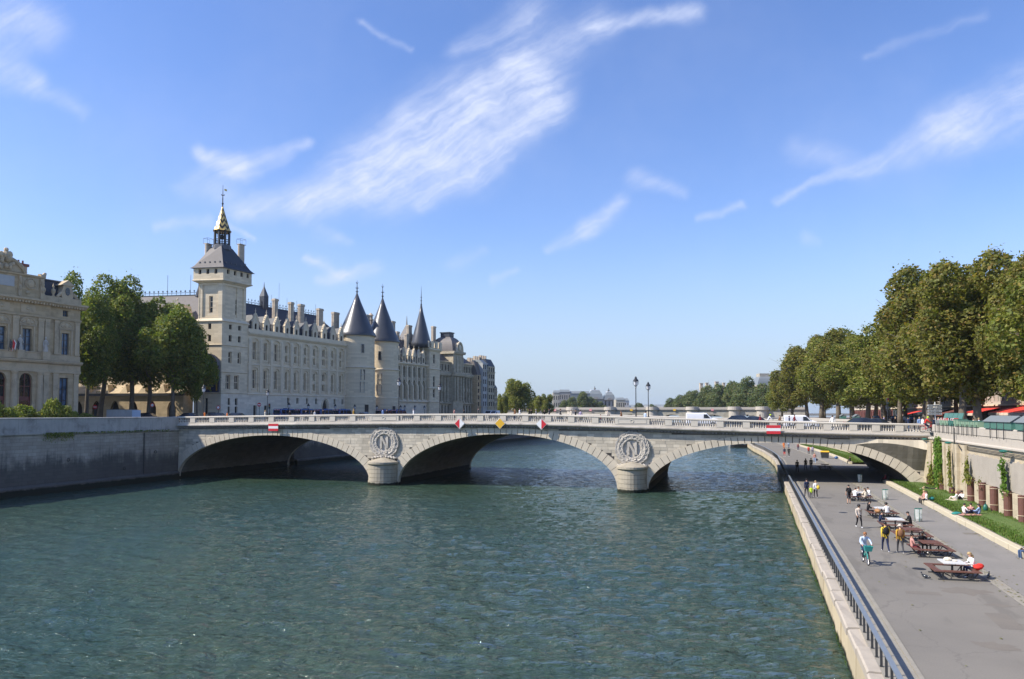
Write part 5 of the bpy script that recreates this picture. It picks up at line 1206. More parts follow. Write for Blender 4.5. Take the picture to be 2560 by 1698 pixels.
for a, nm in ((4.1, 0), (9.4, 1)):
    M = MB(); w_ = 1.1; zb = 27.2; facegrid(M, T, a - w_, a + w_, zb, zb + 2.6, [(a - .45, a + .45, zb + .3, zb + 2.2)], .4); M.poly([T(a - w_, zb + 2.6, 0), T(a + w_, zb + 2.6, 0), T(a, zb + 5.2, 0)])
    for sg in (-1, 1):
        M.poly([T(a + sg * w_, zb, 0), T(a + sg * w_, zb + 2.6, 0), T(a + sg * w_, zb + 2.6, 3), T(a + sg * w_, zb, 3)]); M.poly([T(a + sg * w_, zb + 2.6, 0), T(a, zb + 5.2, 0), T(a, zb + 5.2, 5), T(a + sg * w_, zb + 2.6, 4)]); M.tube([T(a + sg * w_, zb + 2.4, .1), T(a + sg * w_, zb + 3.2, .1)], [.2, .1], 5)
    M.tube([T(a, zb + 5, .1), T(a, zb + 6.4, .1)], [.16, .05], 5); M.ball(T(a, zb + 6.0, .1), .25, 6, 3)
    o = M.build('dormer', M_PALT, ee.o); window(T, a - .45, a + .45, zb + .3, zb + 2.2, .35, 2, 1, o, M_FRAMED, M_GLASS, .08)
M = MB()
for px, yt in ((420, 668), (454, 682)):
    aa = 6.5 if px > 430 else 12.0; p = Vector(T(aa, 35.3, 8.5)); M.tube([p, p + Vector((0, 0, 4.6))], .05, 4)
M.build('lightning_rod', M_IRON, ee.o, kind='stuff'); M = MB()
p = Vector(T(4.6, 35.0, 8.5)); M.lathe([(.8, p.z), (.1, p.z + 2.2), (.03, p.z + 3.4)], 4, (p.x, p.y), a0=.5, a1=.5 + 6.283185); M.build('ridge_turret', M_SLATE, ee.o)
# arcade with lean-to roof
T = eT(-1.4); M = MB(); ah = [(x - .95, x + .95, GZ - .4, 12.3) for x in (4.0, 8.4, 12.6, 16.8, 21, 25.2, 29.4, 33.6, 37.8, 42)]
facegrid(M, T, 1.4, LE, GZ - .5, 13.4, ah, .6)
for h_ in ah: archfill(M, T, *h_, 1.5, 0, 0, True, .6, 8)
M.poly([T(1.4, GZ, 0), T(1.4, 13.4, 0), T(1.4, 13.4, 3.4), T(1.4, GZ, 3.4)]); M.build('arcade_wall', M_COM, ee.o)
M = MB(); M.loft([[T(a, 13.3, -.45), T(a, 13.75, -.45), T(a, 13.75, .2), T(a, 13.3, .2)] for a in (1.2, LE)]); M.build('arcade_cornice', M_IRON, ee.o)
M = MB(); M.poly([T(1.3, 13.8, -.4), T(LE, 13.8, -.4), T(LE, 15.6, 3.4), T(1.3, 15.6, 3.4)])
for x in (6.2, 10.5, 14.7, 18.9, 23.1): M.poly([T(x - .9, 13.82, -.3), T(x + .9, 13.82, -.3), T(x, 15.6, .4)]); M.poly([T(x - .9, 13.82, -.3), T(x, 15.6, .4), T(x, 15.6, 3.4), T(x - .9, 13.82, 3.4)]); M.poly([T(x + .9, 13.82, -.3), T(x, 15.6, .4), T(x, 15.6, 3.4), T(x + .9, 13.82, 3.4)])
M.build('arcade_roof', M_COMT, ee.o)
M = MB(); M.poly([T(1.4, GZ, 2.5), T(LE, GZ, 2.5), T(LE, 13.5, 2.5), T(1.4, 13.5, 2.5)]); M.build('arcade_back', M_DOOR, ee.o)
# ---------------------------------------------------------------- commerce court building at the left edge
CO = (-52.3, -1.8); CGZ = 8.15
cm = thing('commerce_court', 'ornate tan stone court building with arched doors and oval dormer', 'building', (*CO, CGZ), PRZ)
def cT(c0=0.): return lambda a, z, c: (a, c + c0, z - CGZ)
CM = lambda: MB(lambda x, y, z: (x, y, z - CGZ))
LC = -30.
T = cT(); M = MB()
BC = [-27.2, -22.9, -18.6, -14.3 + 1.75, -8.72]         # bays of the projecting centre
gh = [(x - .98, x + .98, CGZ, 15.7) for x in BC]; uh = [(x - .72, x + .72, 18.85, 22.35) for x in BC]
facegrid(M, T, LC, -5.2, CGZ - .3, 26.4, gh + uh, .5)
for h in gh: archfill(M, T, *h, .98, 0, 0, False, .5, 10)
T2 = cT(.45); gh2 = [(-3.2, -1.75, CGZ, 15.25)]; uh2 = [(-3.0, -1.78, 18.85, 22.25), (-2.95, -2.02, 24.85, 25.8)]
facegrid(M, T2, -5.2, 0, CGZ - .3, 26.4, gh2 + uh2, .45)
M.poly([T(-5.2, CGZ, 0), T(-5.2, 26.4, 0), T(-5.2, 26.4, .45), T(-5.2, CGZ, .45)])
M.poly([T(0, CGZ - .3, .45), T(0, 26.4, .45), T(0, 26.4, 24), T(0, CGZ - .3, 24)]); M.build('wall', M_COM, cm)
for h in uh: window(T, *h, .45, 2, 3, cm, M_FRAMED, M_GLASSB, .09)
for h in uh2: window(T2, *h, .4, 2, 3 if h[2] < 20 else 2, cm, M_FRAMED, M_GLASSB, .08)
for h in gh:
    o = window(T, h[0], h[1], 11.8, 15.7, .48, 2, 2, cm, M_DOORR, M_GLASS, .12, name='lunette'); M = CM(); M.box(h[0], h[1], .4, .5, CGZ, 9.0); M.box(h[0], h[1], .38, .5, 11.6, 12.2)
    for x in (h[0] + .15, h[1] - .15): M.box(x - .15, x + .15, .4, .5, 9, 11.6)
    d_ = M.build('door', M_DOORR, cm); M = CM(); M.box(h[0] + .3, h[1] - .3, .46, .5, 9, 11.6); M.build('pane', M_GLASS, d_)
window(T2, -3.2, -1.75, CGZ, 15.25, .42, 2, 4, cm, M_IRON, M_GLASSB, .1, name='tall_door')
def cband(prof, a0, a1, name, c0=0., mat=M_COMT): M = CM(); M.xprism([(c0 + y, z) for y, z in prof], a0, a1); M.build(name, mat, cm)
ent = [(.2, 15.9), (-.25, 15.95), (-.25, 16.3), (-.15, 16.35), (-.15, 17.2), (-.6, 17.35), (-.75, 17.6), (-.75, 17.75), (.2, 17.85)]
cband(ent, LC, -5.3, 'entablature'); cband(ent, -5.35, .15, 'entablature', .45)
bal_ = [(.2, 17.85), (-.3, 17.85), (-.3, 18.75), (-.38, 18.8), (-.38, 18.95), (.2, 19.0)]
cband(bal_, LC, -5.2, 'balcony_parapet'); cband([(.2, 17.85), (-.12, 17.85), (-.12, 18.7), (.2, 18.75)], -5.0, .05, 'plinth_course', .45)
fr = [(.2, 24.1), (-.2, 24.2), (-.28, 24.45), (.2, 24.55)]; cband(fr, LC, -5.25, 'architrave'); cband(fr, -5.25, .1, 'architrave', .45)
cor = [(.2, 26.1), (-.35, 26.2), (-.8, 26.55), (-.9, 26.6), (-.9, 26.85), (.2, 27.0)]; cband(cor, LC, -5.3, 'cornice'); cband(cor, -5.6, .75, 'cornice', .45)
M = CM()
for i in range(54): a = LC + .2 + i * .46; M.box(a, a + .22, -.7, -.3, 26.15, 26.42)
for i in range(12): a = -5.2 + i * .46; M.box(a, a + .22, -.2, .15, 26.15, 26.42)
M.build('modillions', M_COMT, cm, kind='stuff')
def pil(a, w_, z0, z1, c0, name='pilaster', rnd=False):
    M = CM()
    if rnd: M.lathe([(w_ * .62, z0), (w_ * .62, z0 + .2), (w_ * .5, z0 + .3), (w_ * .44, z1 - .5), (w_ * .5, z1 - .4), (w_ * .62, z1 - .1), (w_ * .62, z1)], 12, (a, c0 - .1))
    else: M.box(a - w_ / 2, a + w_ / 2, c0 - .2, c0, z0 + .3, z1 - .5); M.box(a - w_ * .6, a + w_ * .6, c0 - .26, c0, z0, z0 + .3); M.loft([[(a - w_ * q, c0 - .2 - e, z), (a + w_ * q, c0 - .2 - e, z), (a + w_ * q, c0, z), (a - w_ * q, c0, z)] for q, e, z in ((.5, 0, z1 - .5), (.58, .06, z1 - .35), (.55, .04, z1 - .2), (.68, .12, z1 - .02))])
    M.build(name, M_COMT, cm)
cols_ = [-29.3, -25.05, -20.75, -16.5 + .3, -10.55, -6.7]
for a in cols_: pil(a, .95, CGZ + .2, 15.95, 0., 'column', True); pil(a, .85, 19, 24.15, 0.)
for a in (-5.75,): pil(a, .7, 19, 24.15, 0.); pil(a, .8, CGZ, 15.95, 0.)
for a in (-3.95, -.55): pil(a, .75, CGZ, 15.95, .45); pil(a, .7, 18.8, 24.15, .45)
# lunette pediments over the upper windows
for a, c0 in [(x, 0.) for x in BC] + [(-2.4, .45)]:
    M = CM(); r = 1.22; pts = [(a + r * math.cos(x), 22.95 + 1.05 * math.sin(x)) for x in np.linspace(0, math.pi, 14)]
    M.yprism(pts, c0 - .1, c0); M.tube([(x, c0 - .14, z) for x, z in pts], .11, 5); M.box(a - 1.35, a + 1.35, c0 - .2, c0, 22.72, 22.92); M.ball((a, c0 - .12, 23.4), (.3, .2, .42), 7, 4)
    for sg in (-1, 1): M.ball((a + sg * .62, c0 - .1, 23.25), (.3, .15, .2), 6, 4); M.box(a + sg * .98 - .12, a + sg * .98 + .12, c0 - .16, c0, 18.8, 22.7)
    M.build('window_pediment', M_COMT, cm)
for a in BC:   # carved frieze panels
    M = CM(); M.box(a - 1.1, a + 1.1, -.08, 0, 24.75, 25.9); M.ball((a, -.08, 25.3), (.45, .14, .22), 7, 4); M.build('frieze_panel', M_COMT, cm)
# attic of the centre, plaque, curved pediment with carving, chimney
M = CM(); M.box(LC, -6.45, -.05, 6, 26.95, 30.1); M.build('attic_wall', M_COM, cm)
cband([(.2, 30.05), (-.25, 30.15), (-.35, 30.4), (.2, 30.5)], LC, -6.3, 'attic_cornice')
for a0, a1 in ((-10.3, -9.9), (-7.05, -6.5)): M = CM(); M.box(a0, a1, -.3, -.05, 27, 30.05); M.ball(((a0 + a1) / 2, -.35, 29.3), (.2, .2, .5), 6, 4); M.ball(((a0 + a1) / 2, -.35, 28.2), (.22, .2, .35), 6, 4); M.build('attic_pier', M_COMT, cm)
M = CM(); M.box(-16.5, -10.9, -.12, -.05, 28.3, 29.8); M.build('plaque', M_GREY, cm)
M = CM(); M.box(-9.7, -7.3, -.1, -.05, 28.3, 29.9); M.ball((-8.5, -.12, 29.1), (.6, .22, .65)); M.tube([(-8.5 + .8 * math.cos(x), -.14, 29.1 + .8 * math.sin(x)) for x in np.linspace(0, 6.283, 15)], .13, 5); M.ball((-8.9, -.15, 27.7), (.4, .2, .25), 6, 4); M.build('carved_trophy', M_COMT, cm)
M = CM(); r = 4.3; cxp = -13.6; N = 16; pts = [(cxp + r * math.sin(x), 30.5 + 2.1 * (math.cos(x) - math.cos(1.35)) / (1 - math.cos(1.35))) for x in np.linspace(-1.35, 1.35, N)]
M.yprism(pts, -.1, 1.0); M.tube([(x, -.25, z) for x, z in pts], .28, 5); M.build('curved_pediment', M_COMT, cm)
M = CM(); rng = random.Random(8)
for i in range(26): x = -15.6 + rng.random() * 4.4; M.ball((x, -.3 - rng.random() * .2, 30.7 + rng.random() * (2.2 if abs(x + 12.9) < 1.2 else 1.1)), (.28 + rng.random() * .2, .25, .3 + rng.random() * .25), 6, 4)
for x, z, r in ((-12.3, 32.8, .5), (-12.2, 33.5, .34), (-11.8, 33.1, .25), (-12.0, 32.2, .55)): M.ball((x, -.1, z), r, 7, 5)
M.build('pediment_carving', M_COMT, cm)
M = CM(); M.box(-10.4, -7.4, 2.5, 4.2, 29, 32.0); M.build('chimney', M_CHIM, cm); M = CM(); M.box(-10.8, -7.2, 2.3, 4.4, 32.0, 32.4)
for q in range(5): M.lathe([(.16, 32.4), (.14, 33.0)], 6, (-10.2 + q * .65, 3.3))
M.build('chimney_cap', M_DOORR, cm)
M = CM(); M.tube([(-6.9, .3, 30.4), (-6.3, .3, 30.5), (-6.0, .3, 31.1)], [.5, .4, .2], 6); M.build('acroterion', M_COMT, cm)
# side pavilion: parapet, mansard, oval dormer, urns
M = CM(); M.box(-6.5, .02, .3, .8, 26.95, 27.75); M.build('parapet', M_COMT, cm)
M = CM(); M.loft([[(-6.4, .9, 27.0), (-.1, .9, 27.0), (-.1, 12, 27.0), (-6.4, 12, 27.0)], [(-6.4, 1.8, 30.3), (-1.2, 1.8, 30.3), (-1.2, 12, 30.3), (-6.4, 12, 30.3)]]); M.build('mansard_roof', M_SLATE, cm); M = CM(); M.box(-6.4, -1.0, 1.6, 12.2, 30.3, 30.5); M.build('roof_flashing', M_LEAD, cm)
M = CM(); a = -2.3
M.loft([[(a + (.85 + .18 * math.sin(z * 2.3)) * sg, y, 27.7 + z) for sg, y in ((-1, .35), (1, .35), (1, 1.6), (-1, 1.6))] for z in (0, .4, .9, 1.5, 2.0)]); M.yprism([(a - 1.25, 29.7), (a + 1.25, 29.7), (a, 30.6)], .2, 1.9)
for sg in (-1, 1): M.tube([(a + sg * 1.0, .4, 28.6), (a + sg * 1.3, .4, 28.2), (a + sg * 1.7, .4, 27.75)], [.15, .25, .2], 6)
dm = M.build('oval_dormer', M_COMT, cm); M = CM(); M.loft([[(a + .38 * math.cos(x), y, 28.8 + .62 * math.sin(x)) for x in np.linspace(0, 6.283, 16)[:-1]] for y in (.3, .34)]); M.build('pane', M_GLASS, dm)
for a in (-4.55, -6.1): M = CM(); M.lathe([(.28, 27.75), (.14, 28.0), (.34, 28.5), (.3, 28.8), (.1, 29.0), (.16, 29.3), (.02, 29.8)], 8, (a, .5)); M.build('urn', M_COMT, cm)
# statues on the balcony
for a in (-10.0, -6.15):
    M = CM(); M.box(a - .55, a + .55, -.75, 0, 17.8, 19.05); M.build('statue_pedestal', M_COMT, cm); M = CM(); M.lathe([(.36, 19.05), (.3, 19.6), (.22, 20.1), (.3, 20.6), (.12, 20.9)], 8, (a, -.4)); M.ball((a, -.4, 21.12), (.15, .15, .2), 7, 5); M.tube([(a + .26, -.4, 20.6), (a + .4, -.5, 20.2), (a + .15, -.65, 20.1)], .08, 5); M.tube([(a - .26, -.4, 20.6), (a - .36, -.45, 20.1), (a - .3, -.5, 19.7)], .08, 5); M.build('statue', M_CARV, cm)
M = CM(); M.box(LC, -.02, 1.5, 23.9, CGZ, 26.9); M.build('core', M_COM, cm)
fl_ = thing('flag_cluster', 'small blue white and red flags on the balcony of the tan court building', 'flag', pw(0, 0, 0), 0); fl_.location = (Matrix.Translation((*CO, 19)) @ Matrix.Rotation(PRZ, 4, 'Z') @ Vector((-11.7, -.9, 0))); fl_.rotation_euler = (0, 0, PRZ)
for k, (mm, x) in enumerate(((M_NAVY, -.3), (M_RED, 0.1), (M_NAVY, .75), (M_WHITE, .25))):
    M = MB(); M.tube([(x, 0, -.3), (x + .1, -.3, 1.4)], .03, 4); M.loft([[(x + .1, -.3, 1.4), (x + .1, -.28, 1.4), (x + .05, -.2, .3), (x + .05, -.22, .3)], [(x + .4, -.34, .9), (x + .4, -.32, .9), (x + .3, -.2, -.1), (x + .3, -.22, -.1)]]); M.build('flag', mm, fl_)
# ================================================================ TREES
def leafmesh(name, seed, n, rad, lobes, leaf, mat, lr=(.26, .42), flat=.0, drop=0.0, inner=.7):
    """a crown of single leaf sprays spread through overlapping clumps; unit: metres, centred on the crown"""
    rg = np.random.default_rng(seed); rx, ry, rz = rad
    L = rg.normal(size=(lobes, 3)); L /= np.linalg.norm(L, axis=1)[:, None]; L *= (rg.random(lobes) ** .45)[:, None] * .78
    L[:, 2] = np.where(L[:, 2] < -.7, L[:, 2] * .85, L[:, 2]); lrad = rg.uniform(*lr, lobes)
    k = rg.choice(lobes, n, p=lrad ** 2 / (lrad ** 2).sum()); d = rg.normal(size=(n, 3)); d[:, 2] += .25; d /= np.linalg.norm(d, axis=1)[:, None]
    r = lrad[k] * (inner + (1 - inner) * rg.random(n) ** .6) * (1 + .16 * np.sin(d[:, 0] * 9 + k) * np.cos(d[:, 2] * 8 + k * 2))
    P = (L[k] + d * r[:, None]) * np.array([rx, ry, rz])
    # sprays hanging out at the rim
    out = rg.random(n) < .08; P[out] *= rg.uniform(1.0, 1.13, out.sum())[:, None]
    N = d * .9 + rg.normal(size=(n, 3)) * .75 + np.array([0, 0, .25]); N /= np.linalg.norm(N, axis=1)[:, None]
    U = np.cross(N, rg.normal(size=(n, 3))); U /= np.linalg.norm(U, axis=1)[:, None]; V = np.cross(N, U)
    s = leaf * rg.uniform(.6, 1.35, n)[:, None]; U *= s; V *= s * rg.uniform(.55, .9, n)[:, None]; B = N * s * .3
    q = np.stack([P - U, P - V * .8 - B * .4, P + U, P + V - B], 1).reshape(-1, 3)
    me = bpy.data.meshes.new(name); me.vertices.add(4 * n); me.vertices.foreach_set('co', q.ravel()); me.loops.add(4 * n); me.loops.foreach_set('vertex_index', np.arange(4 * n)); me.polygons.add(n); me.polygons.foreach_set('loop_start', np.arange(n) * 4); me.polygons.foreach_set('loop_total', np.full(n, 4)); me.materials.append(mat); me.update(calc_edges=True)
    return me, L * np.array([rx, ry, rz])
def make_tree(name, label, h, rad, seed, mat, n, leaf, trunk_r=.38, crown_z=None, lobes=26, lean=(0, 0), cat='tree', group=None, limbs=9, **kw):
    """tapered trunk, limbs reaching into the clumps, crown; base at the origin"""
    t_ = thing(name, label, cat, (0, 0, 0), 0, group); cz = crown_z or h - rad[2] * .92
    me, L = leafmesh('crown', seed, n, rad, lobes, leaf, mat, **kw); rg = random.Random(seed)
    fork = cz - rad[2] * .62; T = Vector((lean[0], lean[1], 0))
    M = MB(); pts = [Vector((0, 0, -.2)), Vector((0, 0, fork * .3)) + T * .25, Vector((.12, -.1, fork * .7)) + T * .7, Vector((0, 0, fork)) + T, Vector((.1, .2, cz)) + T * 1.0]
    M.tube(pts, [trunk_r * 1.35, trunk_r, trunk_r * .85, trunk_r * .75, trunk_r * .3], 9); M.build('trunk', M_BARK, t_, smooth=True)
    M = MB()
    order = sorted(range(len(L)), key=lambda i: -abs(L[i][0]) - abs(L[i][1]))[:limbs]
    for i in order:
        e = Vector(L[i]) + Vector((0, 0, cz)) + T; s_ = pts[3] + (pts[4] - pts[3]) * rg.uniform(0, .6); m_ = (s_ + e) / 2 + Vector((rg.uniform(-.5, .5), rg.uniform(-.5, .5), rg.uniform(-.2, .9)))
        M.tube([s_, m_, e], [trunk_r * .42, trunk_r * .26, trunk_r * .07], 6)
        for _ in range(3): f = e + Vector((rg.gauss(0, 1), rg.gauss(0, 1), rg.gauss(.3, .8))) * rad[0] * .24; M.tube([m_ + (e - m_) * .5, f], [trunk_r * .14, trunk_r * .03], 4)
    M.build('limbs', M_BARK, t_, smooth=True, kind='stuff')
    link('crown', me, t_, (T.x, T.y, cz)); return t_
GL = 'plane trees along the right bank quay'
pr_ = [make_tree('plane_tree', 'x', 23, (7.9, 7.9, 10.6), 31, M_LEAFR, 42000, .23, .46, lobes=60, group=GL, lr=(.16, .28), drop=1),
       make_tree('plane_tree', 'x', 22.5, (8.2, 8.2, 10.4), 32, M_LEAFG, 42000, .23, .44, lobes=60, group=GL, lr=(.16, .28), drop=1),
       make_tree('plane_tree', 'x', 24.5, (7.6, 7.6, 11.3), 33, M_LEAFR, 36000, .22, .46, lobes=56, group=GL, lr=(.15, .27))]
RT = [(73.6, -27, 1, 0.72, 'nearest yellow green plane tree cut by the right picture edge'), (76.2, -9.5, 2, 0.75, 'tall thin topped plane tree behind the closed green book stall'), (74.4, 4, 0, 0.9, 'plane tree with bare twigs over the end of the bridge balustrade'), (76, 18, 2, 0.95, 'tallest sparse topped plane tree of the right quay'), (74.5, 30, 0, 1.04, 'brownish plane tree behind the direction signs'), (76.5, 44, 1, .98, 'plane tree stepping down left of the tallest one'), (75, 58, 2, .86, 'smaller plane tree behind the traffic light'), (74.5, 73, 1, .92, 'rounded deep green plane tree above the dark grey car'),
      (74, 92, 1, .98, 'green plane tree behind the white van'), (73, 112, 0, 1.02, 'plane tree behind the second white van, brown tinged'), (72, 135, 1, 1.17, 'plane tree further down the right quay, ninth of the row'), (69.5, 160, 0, 1.17, 'brownish plane tree near the end of the quay row'), (67, 188, 2, 1.06, 'pale plane tree near the far end of the quay row'), (63.5, 220, 0, 0.98, 'low rusty plane tree leaning out over the river, far end of the row'), (60.5, 240, 1, 0.74, 'lowest tree at the far end of the quay row'), (85, -22, 1, .9, 'street side plane tree behind the red awnings'), (86, 25, 0, .9, 'street side plane tree behind the tallest ones'), (86, 66, 1, .9, 'street side plane tree behind the dark cars'), (86, 118, 1, .92, 'street side plane tree further back along the road'), (85, 160, 0, 1.0, 'street side plane tree filling the background above the second white van'), (83, 205, 1, .95, 'street side plane tree in the far background left of the second white van'), (78, 255, 0, .9, 'farthest street side plane tree behind the quay row'), (86, 92, 2, .92, 'street side plane tree behind the dark parked cars')]
used = set()
def wf(y): return 1.3 if y > 70 else (1.12 if y > 0 else 1.0)
for i, (x, y, v, s, lab) in enumerate(RT):
    rz = (i * 2.4) % 6.28
    if v not in used: o = pr_[v]; used.add(v); o.location = (x, y, 7.5); o.rotation_euler = (0, 0, rz); o.scale = (s * wf(y), s * wf(y), s); o['label'] = lab
    else: dup(pr_[v], (x, y, 7.5), rz, lab, GL, (s * wf(y), s * wf(y), s))
# left bank plane trees in front of the palace arcade
GB = 'plane trees on the boulevard by the clock tower'
def on_y(px, y0): return onplane(px, 1033, (0, y0), (1, 0))[0]
pl = make_tree('plane_tree', 'leaning plane tree with pale trunk beside the tan court building', 27, (7.2, 7.2, 11.4), 51, M_LEAFL, 40000, .24, .46, lobes=56, lean=(.9, .5), group=GB, lr=(.2, .34))
pl.location = (on_y(248, 17), 17, 8.1)
dup(pl, (on_y(330, 21), 21, 8.1), 2.1, 'middle plane tree in front of the pale slate roof', GB, (1.0, 1.0, 1.0))
p2 = make_tree('plane_tree', 'plane tree with straight trunk hiding the clock tower foot', 21.5, (7.5, 7.5, 9.2), 52, M_LEAFL, 38000, .24, .4, lobes=52, group=GB, lr=(.2, .34)); p2.location = (on_y(431, 20.5), 20.5, 8.1)
dup(p2, (on_y(372, 24), 24, 8.1), 1.2, 'plane tree close behind, filling the gap beside the dormers', GB, (1.05, 1.05, 1.12))
dup(p2, (on_y(492, 25), 25, 8.1), 3.9, 'smaller bushy plane tree against the clock tower corner', GB, (.5, .5, .72))
dup(pl, (on_y(168, 14), 14, 8.1), 4.4, 'sunlit plane tree rising behind the oval dormer roof', GB, (.8, .8, 1.0))
dup(pl, (on_y(215, 10), 10, 8.1), 5.4, 'dark plane tree filling the gap by the court building corner', GB, (.72, .72, .86))
dup(pl, (on_y(105, 15), 15, 8.1), 0.7, 'plane tree added for shade behind the tan court building, its top above the roof edge', GB, (.9, .9, .86)); dup(p2, (on_y(20, 19), 19, 8.1), 2.7, 'unseen plane tree added for shade behind the tan court building', GB, (1.1, 1.1, 1.0))  # trees added behind the building to throw shade on the arcade
# trees beyond the first bridge
def at_d(px, D, z): d = ray(px, 1033); k = D / (-d[0] * math.sin(YAW) + d[1] * math.cos(YAW)); return (CAM[0] + k * d[0], CAM[1] + k * d[1], z)
GF = 'trees by the far bridge'
f1 = make_tree('round_tree', 'big round green tree right of the left bank houses', 17.5, (6.7, 6.7, 8.4), 61, M_LEAFG, 24000, .26, .35, lobes=40, crown_z=8.4, group=GF, lr=(.22, .36)); f1.location = at_d(1296, 300, 8.1); f1.scale = (1, 1, .98)
dup(f1, at_d(1361, 330, 8.1), 2, 'smaller rust tinged round tree next to the big round one', GF, (.66, .66, .64)); dup(f1, at_d(1257, 290, 8.1), 1, 'dark low tree between the houses and the big round tree', GF, (.42, .42, .58)); dup(f1, at_d(1332, 345, 8.1), 4, 'pale tree seen between the two round trees', GF, (.5, .5, .58))
ff = make_tree('riverside_tree', 'x', 15, (5.2, 5.2, 7.2), 62, M_LEAFF, 11000, .34, .3, lobes=30, crown_z=7.6, group=GF)
FT = [(1905, 470, .92, 1.0), (1868, 500, .95, 1.28), (1835, 520, 1.0, 1.18), (1800, 540, 1.0, 1.12), (1768, 560, .95, 1.1), (1735, 600, 1.0, .98), (1705, 640, .9, .85), (1930, 440, .8, .8), (1850, 480, .85, .7), (1786, 505, .8, .7), (1680, 700, .9, .78), (1940, 520, 1.1, 1.3), (1430, 620, .6, .75), (1458, 640, .8, 1.0), (1478, 650, .65, .78), (1410, 620, .5, .62), (1500, 700, .7, .62), (1598, 900, .8, .7), (1630, 900, .7, .62), (1722, 660, .5, 1.05)]
NM = ['tall light green', 'tall full', 'brownish', 'pale', 'feathery', 'low yellow green', 'small grey green', 'low bushy', 'short front', 'pale front', 'distant pointed', 'large dark', 'left hand small', 'tall narrow', 'narrow', 'stubby', 'lone low', 'remote', 'remote pale', 'slender']
for i, ((px, D, s, sz), nm) in enumerate(zip(FT, NM)):
    lab = f'{nm} riverside tree beyond the far bridge, ' + ('below the long palace roofs' if px > 1660 else 'in front of the glass vaulted station')
    if i == 0: ff.location = at_d(px, D, 8); ff.scale = (s * 1.75, s * 1.75, sz * 1.28); ff['label'] = lab
    else: dup(ff, at_d(px, D, 8), i * 1.7, lab, GF, (s * 1.75, s * 1.75, sz * 1.28))
# hedge and planting along the left parapet
def shrub(name, label, loc, rad, seed, mat, n, leaf, group=None):
    t_ = thing(name, label, 'shrub', loc, 0, group); me, L = leafmesh('foliage', seed, n, rad, 14, leaf, mat, lr=(.3, .5)); link('foliage', me, t_, (0, 0, rad[2] * .9))
    M = MB(); 
    for i in range(5): M.tube([(0, 0, 0), (L[i][0] * .5, L[i][1] * .5, rad[2] * .6), (L[i][0], L[i][1], L[i][2] + rad[2] * .9)], [.05, .04, .015], 5)
    M.build('stem', M_BARK, t_); return t_
GS = 'nursery shrubs on the left quay pavement'
s0 = shrub('potted_shrub', 'dark shrub at the left picture edge behind the quay parapet', (-36.5, -30, 8.15), (1.6, 1.6, 1.25), 71, M_LEAFL, 2600, .12, GS)
for i, (y, sx, sz, lab) in enumerate(((-27.6, .9, 1.0, 'yellowish low shrub behind the parapet, left of the arched door'), (-25.4, .8, .8, 'dark low shrub in front of the arched door'), (-23.2, 1.0, 1.15, 'shrub with yellow tips between arched door and tall door'), (-21, .9, 1.5, 'tallest dark shrub in front of the tall blue door'), (-19, .8, 1.1, 'bushy shrub right of the tall door'), (-16.8, .9, .8, 'low dark shrub right of the court building corner'), (-29, .7, 1.4, 'upright shrub near the left edge'), (-14.6, .8, .7, 'last low shrub of the row beside the leaning trunk'))): dup(s0, (-36.3 - (i % 3) * .8, y, 8.15), i * 1.3, lab, GS, (sx, sx, sz))
# ---------------------------------------------------------------- climbers and tall planters under the right wall
GPl = 'rusty tube planters along the foot of the wall'
def planter(y, h, lab):
    t_ = thing('tube_planter', lab, 'planter', (68.05, y, PZ + .3), 0, GPl); M = MB(); M.lathe([(.29, -.1), (.29, h), (.24, h), (.24, h - .08)], 14); M.build('tube', M_RUST, t_)
    M = MB()
    for f in (.28, .93):
        if f * h > .5: M.tube([(.31 * math.cos(a), .31 * math.sin(a), f * h) for a in np.linspace(0, 6.283, 15)], .022, 4)
    if M.v: M.build('rope', M_ROPE, t_)
    M = MB(); M.lathe([(.24, h - .1), (.01, h - .06)], 12); M.build('soil', M_EARTH, t_); return t_
PLN = [(-8.2, .72, 'stubby rusty planter at the foot of the big green climber'), (-12.3, .72, 'stubby rusty planter holding the thin tall climber'), (-15.3, .68, 'lowest rusty planter behind the two sunbathers'), (-19.2, 2.05, 'tall rusty planter with a bushy sapling, left end of the cement patch'), (-22.9, 2.05, 'tall rusty planter with only a few sprigs on top'), (-26.2, 2.0, 'tall empty rusty planter with a green bag leaning on it'), (-29.8, 2.0, 'tall rusty planter with the long climber, near the right edge'), (-33.2, 2.0, 'tall rusty planter cut by the right picture edge'), (-2.0, 1.0, 'small rusty planter beside the bridge abutment'), (-36.8, 2.0, 'tall rusty planter further along the wall')]
for y, h, lab in PLN: planter(y, h, lab)
def climber(label, pts, wd, n, seed, leaf=.11, mat=None):
    """leaves scattered round a stem that climbs the wall"""
    rg = random.Random(seed); t_ = thing('climbing_plant', label, 'climber', pts[0]); p0 = Vector(pts[0]); M = MB()
    P = [Vector(p) - p0 for p in pts]; M.tube(P, [.03] * len(P), 5); M.build('stem', M_BARK, t_); G = MB()
    seg = [(P[i + 1] - P[i]).length for i in range(len(P) - 1)]
    for _ in range(n):
        k = rg.choices(range(len(seg)), seg)[0]; f = rg.random(); c = P[k] + (P[k + 1] - P[k]) * f; w_ = wd[k] + (wd[k + 1] - wd[k]) * f
        c = c + Vector((-abs(rg.gauss(0, .13)) - .03 + .0, rg.gauss(0, w_ * .45), rg.gauss(0, .25))); a = rg.uniform(0, 6.3); s_ = leaf * rg.uniform(.6, 1.4); u = Vector((-.3, math.cos(a), math.sin(a))) * s_; v_ = Vector((-.35 + rg.uniform(-.4, .4), -math.sin(a), math.cos(a))) * s_ * .7
        G.poly([c - u, c - v_, c + u, c + v_])
    G.build('leaves', mat or M_IVY, t_, kind='stuff'); return t_
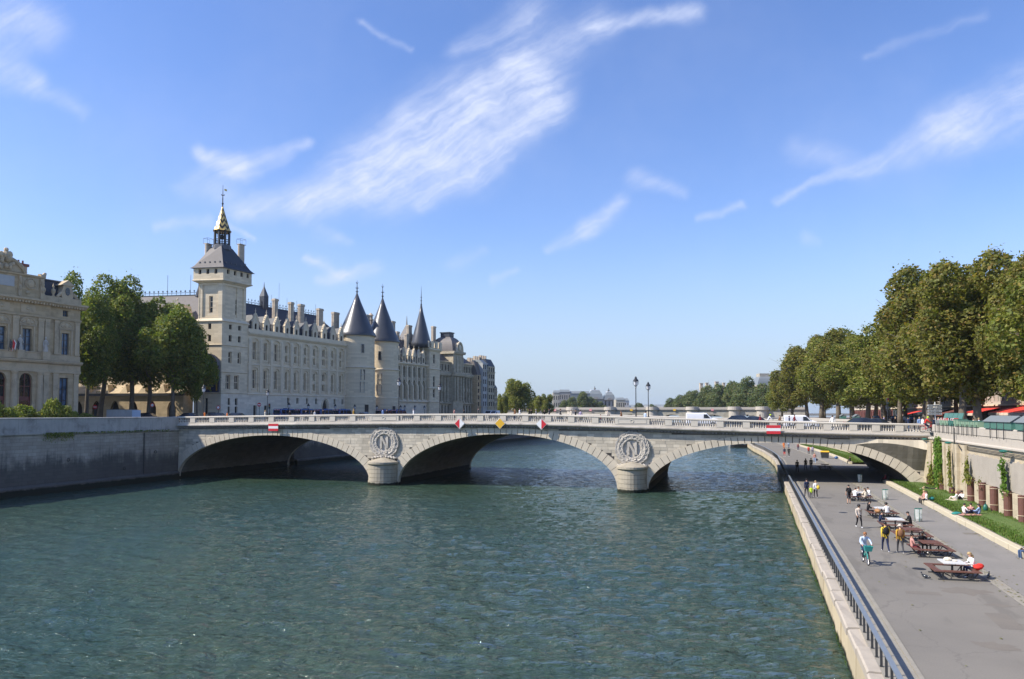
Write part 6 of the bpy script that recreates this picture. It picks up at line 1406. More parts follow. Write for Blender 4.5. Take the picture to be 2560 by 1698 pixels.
climber('dense bright green climber covering the wall from lawn to cornice', [(68.2, -6.4, 1.8), (68.2, -6.2, 4), (68.3, -5.8, 6.8)], [1.6, 1.5, 1.5], 3600, 81, .13)
climber('low dark shrub climbing beside the abutment quoins', [(68.1, -2.9, 1.8), (68.2, -2.9, 3.9)], [1.0, .5], 700, 82, .12, M_LEAFG)
climber('thin tall climber rising from a stubby planter', [(68.0, -12.3, 2.5), (68.15, -11.6, 4.0), (68.2, -11.2, 6.0)], [.8, .45, .3], 420, 83, .11, M_LEAFG)
climber('sprawling sapling in the short planter left of the thin climber', [(67.95, -8.2, 2.4), (68.1, -8.0, 3.5)], [.7, .4], 170, 84, .1, M_LEAFR)
climber('bushy sapling in the tall planter at the cement patch', [(67.95, -19.2, 3.6), (68.05, -18.6, 4.6), (68.1, -18.4, 5.4)], [1.2, .6, .3], 330, 85, .12, M_LEAFG)
climber('few sprigs on top of a tall planter', [(67.95, -22.9, 3.6), (68.0, -22.8, 4.0)], [.7, .5], 60, 86, .09, M_LEAFR)
climber('long yellow green climber against the cement patch', [(67.95, -29.8, 3.5), (68.1, -29.2, 4.6), (68.1, -28.9, 5.9)], [.6, .5, .7], 620, 87, .11)
# ================================================================ BEYOND THE FIRST BRIDGE
# old bridge with round bastions
FY = 330.
ob = thing('old_stone_bridge', 'distant pale stone bridge with round bastions over its piers', 'bridge', (-8, FY, 0)); OT = 12.95
T = lambda a, z, c: (a + 8, c, z); AX = [-59.3, -38.4, -15.9, 6.5, 28.2, 46.3]; M = MB(); h = [(x - 7.5, x + 7.5, -1, 9.0) for x in AX]
facegrid(M, T, -110, 75, -1, OT - 1.2, h, 20)
for q in h: archfill(M, T, *q, 6.5, 0, 0, False, 20, 14)
M.build('wall', M_FARD, ob)
M = MB(); M.xprism([(.3, OT - 2.2), (-.4, OT - 1.9), (-.6, OT - 1.6), (-.6, OT - 1.3), (.3, OT - 1.2)], -102, 83); M.build('corbel_cornice', M_DENT, ob)
M = MB(); M.box(-102, 83, -.3, .2, OT - 1.2, OT); M.build('parapet', M_RWP, ob)
M = MB(); M.box(-102, 83, .2, 20, OT - 1.6, OT - 1.2); M.build('carriageway', M_ROAD, ob)
for x in (-69.4, -49.35, -27.57, -4.25, 17.27, 39.17, 53.4):
    M = MB(); M.lathe([(3.0, -1), (2.8, OT - 2.2), (3.6, OT - 1.5), (3.6, OT - 1.2), (3.3, OT - 1.2), (3.3, OT + .2), (3.0, OT + .25)], 20, (x + 8, 0.3)); M.build('bastion', M_RWP, ob)
for x, nm, mm in ((-59.2, 'no_entry_board', M_RED), (-38.5, 'no_entry_board', M_RED), (28, 'no_entry_board', M_RED), (-15.5, 'yellow_board', M_YEL), (8, 'yellow_board', M_YEL)):
    M = MB(); M.box(x + 7.3, x + 8.7, -.75, -.62, OT - 2.0, OT - 1.0); o = M.build(nm, mm, ob)
    if mm is M_RED: M = MB(); M.box(x + 7.3, x + 8.7, -.78, -.75, OT - 1.65, OT - 1.35); M.build('white_band', M_WHITE, o)
def fthing(name, label, px, D, cat='building'):
    p = at_d(px, D, 8); return thing(name, label, cat, p, YAW)
def fx(px, px0, D): return (px - px0) / 1923 * D
def fz(y, D): return CAM[2] + (1033 - y) / 1923 * D - 8
def block(t_, D, px0, a, b, y0, dep, mat, rows=3, cols=6, nm='wall', y1=None):
    """one far block: wall from photo column a to b with real window recesses"""
    x0, x1, zt_ = fx(a, px0, D), fx(b, px0, D), fz(y0, D); zb = -1 if y1 is None else fz(y1, D); M = MB(); T = lambda u, z, c: (u, c, z); h = []
    for r in range(rows):
        for c in range(cols):
            x = x0 + (x1 - x0) * (c + .5) / cols; z = zb + (zt_ - zb) * (r + .55) / (rows + .3); hw, hh = (x1 - x0) / cols * .2, (zt_ - zb) / rows * .26; h.append((x - hw, x + hw, z - hh, z + hh))
    facegrid(M, T, x0, x1, zb, zt_, h, .6); M.poly([T(x0, zb, 0), T(x0, zt_, 0), T(x0, zt_, dep), T(x0, zb, dep)]); M.poly([T(x1, zb, 0), T(x1, zt_, 0), T(x1, zt_, dep), T(x1, zb, dep)]); M.poly([T(x0, zt_, 0), T(x1, zt_, 0), T(x1, zt_, dep), T(x0, zt_, dep)]); M.build(nm, mat, t_)
    for (p, q, r, s_) in h:
        g = MB(); g.poly([T(p, r, .55), T(q, r, .55), T(q, s_, .55), T(p, s_, .55)]); g.build('window', M_GLASS, t_)
D = 1050
om = fthing('station_museum', 'distant long pale station building with two grey mansard domes', 1490, D)
block(om, D, 1490, 1415, 1547, 995, 40, M_FAR, 2, 14)
for a, b, yt, yb in ((1472, 1507, 976, 998), (1512, 1537, 980, 1000)):
    x0, x1, z1, z0 = fx(a, 1490, D), fx(b, 1490, D), fz(yt, D), fz(yb, D); M = MB(); M.loft([[(x0 - 1, -2, z0), (x1 + 1, -2, z0), (x1 + 1, 25, z0), (x0 - 1, 25, z0)], [(x0 + 1, 0, z0 + (z1 - z0) * .6), (x1 - 1, 0, z0 + (z1 - z0) * .6), (x1 - 1, 23, z0 + (z1 - z0) * .6), (x0 + 1, 23, z0 + (z1 - z0) * .6)], [(x0 + 4, 4, z1), (x1 - 4, 4, z1), (x1 - 4, 20, z1), (x0 + 4, 20, z1)]]); M.build('mansard_dome', M_ROOFZ, om)
    M = MB(); M.box(x0 + 4, x1 - 4, 3.8, 20, z1, z1 + .8); M.build('pale_crown', M_WHITE, om); M = MB(); xm = (x0 + x1) / 2; M.tube([(xm, 12, z1), (xm, 12, z1 + 6)], [1.2, .2], 6); M.ball((xm, 12, z1 + 2.5), (1.6, 1.6, 1.2), 7, 4); M.build('lantern', M_IRON, om)
    M = MB(); M.loft([[((x0 + x1) / 2 + 4 * math.cos(q), y, z0 + 3.2 * math.sin(q)) for q in np.linspace(0, math.pi, 9)] for y in (-3, 3)]); M.build('arched_dormer', M_FAR, om)
D = 950
for nm, lab, a, b, y0, mat, r, c in (('long_roofed_hall', 'distant hall with green grey sloping roof left of the station', 1425, 1475, 984, M_ROOFZ, 1, 6), ('mansion_block', 'distant pale block with flat roof left of the hall', 1398, 1426, 980, M_FAR, 3, 5), ('mansion_block', 'distant stone block with dark roof right of the rusty tree', 1383, 1400, 982, M_FARD, 3, 3), ('mansion_block', 'small distant white tower block right of the station domes', 1561, 1573, 1002, M_PALEFAR, 3, 2), ('mansion_block', 'low distant house row right of the station', 1540, 1562, 1000, M_FARD, 2, 4)):
    t_ = fthing(nm, lab, a, D); block(t_, D, a, a, b, y0, 20, mat, r, c)
    M = MB(); x1 = fx(b, a, D); z = fz(y0, D); M.loft([[(0, -.5, z + .05), (x1, -.5, z + .05), (x1, 20, z + .05), (0, 20, z + .05)], [(1, 4, z + 3), (x1 - 1, 4, z + 3), (x1 - 1, 16, z + 3), (1, 16, z + 3)]]); M.build('roof', M_ROOFZ, t_)
D = 620
lv = fthing('palace_gallery', 'distant palace roofs with tall chimneys above the riverside trees', 1754, D)
block(lv, D, 1754, 1748, 1850, 986, 25, M_FAR, 2, 12)
x0, x1, z = fx(1750, 1754, D), fx(1850, 1754, D), fz(986, D); M = MB(); M.loft([[(x0, 0, z), (x1, 0, z), (x1, 25, z), (x0, 25, z)], [(x0 + 1.5, 6, z + 4.5), (x1 - 1, 6, z + 4.5), (x1 - 1, 19, z + 4.5), (x0 + 1.5, 19, z + 4.5)]]); M.build('slate_roof', M_ROOFZ, lv)
for px, yt, w_ in ((1757, 959, 7), (1771, 958, 6), (1796, 955, 8), (1814, 958, 5), (1826, 961, 4)):
    xx = fx(px, 1754, D); M = MB(); ww = fx(px + w_, px, D) / 2; M.box(xx - ww, xx + ww, 3, 6, z, fz(yt, D)); M.box(xx - ww - .2, xx + ww + .2, 2.8, 6.2, fz(yt, D), fz(yt, D) + .5); M.build('chimney', M_CHIM, lv)
xx = fx(1779, 1754, D); M = MB(); M.lathe([(1.0, z + 3), (.9, z + 6), (1.3, z + 7), (.6, z + 8.2), (.1, z + 9), (.05, z + 12)], 10, (xx, 8)); M.build('lantern_turret', M_ROOFZ, lv)
D = 560
pv = fthing('corner_pavilion', 'distant palace pavilion with tall square grey dome', 1915, D)
block(pv, D, 1915, 1893, 1960, 962, 20, M_FAR, 3, 8)
x0, x1, z0, z1 = fx(1895, 1915, D), fx(1941, 1915, D), fz(962, D), fz(941, D); M = MB()
M.loft([[(x0 + e, e, z0 + f * (z1 - z0)), (x1 - e, e, z0 + f * (z1 - z0)), (x1 - e, 16 - e, z0 + f * (z1 - z0)), (x0 + e, 16 - e, z0 + f * (z1 - z0))] for e, f in ((0, 0), (.6, .4), (1.6, .75), (3, 1))]); M.build('square_dome', M_ROOFZ, pv)
xa, xb = fx(1905, 1915, D), fx(1930, 1915, D); M = MB(); M.box(xa, xb, 4, 12, z1, fz(933, D)); M.build('dome_crown', M_FARD, pv); M = MB(); M.xprism([(-.5, z0), (9, z0), (9, z0 + 3)], fx(1935, 1915, D), fx(1962, 1915, D)); M.build('side_roof', M_FAR, pv)
# remote skyline: one mass of little houses
M = MB(); rng = random.Random(77)
for i in range(240):
    px = rng.uniform(1375, 1720) if i < 200 else rng.uniform(1500, 1700); D = rng.uniform(1500, 2600); x, y, _ = at_d(px, D, 0); w_, dd, hh = rng.uniform(8, 20), rng.uniform(8, 14), CAM[2] - 8 + (rng.uniform(6, 22) if px > 1500 else rng.uniform(4, 18)) / 1923 * D
    M.box(x - w_, x + w_, y - dd, y + dd, 8, 8 + hh * .86, rng.choice((0, 0, 1))); M.loft([[(x - w_, y - dd, 8 + hh * .861), (x + w_, y - dd, 8 + hh * .861), (x + w_, y + dd, 8 + hh * .861), (x - w_, y + dd, 8 + hh * .861)], [(x - w_ + 2, y - dd + 3, 8 + hh), (x + w_ - 2, y - dd + 3, 8 + hh), (x + w_ - 2, y + dd - 3, 8 + hh), (x - w_ + 2, y + dd - 3, 8 + hh)]], 2)
M.build('distant_houses', [M_FAR, M_PALEFAR, M_ROOFZ], kind='stuff')
# ---------------------------------------------------------------- right bank street houses, seen through the trees
wm = MB(); wm.box(0, 1.1, .28, .32, 0, .08); wm.box(0, 1.1, .28, .32, 2.12, 2.2); wm.box(0, .08, .28, .32, .08, 2.12); wm.box(1.02, 1.1, .28, .32, .08, 2.12); wm.box(.52, .58, .28, .32, .08, 2.12); wme = wm.mesh('window', M_FRAME); gm = MB(); gm.poly([(.08, .33, .08), (1.02, .33, .08), (1.02, .33, 2.12), (.08, .33, 2.12)]); gme = gm.mesh('pane', M_GLASS)
for i, (y0, y1, hh, lab) in enumerate(((20.2, 46, 22, 'cream street house above the red awnings at the right edge'), (46.2, 76, 20, 'cream street house behind the direction signs and wide trunks'), (76.2, 130, 21, 'long street house row at the far end of the right bank road'), (130.2, 200, 20, 'far street house row glimpsed between trunks left of the traffic light'), (200.2, 330, 20, 'last street house row behind the end of the plane trees'))):
    t_ = thing('street_house', lab, 'building', (96, y1, 7.5), R(-90)); L = y1 - y0; T = lambda a, z, c: (a, c, z); nb = int(L / 2.6); h = [(x - .55, x + .55, 4.6 + r * 3.1, 6.8 + r * 3.1) for r in range(4) for x in [(k + .5) * L / nb for k in range(nb)]]
    h2 = [(x - 1.0, x + 1.0, .1, 3.0) for x in [(k + .5) * L / (nb // 2) for k in range(nb // 2)]]
    M = MB(); facegrid(M, T, 0, L, -.3, hh - 3, h + h2, .5); M.box(0, L, .9, 12, 0, hh - 3); M.build('wall', M_RWP if i != 1 else M_RW, t_)
    for q in h:
        if i > 1 and (q[2] > 8 or i > 3): continue
        o = link('window', wme, t_, (q[0], 0, q[2])); link('pane', gme, o)
    for q in h2: M = MB(); M.poly([T(q[0], q[2], .45), T(q[1], q[2], .45), T(q[1], q[3], .45), T(q[0], q[3], .45)]); M.build('shop_window', M_GLASS, t_)
    M = MB(); facegrid(M, lambda a, z, c: (a, c - .12, z), 0, L, -.3, 3.7, h2, .3); M.build('shop_front', (M_IRONG, M_DOORR, M_DOOR)[i % 3], t_)
    M = MB(); M.xprism([(0, hh - 3), (-.5, hh - 2.8), (-.5, hh - 2.6), (12, hh - 2.6), (10, hh), (1.5, hh)], 0, L); M.build('mansard_roof', M_ROOFZ, t_)
    M = MB(); M.box(0, L, -.35, 0, 3.7, 4.0); M.build('shop_cornice', M_PALT, t_)
# ================================================================ LAMPS, SIGNS, STALLS, VEHICLES, TABLES
def ground_b(px, y, dz=-1.12):
    """point on the bridge roadway: photo column px on the line y metres behind the front face"""
    t = onplane(px, 1033, (-33 - y * math.sin(BRZ), -2.5 + y * math.cos(BRZ)), (101.6, 2.5))[0]; return t, onbridge(t, y, zt(t) + dz)
def make_lamp(label, h=5.9, group='tall street lamps on the bridge'):
    t_ = thing('street_lamp', label, 'street lamp', (0, 0, 0), 0, group); k = h - 1.25
    M = MB(); M.lathe([(.26, 0), (.26, .12), (.18, .2), (.2, .5), (.13, .7), (.16, .8), (.09, .95)], 10); M.build('base', M_IRON, t_)
    M = MB(); M.lathe([(.085, .9), (.07, 1.8), (.1, 1.85), (.06, 1.95), (.05, k - .25), (.1, k - .2), (.05, k - .1), (.08, k)], 8); M.build('post', M_IRON, t_)
    M = MB(); M.lathe([(.07, k + .02), (.20, k + .18), (.27, k + .62), (.25, k + .64)], 10); M.build('glass_globe', M_LAMPG, t_)
    M = MB(); M.lathe([(.34, k + .64), (.34, k + .7), (.28, k + .84), (.16, k + .95), (.14, k + 1.02), (.17, k + 1.06), (.1, k + 1.14), (.03, k + 1.25)], 10)
    M.build('cap', M_IRON, t_)
    M = MB()
    for a in np.linspace(0, 6.283, 5)[:-1]: M.tube([(.08 * math.cos(a), .08 * math.sin(a), k), (.33 * math.cos(a), .33 * math.sin(a), k + .3), (.33 * math.cos(a), .33 * math.sin(a), k + .66)], .02, 4)
    M.build('bracket', M_IRON, t_, kind='stuff'); return t_
lamp0 = make_lamp('tall iron street lamp standing before the clock tower foot')
lamp0.location = ground_b(508.5, 4.3, -.98)[1]
for px, y, lab, s in ((997, 4.3, 'tall iron street lamp in front of the gothic wing', 1.06), (1590, 4.3, 'taller of the two street lamps standing against the sky', 1.06), (668.5, 25.5, 'street lamp in front of the long wing and blue vans', 1.0), (1099, 25.5, 'street lamp in front of the court house', 1.06), (1621, 19.5, 'shorter right hand lamp of the pair standing against the sky', 1.04)): dup(lamp0, ground_b(px, y, -.98)[1], 0, lab, 'tall street lamps on the bridge', s)
ql = make_lamp('x', 3.9, 'short lamps along the palace quay'); QLB = ((722, 'between the first and second blue van'), (771, 'before the small square windows of the long wing'), (838, 'right of the pointed portal'), (887, 'before the first round tower'), (942, 'before the second round tower'), (1001.5, 'at the left end of the gothic wing base'), (1012, 'just right of the tall lamp, on the gothic wing base'), (1037, 'left of two on the gothic wing base'), (1061, 'right of two on the gothic wing base'))
for i, (px, lab) in enumerate(QLB):
    s_, _ = pal(px, 1030, -6.5); loc = pw(s_, -6.5, 8.2); lab = 'short iron lamp ' + lab
    if i == 0: ql.location = loc; ql['label'] = lab
    else: dup(ql, loc, 0, lab, 'short lamps along the palace quay', .95)
# ---------------------------------------------------------------- road signs and signals
def pole_thing(name, label, cat, loc, h, mat=M_IRON, r=.05):
    t_ = thing(name, label, cat, loc, YAW); M = MB(); M.lathe([(r * 1.6, 0), (r, .3), (r, h)], 8); M.build('post', mat, t_); return t_
def disc_sign(label, loc, h, no_entry=True):
    t_ = pole_thing('round_road_sign', label, 'road sign', loc, h); M = MB(); M.loft([[(.38 * math.cos(a), y, h - .4 + .38 * math.sin(a)) for a in np.linspace(0, 6.283, 19)[:-1]] for y in (-.07, -.1)]); M.build('disc', M_RED, t_)
    M = MB(); M.box(-.27, .27, -.12, -.101, h - .47, h - .33) if no_entry else M.loft([[(.25 * math.cos(a), y, h - .4 + .25 * math.sin(a)) for a in np.linspace(0, 6.283, 15)[:-1]] for y in (-.101, -.115)]); M.build('white_bar' if no_entry else 'white_centre', M_WHITE, t_)
disc_sign('red no entry sign in front of the arched door of the long wing', at_d(648, 152, 8.2), 3.6); disc_sign('round red rimmed sign before the arcade, right of the pale panel', at_d(381, 140, 8.2), 3.4, False); disc_sign('round red sign beside the leaning trunk', at_d(238, 132, 8.2), 3.0); disc_sign('small dark red round sign at the clock tower corner', at_d(546, 145, 8.2), 3.0, False)
def signal(label, loc, h):
    t_ = pole_thing('traffic_light', label, 'traffic light', loc, h, M_IRON, .07); M = MB(); M.box(-.16, .16, -.3, -.02, h - 1.0, h); M.box(-.12, .12, -.26, -.02, h - 2.3, h - 1.8); M.build('housing', M_IRON, t_)
    for k, mm in enumerate((M_TAIL, M_YEL, M_GREENL)):
        M = MB(); M.ball((0, -.31, h - .2 - .3 * k), (.09, .05, .09), 8, 4); M.build('lens', mm, t_); M = MB(); M.box(-.13, .13, -.48, -.3, h - .09 - .3 * k, h - .06 - .3 * k); M.build('visor', M_IRON, t_)
signal('traffic light beside the street lamp before the long wing', at_d(674, 150, 8.2), 3.4); signal('dark traffic light on a white based pole at the right end of the bridge', at_d(2219, 118, 7.5), 4.6)
t_ = pole_thing('street_name_board', 'small dark boards on posts at the foot of the clock tower', 'sign', at_d(530, 145, 8.2), 1.7); M = MB(); M.box(-.7, .7, -.06, 0, 1.2, 1.7); M.build('board', M_IRONG, t_)
ds = pole_thing('direction_sign', 'stack of four white direction boards on one post beside the quay wall', 'sign', at_d(2338, 93, 7.5), 3.6, M_SIGN, .07); rng = random.Random(9)
for k in range(4):
    z = 3.15 - k * .33; M = MB(); M.yprism([(-.98, z), (-.9, z + .12), (.72, z + .12), (.76, z), (.72, z - .12), (-.9, z - .12)], -.12, -.07); o = M.build('direction_board', M_SIGN, ds); x = -.78; M = MB()
    while x < .6:
        w_ = rng.uniform(.05, .11); M.box(x, x + w_, -.126, -.121, z - .05, z + .05); x += w_ + rng.uniform(.025, .09)
    M.build('lettering', M_SIGNT, o)
# ---------------------------------------------------------------- bookstalls on the right parapet
def stall(y0, y1, mat, label, closed=True, h=.5, open_=False):
    t_ = thing('bookstall_box', label, 'book stall', (68.4, y1, 8.5), 0, 'bookstall boxes on the quay parapet'); L = y1 - y0; M = MB(); M.box(-.06, .78, -L, -.04, .0, h); M.build('chest', mat, t_)
    for k in range(1, max(2, round(L / 1.0))): M = MB(); y = -L * k / max(2, round(L / 1.0)); M.box(-.085, -.06, y - .03, y + .03, .02, h - .02); M.build('batten', M_GREEN, t_)
    if open_:
        M = MB(); M.loft([[(.7, 0 - .04, h), (.78, -.04, h), (.98, -.04, h + .75), (.92, -.04, h + .75)], [(.7, -L, h), (.78, -L, h), (.98, -L, h + .75), (.92, -L, h + .75)]]); M.build('raised_lid', M_GREEN, t_)
        M = MB(); rg = random.Random(int(abs(y0) * 10)); y = -L + .1
        while y < -.15: b_ = rg.uniform(.04, .1); M.box(.1, .5, y, y + b_, h, h + rg.uniform(.1, .26), rg.randrange(4)); y += b_ + .01
        M.build('books', [M_WHITE, M_RED, M_NAVY, M_CHIM], t_, kind='stuff')
    else: M = MB(); M.box(-.1, .8, -L - .02, .0, h, h + .05); M.build('lid', M_GREEN if mat is M_GREENP else M_ROOFZ, t_)
    for k in (0.15, .85): M = MB(); M.tube([(-.1, -L * k, .2), (-.1, -L * k, -.85)], .028, 4); M.build('bracket', M_IRON, t_)
stall(-5.9, -4.0, M_ROOFZ, 'dark grey bookstall box nearest the bridge end', open_=True); stall(-7.9, -6.0, M_GREENP, 'pale green bookstall box beside the dark grey one', open_=True); stall(-9.8, -8.0, M_GREENP, 'pale green bookstall box left of the teal one', open_=True); stall(-11.9, -9.9, M_GREENL, 'teal bookstall box in the open row', open_=True); stall(-14.0, -12.1, M_GREENP, 'taller light green bookstall box above the downpipe', h=.62)
for k, lab in enumerate(('first faded green bookstall box right of the taller one', 'second faded green bookstall box right of the taller one', 'third faded green bookstall box right of the taller one', 'last faded green bookstall box, beside the big roofed stall')): stall(-15.7 - 1.68 * k, -14.08 - 1.68 * k, M_GREENP, lab)
def big_stall(y0, y1, label):
    t_ = thing('roofed_bookstall', label, 'book stall', (68.4, y1, 8.5), 0, 'closed roofed bookstalls'); L = y1 - y0; M = MB(); M.box(-.1, 1.0, -L, 0, -.02, .55); M.build('chest', M_GREEN, t_)
    M = MB(); M.yprism([(-.22, .55), (.45, 1.05), (1.12, .55), (.45, .98)], -L - .1, .1); M.poly([(-.1, .0, .55), (1, 0, .55), (.45, 0, 1.0)]); M.poly([(-.1, -L, .55), (1, -L, .55), (.45, -L, 1.0)]); M.build('roof', M_ROOFZ, t_)
    for k in range(1, 4): M = MB(); M.box(-.13, -.1, -L * k / 4 - .05, -L * k / 4 + .05, 0, .5); M.build('batten', M_IRONG, t_); M = MB(); M.tube([(-.12, -L * k / 4, .1), (-.12, -L * k / 4, -.85)], .035, 4); M.build('bracket', M_IRON, t_)
big_stall(-30.2, -22.9, 'large closed green bookstall with grey pitched roof near the right edge'); big_stall(-38.5, -31.2, 'second roofed bookstall, cut by the right picture edge')
for k, (y, px) in enumerate(((95, 1995), (70, 2100))): big_stall(y - 4, y, ('small roofed bookstall under the trees behind the white walker', 'roofed bookstall under the trees above the dark grey car')[k])
# green path lamps under the cornice
for k, (y, lab) in enumerate(((-1.6, 'green lamp head under the cornice at the bridge corner'), (-12.6, 'green lamp head on the downpipe'), (-30.2, 'green lamp head under the cornice at the right edge'))):
    t_ = thing('wall_lamp', lab, 'wall lamp', (68.25, y, 6.85), 0, 'green lamps under the wall cornice'); M = MB(); M.tube([(.1, 0, -.1), (-.35, 0, .05)], .035, 5); M.build('arm', M_GREENL, t_); M = MB(); M.loft([[(-.35 - .25 * q, .5 * p * q, zz) for p, qq in ((-1, 1), (1, 1), (1, -1), (-1, -1)) for q in (1,)] for zz in (0,)] + [], cap0=False) if False else M.ball((-.5, 0, 0), (.32, .55, .13), 10, 5); M.build('lamp_head', M_GREENL, t_)
# red awnings of the cafes
def awning(y0, y1, label, mat=M_AWN, z=10.9, out=4.2):
    t_ = thing('cafe_awning', label, 'awning', (95.9, y1, 7.5), R(-90)); L = y1 - y0; M = MB(); h = z - 7.5; n = max(1, int(L / 3))
    for k in range(n): M = MB(); a, b = L * k / n + .02, L * (k + 1) / n - .02; M.loft([[(a, 0, h), (b, 0, h), (b, 0, h - .06), (a, 0, h - .06)], [(a, -out, h - 1.05), (b, -out, h - 1.05), (b, -out, h - 1.1), (a, -out, h - 1.1)]]); M.build('canvas', mat, t_); M = MB(); M.box(a, b, -out - .02, -out + .02, h - 1.55, h - 1.06); M.build('valance', M_AWNW if mat is M_AWN else mat, t_)
    M = MB(); M.tube([(.1, -out, h - 1.1), (.1, -.1, h - 1.6)], .04, 4); M.tube([(L - .1, -out, h - 1.1), (L - .1, -.1, h - 1.6)], .04, 4); M.build('arm', M_IRON, t_, kind='stuff')
awning(40, 68, 'long red awning with cream valance behind the roofed bookstall'); awning(76, 90, 'red awning with cream valance left of the two wide trunks', z=10.8); awning(93, 112, 'dark awning behind the direction signs', M_DOORR, 10.6); awning(116, 140, 'green black awning of the street stall under the trees', M_IRONG, 10.8); awning(150, 168, 'small red awning deep under the trees near the traffic light', z=10.4)
# pale site cabin, panel
sc_ = thing('site_cabin', 'pale grey panelled site cabin on the left quay beneath the trees', 'cabin', at_d(298, 128, 8.15), YAW); W_ = 64 / 1923 * 128
for k in range(4): M = MB(); a = -W_ / 2 + W_ * k / 4; M.box(a + .015, a + W_ / 4 - .015, 0, .06, 0, 2.15); M.build('panel', M_GREY, sc_)
M = MB(); M.box(-W_ / 2, W_ / 2, .06, 2.2, 0, 2.1); M.build('body', M_GREY, sc_); M = MB(); M.box(-W_ / 2 - .05, W_ / 2 + .05, -.04, 2.25, 2.15, 2.22); M.build('roof', M_ROOFZ, sc_)
t_ = thing('pale_blue_panel', 'pale blue white panel standing beside the grey site cabin', 'panel', at_d(341, 127, 8.15), YAW); M = MB(); M.box(-.68, .68, -.05, .05, .95, 2.1); M.build('board', plain('pale_blue', (.5, .6, .72), .4), t_); M = MB(); M.box(-.6, -.52, -.04, .04, 0, .95); M.box(.52, .6, -.04, .04, 0, .95); M.build('feet', M_IRON, t_, kind='stuff')

